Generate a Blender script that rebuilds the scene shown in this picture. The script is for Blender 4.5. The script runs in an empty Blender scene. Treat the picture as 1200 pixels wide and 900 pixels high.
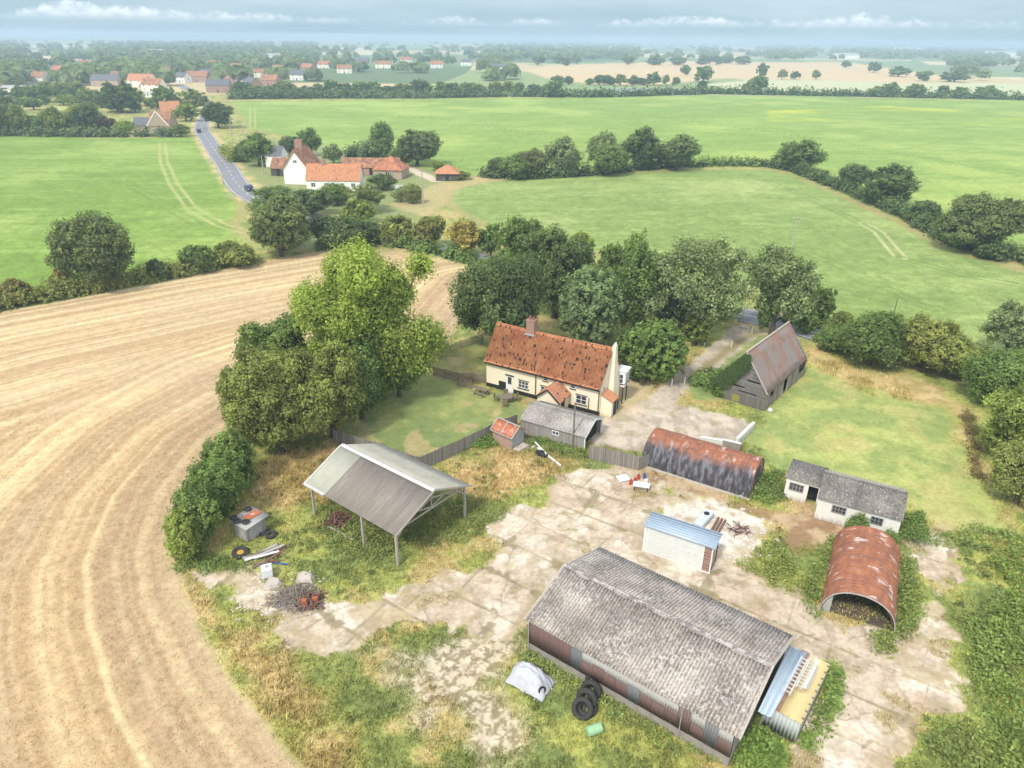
import bpy, math, numpy as np
from mathutils import Vector, Matrix
R = math.radians
S = bpy.context.scene
COL = S.collection
# ------------------------------------------------------------------ camera
CH, FP, HY, ROLL = 38.0, 833.0, 44.0, 0.011
PITCH = math.atan((450 - HY) / FP)
_F = np.array([0, math.cos(PITCH), -math.sin(PITCH)]); _R0 = np.array([1., 0, 0]); _U0 = np.cross(_R0, _F)
_R = math.cos(ROLL) * _R0 + math.sin(ROLL) * _U0
_U = -math.sin(ROLL) * _R0 + math.cos(ROLL) * _U0
_C = np.array([0, 0, CH])
def G(px, py, z=0.0):
    """point of the real ground (or height z) seen at a photo pixel"""
    d = _F + (px - 600) / FP * _R + (450 - py) / FP * _U
    return _C + (z - CH) / d[2] * d
def g2(px, py, z=0.0): return tuple(G(px, py, z)[:2])
def depth(p): return float((np.asarray(p, float) - _C) @ _F)
def proj(p):
    q = np.asarray(p, float) - _C; w = q @ _F
    return 600 + FP * (q @ _R) / w, 450 - FP * (q @ _U) / w
def height_at(px, py, top):
    b = G(px, py); lo, hi = 0.0, 36.0
    for _ in range(40):
        m = (lo + hi) / 2
        if proj((b[0], b[1], m))[1] > top: lo = m
        else: hi = m
    return lo
cd = bpy.data.cameras.new('camera'); cam = bpy.data.objects.new('camera', cd); COL.objects.link(cam)
M = Matrix.Identity(4)
for i in range(3):
    M[i][0], M[i][1], M[i][2], M[i][3] = _R[i], _U[i], -_F[i], _C[i]
cam.matrix_world = M
cd.sensor_width = 36; cd.lens = FP / 1200 * 36; cd.clip_start = 0.5; cd.clip_end = 90000
S.camera = cam
# ------------------------------------------------------------------ world, sun, exposure
SUN_EL, SUN_AZ = R(50), R(212)          # azimuth clockwise from +Y: behind the camera, to the left
w = bpy.data.worlds.new('World'); S.world = w; w.use_nodes = True
nt = w.node_tree; N = nt.nodes; Lk = nt.links; N.clear()
out = N.new('ShaderNodeOutputWorld'); bg = N.new('ShaderNodeBackground'); bg.inputs[1].default_value = 0.15
sky = N.new('ShaderNodeTexSky'); sky.sky_type = 'NISHITA'; sky.sun_disc = False
sky.sun_elevation = SUN_EL; sky.sun_rotation = SUN_AZ; sky.air_density = 1.2; sky.dust_density = 1.5
tc = N.new('ShaderNodeTexCoord'); sep = N.new('ShaderNodeSeparateXYZ'); Lk.new(tc.outputs['Generated'], sep.inputs[0])
def wmap(scale, nscale, detail, rough=.55):
    mp = N.new('ShaderNodeMapping'); mp.inputs['Scale'].default_value = scale
    nz = N.new('ShaderNodeTexNoise'); nz.inputs['Scale'].default_value = nscale; nz.inputs['Detail'].default_value = detail
    nz.inputs['Roughness'].default_value = rough
    Lk.new(tc.outputs['Generated'], mp.inputs[0]); Lk.new(mp.outputs[0], nz.inputs[0]); return nz
def wmath(op, a, b=None, c=None):
    m = N.new('ShaderNodeMath'); m.operation = op
    for i, v in enumerate((a, b, c)):
        if v is None: continue
        if isinstance(v, (int, float)): m.inputs[i].default_value = v
        else: Lk.new(v, m.inputs[i])
    return m.outputs[0]
def wramp(f, pts):
    r = N.new('ShaderNodeValToRGB'); e = r.color_ramp.elements
    e[0].position, e[0].color = pts[0][0], (*pts[0][1], 1); e[1].position, e[1].color = pts[1][0], (*pts[1][1], 1)
    for p, c in pts[2:]:
        k = e.new(p); k.color = (*c, 1)
    Lk.new(f, r.inputs[0]); return r.outputs[0]
def wmix(f, a, b):
    m = N.new('ShaderNodeMix'); m.data_type = 'RGBA'
    Lk.new(f, m.inputs[0]) if not isinstance(f, float) else setattr(m.inputs[0], 'default_value', f)
    for s, v in ((m.inputs[6], a), (m.inputs[7], b)):
        if isinstance(v, tuple): s.default_value = (*v, 1)
        else: Lk.new(v, s)
    return m.outputs[2]
big = wmap((1, 1, 3.2), 1.6, 5)                       # broken overcast layer
f1 = wramp(big.outputs[0], [(.34, (0, 0, 0)), (.62, (1, 1, 1))])
lay = wmap((1.0, 1.0, 9.0), 2.2, 5)                   # streaks of grey blue stratus low over the horizon
stra = wramp(lay.outputs[0], [(.30, (1.4, 2.15, 2.70)), (.52, (1.9, 2.70, 3.15)), (.72, (2.5, 3.2, 3.5))])
over = wramp(big.outputs[0], [(.30, (5.2, 5.6, 6.2)), (.7, (9.0, 9.0, 9.0))])
sk1 = wmix(f1, sky.outputs[0], over)
low = wramp(sep.outputs[2], [(.03, (1, 1, 1)), (.22, (0, 0, 0))])
sk2 = wmix(wmath('MULTIPLY', low, .93), sk1, stra)
# distant cumulus heads with level bases, 0.6 to 2 degrees up
pr = wmap((1, 1, 0.0), 9, 3, .5); pr2 = wmap((1, 1, .0), 2.2, 1); fl = wmap((1, 1, 1.6), 75, 4, .6)
zz = sep.outputs[2]; hgt_ = wmath('ADD', wmath('MULTIPLY', pr.outputs[0], .050), wmath('MULTIPLY', pr2.outputs[0], .075))
hgt_ = wmath('ADD', hgt_, wmath('MULTIPLY', fl.outputs[0], .016)); dlt = wmath('SUBTRACT', hgt_, wmath('ADD', zz, .0450))
cf = wmath('MULTIPLY', wramp(wmath('MULTIPLY', dlt, 20), [(.0, (0, 0, 0)), (.12, (1, 1, 1))]), wramp(zz, [(.013, (0, 0, 0)), (.022, (1, 1, 1))]))
cc = wramp(fl.outputs[0], [(.35, (3.4, 3.9, 4.4)), (.62, (5.6, 5.8, 6.0))])
sk3 = wmix(wmath('MULTIPLY', cf, .62), sk2, cc)
Lk.new(sk3, bg.inputs[0]); Lk.new(bg.outputs[0], out.inputs[0])
sl = bpy.data.lights.new('sun', 'SUN'); sl.energy = 2.1; sl.angle = R(7); sl.color = (1, .95, .86)
so = bpy.data.objects.new('sun', sl); COL.objects.link(so)
so.rotation_euler = (math.pi / 2 - SUN_EL, 0, math.pi - SUN_AZ)
S.view_settings.view_transform = 'Standard'; S.view_settings.look = 'None'
S.view_settings.exposure = 0.66; S.view_settings.gamma = 1
S.render.engine = 'CYCLES'
try:
    S.cycles.max_bounces = 8; S.cycles.diffuse_bounces = 5; S.cycles.volume_bounces = 1
    S.cycles.transmission_bounces = 4; S.cycles.use_denoising = True
except Exception: pass
# ------------------------------------------------------------------ numpy noise
def _h(i, j, s):
    n = (i.astype(np.int64) * 374761393 + j.astype(np.int64) * 668265263 + s * 974711) & 0x7fffffff
    n = ((n ^ (n >> 13)) * 1274126177) & 0x7fffffff
    return ((n ^ (n >> 16)) & 0xffff) / 65535.0
def vn(x, y, s=0):
    xi = np.floor(x); yi = np.floor(y); fx = x - xi; fy = y - yi
    fx = fx * fx * (3 - 2 * fx); fy = fy * fy * (3 - 2 * fy)
    a = _h(xi, yi, s); b = _h(xi + 1, yi, s); c = _h(xi, yi + 1, s); d = _h(xi + 1, yi + 1, s)
    return (a + (b - a) * fx) * (1 - fy) + (c + (d - c) * fx) * fy
def fbm(x, y, o=4, s=0):
    t = 0; a = .5; n = 0
    for k in range(o):
        t = t + a * vn(x * 2 ** k + 17.3 * k, y * 2 ** k - 9.1 * k, s + k); n += a; a *= .55
    return t / n
def vedge(x, y, s=0):
    """distance between the two nearest cell points: small on straight crack lines"""
    xi = np.floor(x); yi = np.floor(y); d1 = np.full(x.shape, 9.); d2 = np.full(x.shape, 9.)
    for i in (-1, 0, 1):
        for j in (-1, 0, 1):
            a, b = xi + i, yi + j; d = (a + _h(a, b, s) - x) ** 2 + (b + _h(a, b, s + 1) - y) ** 2
            d2 = np.minimum(np.maximum(d1, d), d2); d1 = np.minimum(d1, d)
    return np.sqrt(d2) - np.sqrt(d1)
def sm(a, b, x):
    t = np.clip((x - a) / (b - a), 0, 1); return t * t * (3 - 2 * t)
def polydist(pts, X, Y, closed=True):
    P = np.array(pts); d = np.full(X.shape, 1e18); ins = np.zeros(X.shape, bool); n = len(P)
    for i in range(n if closed else n - 1):
        a = P[i]; b = P[(i + 1) % n]; e = b - a; L2 = max(e @ e, 1e-9)
        t = np.clip(((X - a[0]) * e[0] + (Y - a[1]) * e[1]) / L2, 0, 1)
        d = np.minimum(d, (X - a[0] - t * e[0]) ** 2 + (Y - a[1] - t * e[1]) ** 2)
        if closed and a[1] != b[1]:
            c = ((a[1] > Y) != (b[1] > Y)) & (X < (b[0] - a[0]) * (Y - a[1]) / (b[1] - a[1]) + a[0]); ins ^= c
    return np.where(ins, -np.sqrt(d), np.sqrt(d))
def sdf(pts, X, Y, mg=15):
    P = np.array(pts); r = np.full(X.shape, 99.0)
    m = (X > P[:, 0].min() - mg) & (X < P[:, 0].max() + mg) & (Y > P[:, 1].min() - mg) & (Y < P[:, 1].max() + mg)
    if m.any(): r[m] = polydist(pts, X[m], Y[m])
    return r
def pxp(l, z=0.0): return [g2(a, b, z) for a, b in l]
# ------------------------------------------------------------------ object helpers
def tag(o, label=None, cat=None, group=None, kind=None):
    for k, v in (('label', label), ('category', cat), ('group', group), ('kind', kind)):
        if v: o[k] = v
    return o
def thing(name, loc, rz, label, cat, group=None):
    o = bpy.data.objects.new(name, None); COL.objects.link(o); o.empty_display_size = .3
    o.location = Vector((float(loc[0]), float(loc[1]), float(loc[2]) if len(loc) > 2 else 0.0)); o.rotation_euler = (0, 0, rz)
    return tag(o, label, cat, group)
def raw_mesh(name, V, F, attrs=None, smooth=False, fm=None):
    """V (n,3); F an int array (m,k)"""
    me = bpy.data.meshes.new(name); V = np.asarray(V, np.float32); F = np.asarray(F, np.int32); k = F.shape[1]
    me.vertices.add(len(V)); me.vertices.foreach_set('co', V.ravel())
    me.loops.add(F.size); me.loops.foreach_set('vertex_index', F.ravel())
    me.polygons.add(len(F)); me.polygons.foreach_set('loop_start', np.arange(len(F), dtype=np.int32) * k)
    me.polygons.foreach_set('loop_total', np.full(len(F), k, np.int32))
    if smooth: me.polygons.foreach_set('use_smooth', np.ones(len(F), bool))
    for n, a in (attrs or {}).items():
        a = np.asarray(a, np.float32)
        if a.ndim == 1:
            at = me.attributes.new(n, 'FLOAT', 'POINT'); at.data.foreach_set('value', a)
        else:
            at = me.attributes.new(n, 'FLOAT_COLOR', 'POINT')
            at.data.foreach_set('color', np.concatenate([a, np.ones((len(a), 1), np.float32)], 1).ravel())
    me.update(calc_edges=True); return me
def link(name, me, mat, parent=None):
    o = bpy.data.objects.new(name, me); COL.objects.link(o)
    if mat and not me.materials: me.materials.append(mat)
    if parent is not None: o.parent = parent
    return o
def copy_tree(root, loc, rz, sc=None):
    r = root.copy(); COL.objects.link(r); r.location = loc; r.rotation_euler = (0, 0, rz)
    if sc: r.scale = sc
    for ch in root.children:
        c = ch.copy(); COL.objects.link(c); c.parent = r
        for g in ch.children:
            d = g.copy(); COL.objects.link(d); d.parent = c
    return r
class MB:
    def __init__(s): s.v = []; s.f = []
    def add(s, V, F):
        b = len(s.v); s.v += [tuple(map(float, p)) for p in V]; s.f += [tuple(b + i for i in f) for f in F]; return s
    def box(s, x0, x1, y0, y1, z0, z1):
        return s.add([(x, y, z) for z in (z0, z1) for x, y in ((x0, y0), (x1, y0), (x1, y1), (x0, y1))],
                     [(3, 2, 1, 0), (4, 5, 6, 7), (0, 1, 5, 4), (1, 2, 6, 5), (2, 3, 7, 6), (3, 0, 4, 7)])
    def bar(s, p, q, a=.08, b=None, up=(0, 0, 1)):
        p, q = Vector(p), Vector(q); b = b or a; d = (q - p).normalized(); u = Vector(up)
        if abs(d.dot(u)) > .98: u = Vector((1, 0, 0))
        x = d.cross(u).normalized() * a / 2; y = x.cross(d).normalized() * b / 2
        return s.add([p - x - y, p + x - y, p + x + y, p - x + y, q - x - y, q + x - y, q + x + y, q - x + y],
                     [(3, 2, 1, 0), (4, 5, 6, 7), (0, 1, 5, 4), (1, 2, 6, 5), (2, 3, 7, 6), (3, 0, 4, 7)])
    def tube(s, p, q, r0, r1=None, n=10, cap=True):
        p, q = Vector(p), Vector(q); r1 = r0 if r1 is None else r1; d = (q - p).normalized()
        u = Vector((0, 0, 1)) if abs(d.z) < .95 else Vector((1, 0, 0)); x = d.cross(u).normalized(); y = d.cross(x)
        V = []
        for c, r in ((p, r0), (q, r1)):
            V += [c + (x * math.cos(2 * math.pi * i / n) + y * math.sin(2 * math.pi * i / n)) * r for i in range(n)]
        F = [(i, (i + 1) % n, n + (i + 1) % n, n + i) for i in range(n)]
        if cap: F += [tuple(range(n))[::-1], tuple(range(n, 2 * n))]
        return s.add(V, F)
    def torus(s, c, R_, r, nrm=(0, 0, 1), n=28, m=10, flat=1.0):
        nrm = Vector(nrm).normalized(); u = Vector((1, 0, 0)) if abs(nrm.x) < .9 else Vector((0, 1, 0))
        x = nrm.cross(u).normalized(); y = nrm.cross(x); V = []; F = []
        for i in range(n):
            a = 2 * math.pi * i / n; d = x * math.cos(a) + y * math.sin(a)
            for j in range(m):
                b = 2 * math.pi * j / m; V.append(Vector(c) + d * (R_ + r * math.cos(b)) + nrm * (r * flat * math.sin(b)))
                F.append((i * m + j, ((i + 1) % n) * m + j, ((i + 1) % n) * m + (j + 1) % m, i * m + (j + 1) % m))
        return s.add(V, F)
    def poly(s, pts, nrm_off):
        """flat polygon given thickness by the vector nrm_off"""
        o = Vector(nrm_off); n = len(pts); P = [Vector(p) for p in pts]
        return s.add(P + [p + o for p in P], [tuple(range(n))[::-1], tuple(range(n, 2 * n))] + [(i, (i + 1) % n, n + (i + 1) % n, n + i) for i in range(n)])
    def build(s, name, mat, parent=None, world=False, smooth=False, **kw):
        V = s.v
        if world and parent is not None:
            mi = (Matrix.Translation(parent.location) @ parent.rotation_euler.to_matrix().to_4x4()).inverted()
            V = [tuple(mi @ Vector(p)) for p in V]
        me = bpy.data.meshes.new(name); me.from_pydata(V, [], s.f); me.update()
        import bmesh
        bm = bmesh.new(); bm.from_mesh(me); bmesh.ops.recalc_face_normals(bm, faces=bm.faces); bm.to_mesh(me); bm.free()
        if smooth: me.polygons.foreach_set('use_smooth', np.ones(len(me.polygons), bool))
        o = link(name, me, mat, parent); tag(o, **kw); return o
def corr(name, p00, p10, p11, p01, mat, parent, pitch=.2, amp=.025, th=.02, world=False, seg=6, rag=0, sag=0, rows=1, seed=1, **kw):
    """corrugated sheet: waves run from edge p00-p10 to edge p01-p11; has thickness"""
    A, B, C_, D = [np.array(p, float) for p in (p00, p10, p11, p01)]
    nrm = np.cross(B - A, D - A); nrm /= np.linalg.norm(nrm)
    L = np.linalg.norm(B - A); n = max(2, int(L / pitch * seg)); rs = np.random.RandomState(seed)
    t = np.linspace(0, 1, n + 1); wv = np.sin(t * L / pitch * 2 * np.pi) * amp
    r0 = rs.rand(n // (seg * 4) + 2) * rag; r0 = r0[(np.arange(n + 1) // (seg * 4))]
    V = []
    for j in range(rows + 1):
        s_ = j / rows * np.ones(n + 1)
        if j == 0: s_ = s_ + r0 / np.linalg.norm(D - A)
        p = (A[None] * (1 - t[:, None]) + B[None] * t[:, None]) * (1 - s_[:, None]) + (D[None] * (1 - t[:, None]) + C_[None] * t[:, None]) * s_[:, None]
        p = p + nrm * wv[:, None]
        if sag: p[:, 2] -= sag * np.sin(np.pi * s_) * np.sin(np.pi * t) + sag * .3 * (vn(t * 5, s_ * 3, seed) - .5)
        V.append(p)
    V = np.array(V).reshape(-1, 3); k = n + 1; Vb = V - nrm * th
    F = []
    for j in range(rows):
        for i in range(n):
            a = j * k + i; F.append((a, a + 1, a + k + 1, a + k)); o = len(V); F.append((o + a, o + a + k, o + a + k + 1, o + a + 1))
    o = len(V)
    for i in range(n):
        F.append((i, o + i, o + i + 1, i + 1)); a = rows * k + i; F.append((a, a + 1, o + a + 1, o + a))
    for j in range(rows):
        a = j * k; F.append((a, a + k, o + a + k, o + a)); a = j * k + n; F.append((a, o + a, o + a + k, a + k))
    V = np.concatenate([V, Vb])
    if world:
        mi = (Matrix.Translation(parent.location) @ parent.rotation_euler.to_matrix().to_4x4()).inverted()
        V = np.array([tuple(mi @ Vector(p)) for p in V])
    me = raw_mesh(name, V, np.array(F)); ob = link(name, me, mat, parent); tag(ob, **kw); return ob
# ------------------------------------------------------------------ materials
class NT:
    def __init__(s, name):
        s.m = bpy.data.materials.new(name); s.m.use_nodes = True; s.n = s.m.node_tree.nodes; s.l = s.m.node_tree.links
        s.n.clear(); s.out = s.n.new('ShaderNodeOutputMaterial'); s.tc = s.n.new('ShaderNodeTexCoord')
    def k(s, i, v):
        if isinstance(v, (int, float)): i.default_value = v
        elif isinstance(v, (tuple, list)): i.default_value = (*v, 1) if len(i.default_value) == 4 and len(v) == 3 else v
        elif v is not None: s.l.new(v, i)
    def co(s, scale=(1, 1, 1), rot=(0, 0, 0), src='Object', warp=0, wscale=2):
        c = s.tc.outputs[src]
        if warp:
            nz = s.n.new('ShaderNodeTexNoise'); nz.inputs['Scale'].default_value = wscale; s.l.new(c, nz.inputs[0])
            a = s.n.new('ShaderNodeVectorMath'); a.operation = 'MULTIPLY_ADD'; s.l.new(nz.outputs['Color'], a.inputs[0])
            a.inputs[1].default_value = (warp,) * 3; s.l.new(c, a.inputs[2]); c = a.outputs[0]
        mp = s.n.new('ShaderNodeMapping'); mp.inputs['Scale'].default_value = scale; mp.inputs['Rotation'].default_value = rot
        s.l.new(c, mp.inputs[0]); return mp.outputs[0]
    def noise(s, co, sc, det=4, ro=.6, dis=0):
        z = s.n.new('ShaderNodeTexNoise'); s.l.new(co, z.inputs[0]); z.inputs['Scale'].default_value = sc
        z.inputs['Detail'].default_value = det; z.inputs['Roughness'].default_value = ro; z.inputs['Distortion'].default_value = dis; return z.outputs[0]
    def vor(s, co, sc, feat='F1', o='Color', rnd=1):
        z = s.n.new('ShaderNodeTexVoronoi'); z.feature = feat; s.l.new(co, z.inputs['Vector']); z.inputs['Scale'].default_value = sc
        z.inputs['Randomness'].default_value = rnd; return z.outputs[o]
    def ramp(s, f, pts, interp='LINEAR'):
        r = s.n.new('ShaderNodeValToRGB'); r.color_ramp.interpolation = interp; e = r.color_ramp.elements
        col = lambda c: (*c, 1) if isinstance(c, tuple) else (c, c, c, 1)
        e[0].position, e[0].color = pts[0][0], col(pts[0][1]); e[1].position, e[1].color = pts[1][0], col(pts[1][1])
        for p, c in pts[2:]: e.new(p).color = col(c)
        s.k(r.inputs[0], f); return r.outputs[0]
    def mix(s, f, a, b, t='MIX'):
        m = s.n.new('ShaderNodeMix'); m.data_type = 'RGBA'; m.blend_type = t
        s.k(m.inputs[0], f); s.k(m.inputs[6], a); s.k(m.inputs[7], b); return m.outputs[2]
    def math(s, op, a, b=None, c=None):
        m = s.n.new('ShaderNodeMath'); m.operation = op
        for i, v in enumerate((a, b, c)): s.k(m.inputs[i], v)
        return m.outputs[0]
    def sep(s, v):
        q = s.n.new('ShaderNodeSeparateXYZ'); s.l.new(v, q.inputs[0]); return q.outputs
    def attr(s, n, o='Color'):
        a = s.n.new('ShaderNodeAttribute'); a.attribute_name = n; return a.outputs[o]
    def end(s, color, rough=.9, metal=0, bump=None, bd=.02, bs=.5, spec=.3):
        b = s.n.new('ShaderNodeBsdfPrincipled'); s.k(b.inputs['Base Color'], color); s.k(b.inputs['Roughness'], rough)
        s.k(b.inputs['Metallic'], metal); b.inputs['Specular IOR Level'].default_value = spec
        if bump is not None:
            u = s.n.new('ShaderNodeBump'); u.inputs['Distance'].default_value = bd; u.inputs['Strength'].default_value = bs
            s.l.new(bump, u.inputs['Height']); s.l.new(u.outputs[0], b.inputs['Normal'])
        s.l.new(b.outputs[0], s.out.inputs[0]); return s.m
def m_mottle(name, c1, c2, sc=3, rough=.9, metal=0, bd=.01, c3=None, t3=(.62, .7), sc3=6, stretch=(1, 1, 1), spec=.3):
    t = NT(name); co = t.co(stretch); f = t.noise(co, sc, 6); c = t.mix(t.ramp(f, [(.3, 0.), (.7, 1.)]), c1, c2)
    if c3: c = t.mix(t.ramp(t.noise(co, sc3, 6, .65), [(t3[0], 0.), (t3[1], 1.)]), c, c3)
    fine = t.noise(co, sc * 9, 3); c = t.mix(.25, c, t.ramp(fine, [(.3, (.35, .33, .3)), (.7, (1., 1., 1.))]), 'MULTIPLY')
    return t.end(c, rough, metal, fine, bd, .5, spec)
def m_foliage():
    t = NT('foliage'); oi = t.n.new('ShaderNodeObjectInfo'); a = t.attr('tint', 'Fac'); h = t.attr('hue', 'Fac')
    c = t.mix(t.ramp(h, [(.55, 0.), (1., .6)]), oi.outputs['Color'], t.mix(.38, oi.outputs['Color'], (.30, .30, .05)))
    g = t.n.new('ShaderNodeCombineColor')
    for i in range(3): t.l.new(a, g.inputs[i])
    c = t.mix(1.0, c, g.outputs[0], 'MULTIPLY')
    d = t.n.new('ShaderNodeBsdfPrincipled'); t.l.new(c, d.inputs['Base Color']); d.inputs['Roughness'].default_value = .65; d.inputs['Specular IOR Level'].default_value = .22
    tr = t.n.new('ShaderNodeBsdfTranslucent'); t.l.new(t.mix(1., c, (1.1, 1.25, .5), 'MULTIPLY'), tr.inputs[0])
    mx = t.n.new('ShaderNodeMixShader'); mx.inputs[0].default_value = .42; t.l.new(d.outputs[0], mx.inputs[1]); t.l.new(tr.outputs[0], mx.inputs[2])
    t.l.new(mx.outputs[0], t.out.inputs[0]); return t.m
def m_vcol(name, rough=.9):
    t = NT(name); return t.end(t.attr('col'), rough)
def m_asbestos(name, dark=(.13, .12, .115), light=(.42, .39, .36), bias=.5, pitch=0):
    t = NT(name); co = t.co(); f = t.noise(co, 5.5, 8, .75); f2 = t.noise(co, .45, 3)
    f = t.math('ADD', f, t.math('MULTIPLY', t.math('SUBTRACT', f2, .5), .55))
    c = t.ramp(f, [(bias - .14, dark), (bias + .02, tuple((a + b) / 2 for a, b in zip(dark, light))), (bias + .16, light)])
    st = t.noise(t.co((9, .5, .5)), 2, 4); c = t.mix(t.ramp(st, [(.45, 0.), (.75, .45)]), c, (.10, .095, .09))
    sp = t.vor(co, 3.2, o='Distance'); c = t.mix(t.ramp(sp, [(.10, .85), (.2, 0.)]), c, (.55, .53, .50))
    if pitch:   # sheets of different age, dark line at each lap
        q = t.n.new('ShaderNodeVectorMath'); q.operation = 'FLOOR'; t.l.new(t.co((1 / 1.12, 1 / 1.6, 1 / 40)), q.inputs[0]); wn = t.n.new('ShaderNodeTexWhiteNoise'); t.l.new(q.outputs[0], wn.inputs[0]); c = t.mix(1., c, t.ramp(wn.outputs[0], [(0., (.80, .79, .77)), (1., (1.12, 1.11, 1.09))]), 'MULTIPLY')
        y_ = t.math('FRACT', t.math('MULTIPLY', t.sep(t.tc.outputs['Object'])[1], 1 / 1.6)); c = t.mix(t.ramp(y_, [(.0, .5), (.03, 0.)]), c, (.09, .08, .07))
    if pitch:   # shade of the corrugations painted into the colour, troughs darkened
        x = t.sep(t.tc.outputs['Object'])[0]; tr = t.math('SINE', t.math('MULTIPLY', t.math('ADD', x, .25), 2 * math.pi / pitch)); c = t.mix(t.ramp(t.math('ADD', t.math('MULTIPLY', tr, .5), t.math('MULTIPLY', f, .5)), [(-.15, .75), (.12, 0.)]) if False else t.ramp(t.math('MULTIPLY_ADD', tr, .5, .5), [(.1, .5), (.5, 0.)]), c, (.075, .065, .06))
    if pitch: bl = t.math('MULTIPLY', t.ramp(t.noise(co, 4.2, 4, .7), [(.52, 0.), (.58, 1.)]), t.ramp(t.noise(co, .35, 3), [(.42, .15), (.58, .8)])); c = t.mix(bl, c, (.53, .49, .44)); bl = t.ramp(t.noise(co, 6.5, 3, .7), [(.60, 0.), (.66, .7)]); c = t.mix(bl, c, (.10, .085, .075))
    li = t.noise(co, 1.6, 5, .7); c = t.mix(t.ramp(li, [(.62, 0.), (.74, .35)]), c, (.30, .27, .12))
    return t.end(c, .95, 0, t.noise(co, 30, 3), .012, .5)
def m_tiles(name, a=(.42, .155, .07), b=(.29, .10, .055), dark=.08, tile=(.18, .3)):
    t = NT(name); co = t.co((1 / tile[0], 1 / tile[1], 1 / tile[1]))
    fl = t.n.new('ShaderNodeVectorMath'); fl.operation = 'FLOOR'; t.l.new(co, fl.inputs[0])
    wn = t.n.new('ShaderNodeTexWhiteNoise'); t.l.new(fl.outputs[0], wn.inputs[0]); r = wn.outputs[0]
    c = t.mix(r, a, b); c = t.mix(t.ramp(t.noise(t.co(), .7, 5, .65), [(.38, 0.), (.62, .8)]), c, (.52, .24, .11))
    c = t.mix(t.ramp(t.noise(t.co(), 1.1, 6, .7), [(.55, 0.), (.72, .75)]), c, (.20, .13, .10))
    c = t.mix(t.ramp(r, [(1 - dark - .01, 0.), (1 - dark, 1.)], 'CONSTANT'), c, (.075, .045, .035))
    c = t.mix(t.ramp(t.noise(t.co(), 4.5, 5, .8), [(.60, 0.), (.70, .9)]), c, (.065, .04, .035))
    c = t.mix(t.ramp(t.noise(t.co(), 3.0, 3, .6), [(.66, 0.), (.74, .7)]), c, (.20, .19, .06))
    fr = t.n.new('ShaderNodeVectorMath'); fr.operation = 'FRACTION'; t.l.new(co, fr.inputs[0]); x = t.sep(fr.outputs[0])
    wv = t.math('SINE', t.math('MULTIPLY', x[0], math.pi)); st = t.math('ADD', wv, t.math('MULTIPLY', x[2], .8))
    return t.end(c, .9, 0, st, .035, .8)
def m_rust(name, black=False):
    t = NT(name); co = t.co(); z = t.sep(t.tc.outputs['Object'])
    big_ = t.noise(t.co((.55, 1.4, 1.4)), 1.3, 6, .6)
    c = t.ramp(big_, [(.30, (.20, .080, .048)), (.5, (.31, .118, .060)), (.7, (.40, .170, .085))])
    c = t.mix(t.ramp(t.noise(t.co((1.2, .35, .35)), 2.2, 5, .6), [(.50, 0.), (.62, .65)]), c, (.22, .10, .07))
    c = t.mix(t.ramp(t.math('ABSOLUTE', t.math('SUBTRACT', t.math('FRACT', t.math('MULTIPLY', z[0], .62)), .5)), [(.455, 0.), (.475, .55), (.5, .8)]), c, (.17, .09, .07))
    pt = t.noise(t.co((1.1, .40, .40), warp=.3), 1.6, 7, .68)
    pt = t.math('ADD', pt, t.math('MULTIPLY', t.noise(t.co((4, .5, .5)), 2, 3), .15))
    c = t.mix(t.ramp(pt, [(.655, 0.), (.70, .75)]), c, (.58, .51, .46))
    if black:
        k = t.math('ADD', z[2], t.math('MULTIPLY', t.math('SUBTRACT', t.noise(t.co((.9, .7, .7)), 1.1, 6, .7), .5), 1.9))
        blk = t.ramp(t.noise(t.co((1.9, .35, .6)), 1.6, 6, .65), [(.34, (.030, .030, .036)), (.5, (.075, .070, .075)), (.60, (.17, .175, .20)), (.70, (.15, .075, .055))])
        c = t.mix(t.ramp(k, [(2.0 / 4, 0.), (2.5 / 4, 1.)]) if False else t.ramp(t.math('DIVIDE', k, 4), [(.49, 0.), (.66, 1.)]), blk, c)
    return t.end(c, .75, .1, t.noise(co, 25, 3), .01, .4)
def m_rustroof(name, a=(.20, .085, .06), b=(.17, .14, .14), c0=(.30, .17, .12)):
    t = NT(name); co = t.co((1 / .8, 1 / 1.9, 1 / 1.9)); fl = t.n.new('ShaderNodeVectorMath'); fl.operation = 'FLOOR'; t.l.new(co, fl.inputs[0])
    wn = t.n.new('ShaderNodeTexWhiteNoise'); t.l.new(fl.outputs[0], wn.inputs[0])
    c = t.mix(t.ramp(wn.outputs[0], [(.3, 0.), (.7, 1.)]), a, b); st = t.noise(t.co((3, .6, .6)), 2, 5, .65)
    c = t.mix(t.ramp(st, [(.4, 0.), (.65, .8)]), c, c0); c = t.mix(t.ramp(t.noise(t.co((5, .4, .4)), 2, 4), [(.6, 0.), (.72, .5)]), c, (.40, .38, .36))
    c = t.mix(t.ramp(t.noise(t.co(), .5, 3), [(.45, 0.), (.6, .45)]), c, (.22, .21, .21))
    return t.end(c, .85, .1, t.noise(t.co(), 20, 3), .01, .4)
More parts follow.
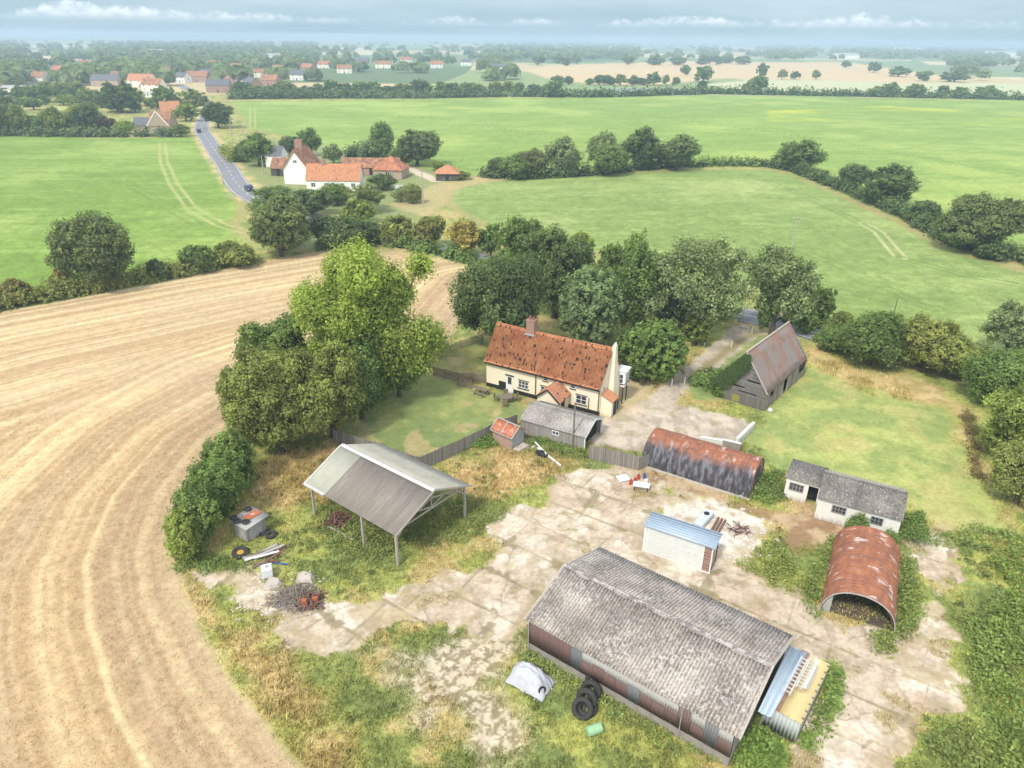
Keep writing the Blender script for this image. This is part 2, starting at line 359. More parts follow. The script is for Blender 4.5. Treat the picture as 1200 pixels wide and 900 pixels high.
def m_boards(name, a, b, w_=.16, ax='x', gap=.05, c3=None):
    t = NT(name); z = t.sep(t.tc.outputs['Object']); v = {'x': z[0], 'y': z[1], 'z': z[2], 'xy': t.math('ADD', z[0], z[1])}[ax]
    q = t.math('DIVIDE', v, w_); wn = t.n.new('ShaderNodeTexWhiteNoise'); wn.noise_dimensions = '1D'; t.l.new(t.math('FLOOR', q), wn.inputs['W'])
    c = t.mix(wn.outputs[0], a, b)
    sc = (9, 9, .8) if ax != 'z' else (.8, .8, 9)
    gr = t.noise(t.co(sc), 2.5, 5, .65); c = t.mix(t.ramp(gr, [(.35, 0.), (.7, .6)]), c, tuple(x * .5 for x in a))
    if c3: c = t.mix(t.ramp(t.noise(t.co(), .8, 4), [(.55, 0.), (.68, .7)]), c, c3)
    e = t.math('FRACT', q); c = t.mix(t.ramp(e, [(gap, 1.), (gap * 1.8, 0.)]), c, (.02, .018, .015))
    return t.end(c, .95, 0, gr, .015, .5)
def m_plaster(name, a, b=None, dirt=(.35, .30, .22)):
    t = NT(name); b = b or tuple(x * .9 for x in a); c = t.mix(t.noise(t.co(), 1.3, 5), a, b); z = t.sep(t.tc.outputs['Object'])
    d = t.math('ADD', t.math('MULTIPLY', z[2], .55), t.noise(t.co((3, 3, .6)), 1.2, 5, .65))
    c = t.mix(t.ramp(d, [(.45, .8), (.75, 0.)]), c, dirt); c = t.mix(t.ramp(t.noise(t.co((5, 5, .5)), 1.5, 5, .7), [(.6, 0.), (.74, .4)]), c, dirt)
    return t.end(c, .9, 0, t.noise(t.co(), 22, 4), .008, .4)
def m_brick(name, a=(.34, .13, .085), b=(.25, .10, .07), mort=(.40, .36, .30), sc=1.0):
    t = NT(name); z = t.sep(t.tc.outputs['Object']); cv = t.n.new('ShaderNodeCombineXYZ'); t.l.new(t.math('ADD', z[0], z[1]), cv.inputs[0]); t.l.new(z[2], cv.inputs[1])
    br = t.n.new('ShaderNodeTexBrick'); t.l.new(cv.outputs[0], br.inputs[0]); br.inputs['Scale'].default_value = 4.4 / sc
    br.inputs['Color1'].default_value = (*a, 1); br.inputs['Color2'].default_value = (*b, 1); br.inputs['Mortar'].default_value = (*mort, 1)
    br.inputs['Mortar Size'].default_value = .03; c = t.mix(t.ramp(t.noise(t.co(), 2, 5), [(.4, 0.), (.75, .5)]), br.outputs[0], (.30, .22, .18))
    return t.end(c, .9, 0, br.outputs[1], .01, .3)
def m_plain(name, c, rough=.7, metal=0, var=.25, spec=.4):
    return m_mottle(name, c, tuple(x * (1 - var) for x in c), 4, rough, metal, .004, spec=spec)
MT = {}
MT['leaf'] = m_foliage()
MT['bark'] = m_mottle('bark', (.12, .09, .065), (.07, .055, .04), 4, .95, 0, .04, stretch=(3, 3, .6))
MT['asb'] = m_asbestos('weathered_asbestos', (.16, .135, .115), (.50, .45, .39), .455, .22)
MT['asb_lt'] = m_asbestos('grey_sheeting', (.22, .20, .175), (.42, .39, .34), .50)
MT['asb_old'] = m_asbestos('old_mossy_sheeting', (.19, .17, .145), (.42, .39, .35), .48)
MT['tile'] = m_tiles('clay_pantiles')
MT['tile_new'] = m_tiles('fresh_clay_tiles', (.50, .23, .13), (.42, .18, .10), .02)
MT['tile_brown'] = m_tiles('brown_tiles', (.22, .12, .085), (.16, .09, .07), .03)
MT['slate'] = m_mottle('slate_roof', (.15, .155, .17), (.11, .11, .125), 2, .7, c3=(.2, .19, .17))
MT['rust'] = m_rust('rusty_painted_iron')
MT['rust_black'] = m_rust('tarred_rusty_iron', True)
MT['rust_roof'] = m_rustroof('rusty_patched_iron', (.215, .115, .085), (.20, .18, .17), (.30, .20, .15))
MT['rust_shed'] = m_mottle('orange_rust_sheet', (.50, .18, .09), (.42, .13, .06), 3, .8, c3=(.62, .55, .50), t3=(.60, .66), sc3=1.6)
MT['steel'] = m_mottle('galvanised_steel', (.50, .54, .52), (.40, .44, .43), 5, .5, .1, c3=(.30, .20, .14), t3=(.64, .7))
MT['blue_sheet'] = m_mottle('pale_blue_sheeting', (.44, .53, .60), (.38, .46, .54), 1.2, .5, .1, c3=(.55, .6, .64))
MT['wood_grey'] = m_boards('grey_boards', (.36, .335, .30), (.25, .23, .20), .15, 'x')
MT['wood_greyxy'] = m_boards('grey_fence_boards', (.31, .28, .24), (.21, .19, .165), .13, 'xy', .06)
MT['wood_dark'] = m_boards('dark_weatherboard', (.125, .11, .10), (.075, .068, .062), .21, 'z', .10, (.22, .20, .18))
MT['wood_gable'] = m_boards('bleached_weatherboard', (.25, .235, .215), (.14, .13, .12), .23, 'z', .10, (.31, .29, .26))
MT['wood'] = m_mottle('bare_timber', (.24, .19, .14), (.16, .125, .09), 6, .9, stretch=(1, 1, 1))
MT['wood_pale'] = m_mottle('pale_timber', (.46, .42, .36), (.36, .32, .27), 5, .9)
MT['cream'] = m_plaster('cream_render', (.78, .70, .53), (.73, .65, .48), (.45, .37, .24))
MT['cream_white'] = m_plaster('pale_render', (.82, .77, .64), (.78, .72, .58), (.5, .44, .33))
MT['white_wall'] = m_plaster('flaking_whitewash', (.72, .70, .64), (.62, .60, .55), (.30, .26, .2))
MT['clean_white'] = m_plaster('clean_white_render', (.82, .80, .74), (.78, .76, .7), (.6, .57, .5))
MT['white'] = m_plain('white_paint', (.80, .80, .78), .5, var=.06)
MT['black'] = m_plain('black_tar', (.02, .02, .022), .6)
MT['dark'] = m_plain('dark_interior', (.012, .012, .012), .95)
MT['glass'] = m_plain('window_glass', (.05, .06, .07), .12, .0, .3, 1.0)
MT['brick'] = m_brick('red_brick')
MT['brick_pink'] = m_brick('pink_brick', (.42, .22, .17), (.36, .18, .14))
MT['brick_buff'] = m_brick('buff_brick', (.42, .31, .20), (.36, .26, .17))
MT['block'] = m_mottle('concrete_blocks', (.34, .31, .27), (.25, .22, .19), 2, .95, c3=(.16, .15, .12), t3=(.58, .68))
MT['conc'] = m_mottle('broken_concrete', (.52, .47, .40), (.42, .37, .31), 2.5, .95, c3=(.25, .22, .18), t3=(.6, .68), sc3=3)
MT['brown_sheet'] = m_mottle('brown_painted_sheet', (.165, .095, .08), (.125, .08, .072), 2, .65, .0, c3=(.21, .115, .085), stretch=(3, 1, .5))
MT['grey_sheet'] = m_mottle('blue_grey_sheet', (.16, .168, .175), (.12, .125, .13), 2, .6, .0, stretch=(3, 1, .5))
MT['galv_old'] = m_mottle('pale_old_sheet', (.46, .45, .43), (.34, .33, .31), 4, .7, .1, stretch=(3, 1, .6))
MT['rubber'] = m_mottle('tyre_rubber', (.035, .035, .033), (.055, .052, .047), 6, .85)
MT['tarp'] = m_mottle('white_tarpaulin', (.50, .51, .54), (.42, .43, .46), 3, .5, 0, .01)
MT['green_pl'] = m_mottle('pale_green_plastic', (.28, .48, .26), (.33, .52, .31), 3, .55)
MT['yellow'] = m_mottle('yellow_paint', (.60, .36, .06), (.5, .3, .05), 4, .6)
MT['yellow_roof'] = m_mottle('cream_yellow_sheet', (.66, .53, .24), (.6, .5, .27), 2.2, .7, c3=(.40, .20, .09), t3=(.60, .7), sc3=3)
MT['stick'] = m_mottle('dry_branches', (.22, .17, .13), (.30, .25, .2), 6, .95)
MT['scrap'] = m_mottle('rusty_scrap', (.20, .095, .065), (.15, .085, .07), 5, .8)
MT['ibc'] = m_mottle('translucent_white_plastic', (.68, .70, .69), (.6, .62, .62), 3, .4)
MT['asphalt'] = m_mottle('worn_asphalt', (.25, .25, .265), (.20, .20, .215), .3, .9, c3=(.30, .29, .285))
MT['paint'] = m_plain('road_paint', (.75, .75, .72), .7, var=.12)
MT['red_pl'] = m_plain('red_plastic', (.5, .07, .04), .5)
MT['blue_pl'] = m_plain('blue_plastic', (.06, .12, .30), .5)
MT['wood_white'] = m_plain('pale_aluminium', (.62, .60, .57), .5)
MT['earth'] = m_mottle('shade_dark_earth', (.13, .105, .08), (.08, .065, .05), 2, .95)  # dark soil colour that paints shade inside the rusty hut
MT['chrome'] = m_plain('steel_bars', (.45, .45, .46), .4, .6)
# ------------------------------------------------------------------ ground painting (all in world metres)
def lin(r, g, b):
    f = lambda c: ((c / 255 + .055) / 1.055) ** 2.4 if c > 10 else c / 255 / 12.92
    return np.array([f(r), f(g), f(b)])
HEADLAND = pxp([(392, 960), (352, 900), (315, 850), (258, 775), (212, 690), (200, 640), (218, 575), (262, 515), (330, 470), (440, 425), (520, 385), (560, 330)])
STUB = pxp([(392, 960), (352, 900), (315, 850), (258, 775), (212, 690), (200, 640), (218, 575), (262, 515), (330, 490), (440, 455), (500, 430), (528, 405), (540, 350), (552, 306), (430, 291), (370, 295), (300, 308), (100, 347), (0, 365), (-300, 430)]) + [(-160, 40), (-100, -40), (-10, -40)]
TOPH = pxp([(-300, 430), (0, 365), (300, 308), (370, 295), (430, 291), (552, 306)])
FIELD_L = pxp([(-260, 160), (0, 159), (70, 158), (110, 162), (225, 160), (236, 165), (262, 205), (292, 246), (280, 262), (300, 286), (200, 315), (100, 340), (0, 358), (-300, 420)])
FIELD_B = pxp([(520, 224), (560, 213), (600, 209), (700, 204), (820, 198), (900, 198), (930, 204), (1000, 234), (1060, 262), (1110, 290), (1200, 316), (1420, 372)]) + [(140, 84), (92, 78)] + pxp([(1150, 412), (1060, 398), (960, 372), (880, 340), (740, 310), (560, 262), (522, 240)])
FIELD_A = pxp([(268, 119), (590, 115), (820, 112), (1200, 117), (1600, 125), (1700, 330), (1200, 306), (1110, 282), (1060, 252), (1000, 224), (930, 196), (820, 192), (700, 199), (570, 208), (530, 206), (400, 178), (290, 150)])
ROAD_L = [(180, 6), (120, 45), (88, 66)] + [g2(*p) for p in [(1140, 431), (1080, 419), (960, 391), (885, 372)]] + [(5, 123), (-25, 146.5), (-46, 164)] + [g2(*p) for p in [(291, 228), (264, 193), (243, 163), (236, 148)]] + [(-170, 420), (-215, 520), (-280, 640)]
DRIVE = pxp([(860, 381), (905, 389), (884, 396), (866, 409), (838, 432), (806, 456), (790, 474), (830, 482), (872, 490), (882, 500), (868, 520), (800, 512), (770, 500), (752, 530), (700, 520), (698, 498), (733, 482), (758, 466), (796, 436), (834, 406)])
LAWN = pxp([(392, 507), (440, 470), (470, 440), (512, 437), (560, 452), (605, 470), (640, 486), (612, 492), (602, 487), (545, 520), (492, 538)])
LAWN2 = pxp([(505, 410), (540, 402), (620, 385), (700, 395), (740, 420), (770, 435), (730, 452), (700, 470), (600, 470), (560, 444), (512, 434)])
VERGE = pxp([(800, 440), (830, 428), (875, 398), (905, 392), (880, 412), (850, 440), (860, 470), (815, 468)])
PADD = pxp([(905, 470), (940, 430), (960, 415), (1080, 445), (1130, 470), (1140, 540), (1175, 600), (1210, 640), (1120, 625), (1060, 600), (1000, 560), (900, 545), (860, 510), (885, 490)])
CONC = [pxp(l) for l in [
    [(655, 560), (690, 545), (722, 548), (770, 568), (800, 582), (770, 612), (848, 652), (915, 682), (1000, 728), (1060, 752), (1118, 780), (1125, 840), (1090, 845), (1062, 870), (1050, 960), (900, 960), (935, 860), (975, 790), (880, 770), (800, 725), (700, 680), (680, 690), (640, 690), (622, 715), (600, 745), (520, 742), (470, 740), (420, 755), (370, 762), (318, 735), (270, 700), (240, 672), (290, 664), (345, 690), (420, 706), (478, 690), (500, 672), (560, 660), (585, 640), (566, 626), (605, 600), (640, 580)],
    [(1058, 628), (1085, 622), (1112, 632), (1118, 700), (1116, 795), (1060, 800), (1070, 730), (1085, 690)],
]]
RUIN = pxp([(793, 574), (832, 584), (898, 608), (896, 642), (876, 662), (845, 655), (800, 622), (768, 602)])
DIRT = pxp([(700, 545), (750, 548), (885, 590), (950, 596), (1000, 612), (1060, 612), (1110, 620), (1112, 650), (1075, 640), (1000, 640), (930, 640), (900, 615), (790, 575), (740, 575)])
GRAVEL = pxp([(440, 760), (560, 740), (610, 745), (590, 800), (610, 880), (640, 960), (520, 960), (530, 860), (480, 800)])
DRYS = [pxp(l) for l in [
    [(290, 560), (330, 520), (400, 520), (440, 545), (380, 590), (330, 590)], [(540, 540), (600, 522), (660, 545), (630, 570), (560, 590), (520, 570)],
    [(945, 405), (1010, 430), (1100, 455), (1140, 475), (1150, 560), (1130, 520), (1110, 480), (1000, 455), (950, 430)],
    [(215, 690), (290, 740), (380, 800), (430, 870), (430, 960), (380, 960), (270, 790)], [(640, 520), (690, 545), (650, 560), (620, 540)]]]
LUSH = [pxp(l) for l in [
    [(1070, 620), (1200, 640), (1240, 960), (1060, 960), (1090, 880), (1130, 850), (1125, 700)], [(350, 590), (440, 600), (560, 600), (470, 660), (420, 700), (350, 680)],
    [(860, 650), (900, 625), (960, 640), (960, 720), (900, 690)], [(1000, 740), (1085, 680), (1070, 640), (1095, 700), (1060, 770)], [(560, 780), (620, 760), (800, 850), (860, 960), (650, 960), (620, 860)]]]
FAR = [(lin(205, 180, 140), pxp([(612, 82), (660, 76), (800, 72), (1000, 73), (1095, 82), (1130, 92), (1060, 97), (850, 92), (760, 100), (700, 99), (640, 92)])),
       (lin(150, 155, 150), pxp([(560, 102), (700, 103), (812, 104), (812, 112), (560, 110)])),
       (lin(190, 190, 150), pxp([(830, 98), (900, 92), (1060, 97), (1300, 98), (1300, 116), (830, 111)])),
       (lin(110, 150, 85), pxp([(600, 76), (800, 68), (1080, 72), (1100, 80), (1000, 73), (800, 72), (680, 75)])),
       (lin(120, 150, 95), pxp([(960, 70), (1230, 84), (1230, 92), (1100, 88), (1000, 74)])),
       (lin(190, 175, 140), pxp([(0, 88), (70, 87), (75, 95), (0, 102), (-200, 100), (-200, 88)])),
       (lin(165, 170, 105), pxp([(70, 88), (150, 90), (150, 94), (70, 96)])),
       (lin(180, 178, 110), pxp([(0, 124), (130, 122), (130, 128), (0, 130)])),
       (lin(205, 190, 150), pxp([(140, 62), (205, 62), (215, 66), (150, 68)])), (lin(210, 195, 155), pxp([(345, 56), (430, 56), (440, 64), (360, 64)])),
       (lin(200, 190, 150), pxp([(285, 55), (320, 55), (318, 58), (285, 58)])), (lin(210, 200, 165), pxp([(640, 58), (760, 58), (770, 61), (650, 62)])),
       (lin(120, 160, 90), pxp([(560, 105), (600, 100), (730, 101), (700, 112), (570, 112)])),
       (lin(150, 165, 95), pxp([(410, 101), (540, 102), (540, 109), (400, 107)]))]
YAW = R(-33.5)
def lerp(c, k, m):
    return c * (1 - m[:, None]) + k * m[:, None]
def paint(X, Y):
    """base colour of the ground at world points, class weights and region ids"""
    n = len(X); c = np.zeros((n, 3)); D = np.hypot(X, Y)
    big = fbm(X / 9, Y / 9, 4, 1); mid = fbm(X / 2.3, Y / 2.3, 4, 2); fin = fbm(X / .55, Y / .55, 3, 3); wp = (fbm(X / 3, Y / 3, 4, 4) - .5)
    wf = (fbm(X / .8, Y / .8, 3, 5) - .5)
    reg = np.zeros(n, int); rough = np.ones(n)
    # rough pasture of the farmyard
    g_ = .55 * big + .45 * mid
    c = lerp(np.tile(lin(126, 140, 64), (n, 1)), lin(162, 168, 88), sm(.35, .6, g_))
    c = lerp(c, lin(186, 166, 116), sm(.46, .60, .5 * fbm(X / 5, Y / 5, 5, 8) + .5 * mid) * .8)
    c = lerp(c, lin(84, 104, 40), sm(.55, .68, fbm(X / 1.6, Y / 1.6, 4, 9)) * .35)
    # countryside patchwork beyond
    fx, fy = X / 310 + .35 * fbm(X / 900, Y / 900, 2, 60), Y / 420 + .4 * fbm(X / 700, Y / 700, 2, 61)
    hh = _h(np.floor(fx), np.floor(fy + _h(np.floor(fx), np.floor(fx), 5) * .8), 62)
    pw = np.tile(lin(118, 145, 85), (n, 1))
    for lo, col in ((.3, lin(140, 158, 95)), (.5, lin(196, 178, 135)), (.64, lin(96, 125, 75)), (.78, lin(206, 192, 152)), (.9, lin(150, 150, 125))): pw[hh > lo] = col
    c = lerp(c, pw, sm(560, 600, D + X * .0))
    for col, P in FAR:
        m = sm(2, -4, sdf(P, X, Y, 40)); c = lerp(c, col * (1 + .12 * (fbm(X / 40, Y / 12, 3, 70)[:, None] - .5)), m)
    # meadow around the farmhouse by the road
    m = sm(3, -3, sdf(pxp([(262, 190), (300, 160), (420, 176), (530, 205), (515, 240), (450, 290), (340, 292), (302, 235)]), X, Y))
    c = lerp(c, lin(140, 150, 90), m); rough *= 1 - m * .0
    # crops
    def crop(P, base, alt, yel, seed, rid):
        nonlocal c, rough
        d = sdf(P, X, Y, 12); m = sm(.9, -.6, d + wp * 3)
        if m.max() <= 0: return
        row = fbm(X / 17 + Y / 60, Y / 3.0 - X / 22, 5, seed); bl = fbm(X / 30, Y / 30, 4, seed + 3)
        k = lerp(np.tile(base, (n, 1)), alt, sm(.4, .65, .5 * row + .5 * bl)); k = lerp(k, yel, sm(.55, .72, bl) * .4)
        k = k * (1 + .55 * (fbm(X / 1.4, Y / 1.4, 3, seed + 5)[:, None] - .5) * np.clip(1.4 - D[:, None] / 350, .25, 1)) * (1 + .22 * (fbm(X / 4.5, Y / 4.5, 3, seed + 6)[:, None] - .5))
        edge = sm(3.2, .3, -d + wp * 4) * m
        k = lerp(k, lin(176, 158, 108), edge * .75)
        c = lerp(c, k, m); reg[m > .5] = rid; rough *= 1 - m
    crop(FIELD_L, lin(124, 154, 64), lin(146, 172, 82), lin(168, 182, 96), 20, 2)
    crop(FIELD_B, lin(136, 158, 84), lin(156, 174, 100), lin(176, 182, 116), 30, 2)
    crop(FIELD_A, lin(136, 163, 76), lin(154, 178, 90), lin(178, 190, 98), 40, 3)
    ye = sm(.35, .7, fbm(X / 70, Y / 30, 4, 47)) * sm(2, -2, sdf(pxp([(900, 130), (1040, 124), (1200, 135), (1200, 150), (1050, 142), (900, 142)]), X, Y)); c = lerp(c, lin(205, 205, 70), ye * .8)
    # tractor lines through the crops
    def tram(px, half=.95, wd=.28, col=lin(190, 185, 128), a=.75, sp=1.9):
        nonlocal c
        P = pxp(px); d = np.full(n, 99.); b = np.array(P); mm = (X > b[:, 0].min() - 6) & (X < b[:, 0].max() + 6) & (Y > b[:, 1].min() - 6) & (Y < b[:, 1].max() + 6)
        if mm.any(): d[mm] = np.abs(polydist(P, X[mm], Y[mm], False))
        m = np.exp(-((d - half) / wd) ** 2) * a * (.55 + .9 * fbm(X / 5, Y / 5, 2, 77)); c = lerp(c, col, np.clip(m, 0, 1))
    tram([(190, 168), (192, 190), (203, 215), (225, 245), (262, 265), (292, 272)], 1.1, .42)
    tram([(1012, 262), (1030, 272), (1045, 290), (1056, 302)], 1.0, .34, lin(205, 200, 150))
    dk = lin(104, 132, 62)
    tram([(880, 205), (950, 232), (1010, 262)], 1.0, .3, dk, .7); tram([(1056, 302), (1130, 322), (1200, 335)], 1., .3, dk, .7)
    tram([(850, 262), (930, 270), (1010, 268)], 1., .25, dk, .5); tram([(560, 268), (760, 285), (960, 330), (1100, 362)], 1., .3, dk, .5); tram([(530, 235), (700, 232), (880, 240)], 1., .25, dk, .4)
    tram([(440, 175), (560, 200)], 1., .4, dk, .6); tram([(560, 225), (700, 232), (860, 262), (1000, 318), (1090, 362)], 1., .3, dk, .5); tram([(620, 118), (760, 135), (980, 165), (1190, 205)], 1.2, .5, dk, .6); tram([(330, 122), (520, 140), (760, 180)], 1.2, .5, dk, .5); tram([(0, 205), (90, 200), (150, 215), (230, 262)], 1.1, .35, dk, .5); tram([(296, 150), (296, 125)], 1.2, .5, lin(185, 185, 120), .7)
    # stubble with swaths parallel to the headland
    d = sdf(STUB, X, Y, 12); m = sm(.5, -.4, d + wp * 1.5)
    if (m > 0).any():
        ii = np.where(m > 0)[0]; x, y = X[ii], Y[ii]
        dh = np.abs(polydist(HEADLAND, x, y, False)); dt = np.abs(polydist(TOPH, x, y, False))
        th = x * .35 + y
        def stripes(q, al, s):
            return .34 * fbm(q / 1.9, al / 160, 3, s) + .36 * vn(q / .62, al / 110, s + 9) + .26 * vn(q / .36, al / 60, s + 5)
        a_ = stripes(dh + .5 * (fbm(x / 12, y / 12, 2, 81) - .5), y + x, 82); q2 = dt + .16 * dh + 3 * (fbm(x / 60, y / 60, 2, 84) - .5); b_ = stripes(q2, x, 85)
        bl = sm(30, 18, dh + 6 * (fbm(x / 20, y / 20, 2, 86) - .5)); v = a_ * bl + b_ * (1 - bl)
        k = lerp(np.tile(lin(190, 162, 120), (len(ii), 1)), lin(210, 184, 140), sm(.40, .56, v)); k = lerp(k, lin(228, 206, 158), sm(.53, .68, v) * .8)
        k = lerp(k, lin(190, 168, 136), sm(.55, .7, fbm(x / 16, y / 10, 3, 88)) * .4)
        tr = np.exp(-((np.mod(q2 + 2, 9.2) - 2.0) / .28) ** 2) + np.exp(-((np.mod(q2 + 2, 9.2) - 3.9) / .28) ** 2); k = lerp(k, lin(228, 210, 170), np.clip(tr, 0, 1) * .55 * (1 - bl))
        tr = np.exp(-((dh - 8.6) / .5) ** 2) + np.exp(-((dh - 2.2) / .3) ** 2) + np.exp(-((dh - 15.5) / .5) ** 2); k = lerp(k, lin(228, 204, 156), np.clip(tr, 0, 1) * .32 * bl); nzl = .4 + 1.1 * fbm(x / 7, y / 7, 3, 89); k = lerp(k, lin(226, 203, 156), np.clip(np.exp(-((np.mod(dh, 1.7) - .8) / .20) ** 2) * .42 * nzl * bl + np.exp(-((np.mod(q2, 2.6) - 1.) / .30) ** 2) * .34 * nzl * (1 - bl), 0, 1))
        dk2 = np.exp(-((dh - 4.6) / 1.5) ** 2) + np.exp(-((dh - 12.3) / 1.2) ** 2); k = lerp(k, lin(178, 153, 122), np.clip(dk2, 0, 1) * .5 * bl); k = lerp(k, lin(172, 148, 120), sm(5.5, .5, dh) * .5)
        k = k * (1 + .16 * (fin[ii][:, None] - .5)) * (1 + .18 * (vn(x / .22, y / .22, 90)[:, None] - .5) * np.clip(1.3 - dh[:, None] / 200, .3, 1))
        c[ii] = c[ii] * (1 - m[ii][:, None]) + k * m[ii][:, None]
    reg[m > .5] = 1; rough *= 1 - m
    stub = m.copy()
    # close mown lawn, paddock
    for P, col, col2, a in ((LAWN, lin(122, 146, 66), lin(152, 160, 90), .95), (LAWN2, lin(118, 134, 66), lin(150, 150, 92), .9), (VERGE, lin(112, 146, 56), lin(150, 160, 84), .9)):
        m = sm(.4, -.3, sdf(P, X, Y, 3) + wp)
        if m.max() <= 0: continue
        k = lerp(np.tile(col, (n, 1)), col2, sm(.4, .62, .6 * big + .4 * mid)); k = lerp(k, lin(178, 160, 118), sm(.58, .68, fbm(X / 2.5, Y / 2.5, 4, 91)) * .8)
        c = lerp(c, k * (1 + .2 * (fin[:, None] - .5)), m * a); reg[m > .5] = 4; rough *= 1 - m * .85
    m = sm(1., -1., sdf(PADD, X, Y, 6) + wp * 3); k = lerp(np.tile(lin(140, 160, 74), (n, 1)), lin(170, 178, 98), sm(.4, .6, .5 * big + .5 * mid)); k = lerp(k, lin(186, 172, 120), sm(.52, .66, fbm(X / 4, Y / 4, 4, 93)) * .55)
    c = lerp(c, k * (1 + .25 * (fin[:, None] - .5)), m * .92); reg[m > .5] = 5; rough *= 1 - m * .6
    lush = np.zeros(n); dry = np.zeros(n)
    for P in LUSH: lush = np.maximum(lush, sm(1.2, -1.5, sdf(P, X, Y, 6) + wp * 4))
    c = lerp(c, lerp(np.tile(lin(112, 138, 50), (n, 1)), lin(156, 170, 74), sm(.4, .6, mid)), lush * .6)
    for P in DRYS: dry = np.maximum(dry, sm(1.2, -1.5, sdf(P, X, Y, 6) + wp * 5))
    dry *= 1 - stub; c = lerp(c, lerp(np.tile(lin(176, 150, 100), (n, 1)), lin(206, 180, 130), sm(.4, .6, mid)), dry * .78)
    # bare earth
    m = sm(.8, -1.2, sdf(DIRT, X, Y, 4) + wp * 5) * .9; c = lerp(c, lerp(np.tile(lin(150, 118, 92), (n, 1)), lin(188, 162, 130), sm(.42, .6, mid)), m); rough *= 1 - m * .8
    dirt = m
    m = sm(1.5, -1.5, sdf(GRAVEL, X, Y, 4) + wp * 6) * sm(.3, .5, mid + .1); gp = .5 * vn(X / .16, Y / .16, 98) + .5 * vn(X / .4, Y / .4, 99); c = lerp(c, lerp(np.tile(lin(142, 128, 104), (n, 1)), lin(208, 194, 170), sm(.3, .65, gp)), m * .85); rough *= 1 - m * .7
    # drive: tarmac with gravel ruts
    m = sm(.5, -.3, sdf(DRIVE, X, Y, 3) + wp * 1.2 + wf)
    k = lerp(np.tile(lin(184, 170, 152), (n, 1)), lin(202, 188, 168), sm(.4, .6, .5 * mid + .5 * big)); k = lerp(k, lin(160, 146, 130), sm(.52, .66, fbm(X / 1.4, Y / 3, 4, 95)) * .6)
    k = lerp(k, lin(150, 140, 98), sm(.6, .7, fbm(X / 1.2, Y / 1.2, 4, 96)) * .5)
    a0 = pxp([(886, 390), (866, 400), (848, 414), (818, 438), (794, 458)]); dc = np.abs(polydist(a0, X, Y, False)) if n else 0
    k = lerp(k, lin(150, 138, 96), np.exp(-(dc / .75) ** 2) * .95 * sm(78, 82, Y)); c = lerp(c, k, m); reg[m > .5] = 7; rough *= 1 - m
    m = sm(1.2, -.8, sdf(pxp([(725, 440), (770, 452), (745, 480), (700, 495), (695, 480), (722, 465)]), X, Y, 4) + wp * 2); c = lerp(c, lin(205, 184, 150), m * .7); rough *= 1 - m
    # concrete slabs, joints full of weeds, cracks, stains
    cu_, su = math.cos(YAW), math.sin(YAW); u = X * cu_ + Y * su; v = -X * su + Y * cu_
    u = u + .5 * (fbm(X / 6, Y / 6, 2, 100) - .5); v = v + .5 * (fbm(X / 6, Y / 6, 2, 101) - .5)
    rowi = np.floor(v / 3.6); off = _h(rowi, rowi * 0, 7) * 5.2; du = 3.1 - np.abs(np.mod(u + off, 6.2) - 3.1); dv = 1.8 - np.abs(np.mod(v, 3.6) - 1.8)
    jt = np.minimum(du + .09, dv + .05); ci = np.floor((u + off) / 6.2)
    slabv = _h(rowi, ci, 9); crack = vedge(X / 3.1 + wf * .25, Y / 3.1 + wf * .2, 103); crack2 = vedge(X / 1.4 + wf * .2, Y / 1.4, 104)
    for P in CONC + [RUIN]:
        ruin = P is RUIN
        dd = sdf(P, X, Y, 6); m = sm(.35, -.25, dd + wp * (4.2 if not ruin else 2.5) + wf * 1.2)
        if m.max() <= 0: continue
        wear = fbm(X / 4.5, Y / 4.5, 5, 105); k = lerp(np.tile(lin(196, 178, 155), (n, 1)), lin(215, 199, 178), slabv); k = lerp(k, lin(230, 218, 200), sm(.52, .64, fbm(X / 1.9, Y / 1.9, 4, 106)) * (.55 if not ruin else .95))
        k = lerp(k, lin(166, 142, 114), sm(.50, .66, wear) * .5); k = lerp(k, lin(140, 118, 92), sm(.56, .7, fbm(X / 1.1, Y / 1.1, 4, 107)) * .35)
        k = k * (1 + .28 * (vn(X / .18, Y / .18, 108)[:, None] - .5)) * (1 + .25 * (fin[:, None] - .5))
        wd = .06 + .12 * sm(.42, .62, fbm(X / 2.1, Y / 2.1, 3, 109)) + .55 * sm(.58, .72, fbm(X / 1.3, Y / 1.3, 3, 119))
        jm = sm(wd + .08, wd * .5, jt) * .9; cr = np.maximum(sm(.05, .015, crack) * .5 * sm(.42, .52, mid), sm(.08, .02, crack2) * .22 * sm(.52, .6, mid))
        k = lerp(k, lin(134, 124, 90), np.clip(jm, 0, 1) * .85); k = lerp(k, lin(130, 116, 88), cr); k = lerp(k, lin(232, 224, 208), (.62 * sm(.30, .42, fbm(X / 1.6, Y / 1.6, 4, 121)) if ruin else 0 * X)); ed = sm(.30, .62, fbm(X / 3.0 + 5, Y / 3.0, 5, 122)) * sm(.5, .6, fbm(X / .9, Y / .9, 4, 123)); k = lerp(k, lin(150, 142, 96), ed * (.32 if not ruin else .15))
        hole = sm(.62, .70, .6 * fbm(X / 3.4, Y / 3.4, 4, 112) + .4 * mid) * sm(-7, -1, dd); k = lerp(k, lin(158, 148, 102), hole * .65)
        worn = sm(-2.0, -.2, dd + wp * 5) * sm(.46, .58, fbm(X / 1.5, Y / 1.5, 4, 113)); k = lerp(k, lin(172, 154, 116), worn * .7)
        c = lerp(c, k, m); reg[(m > .5)] = 6; rough *= 1 - m * (1 - .8 * np.maximum(hole, np.clip(jm, 0, 1) * .35))
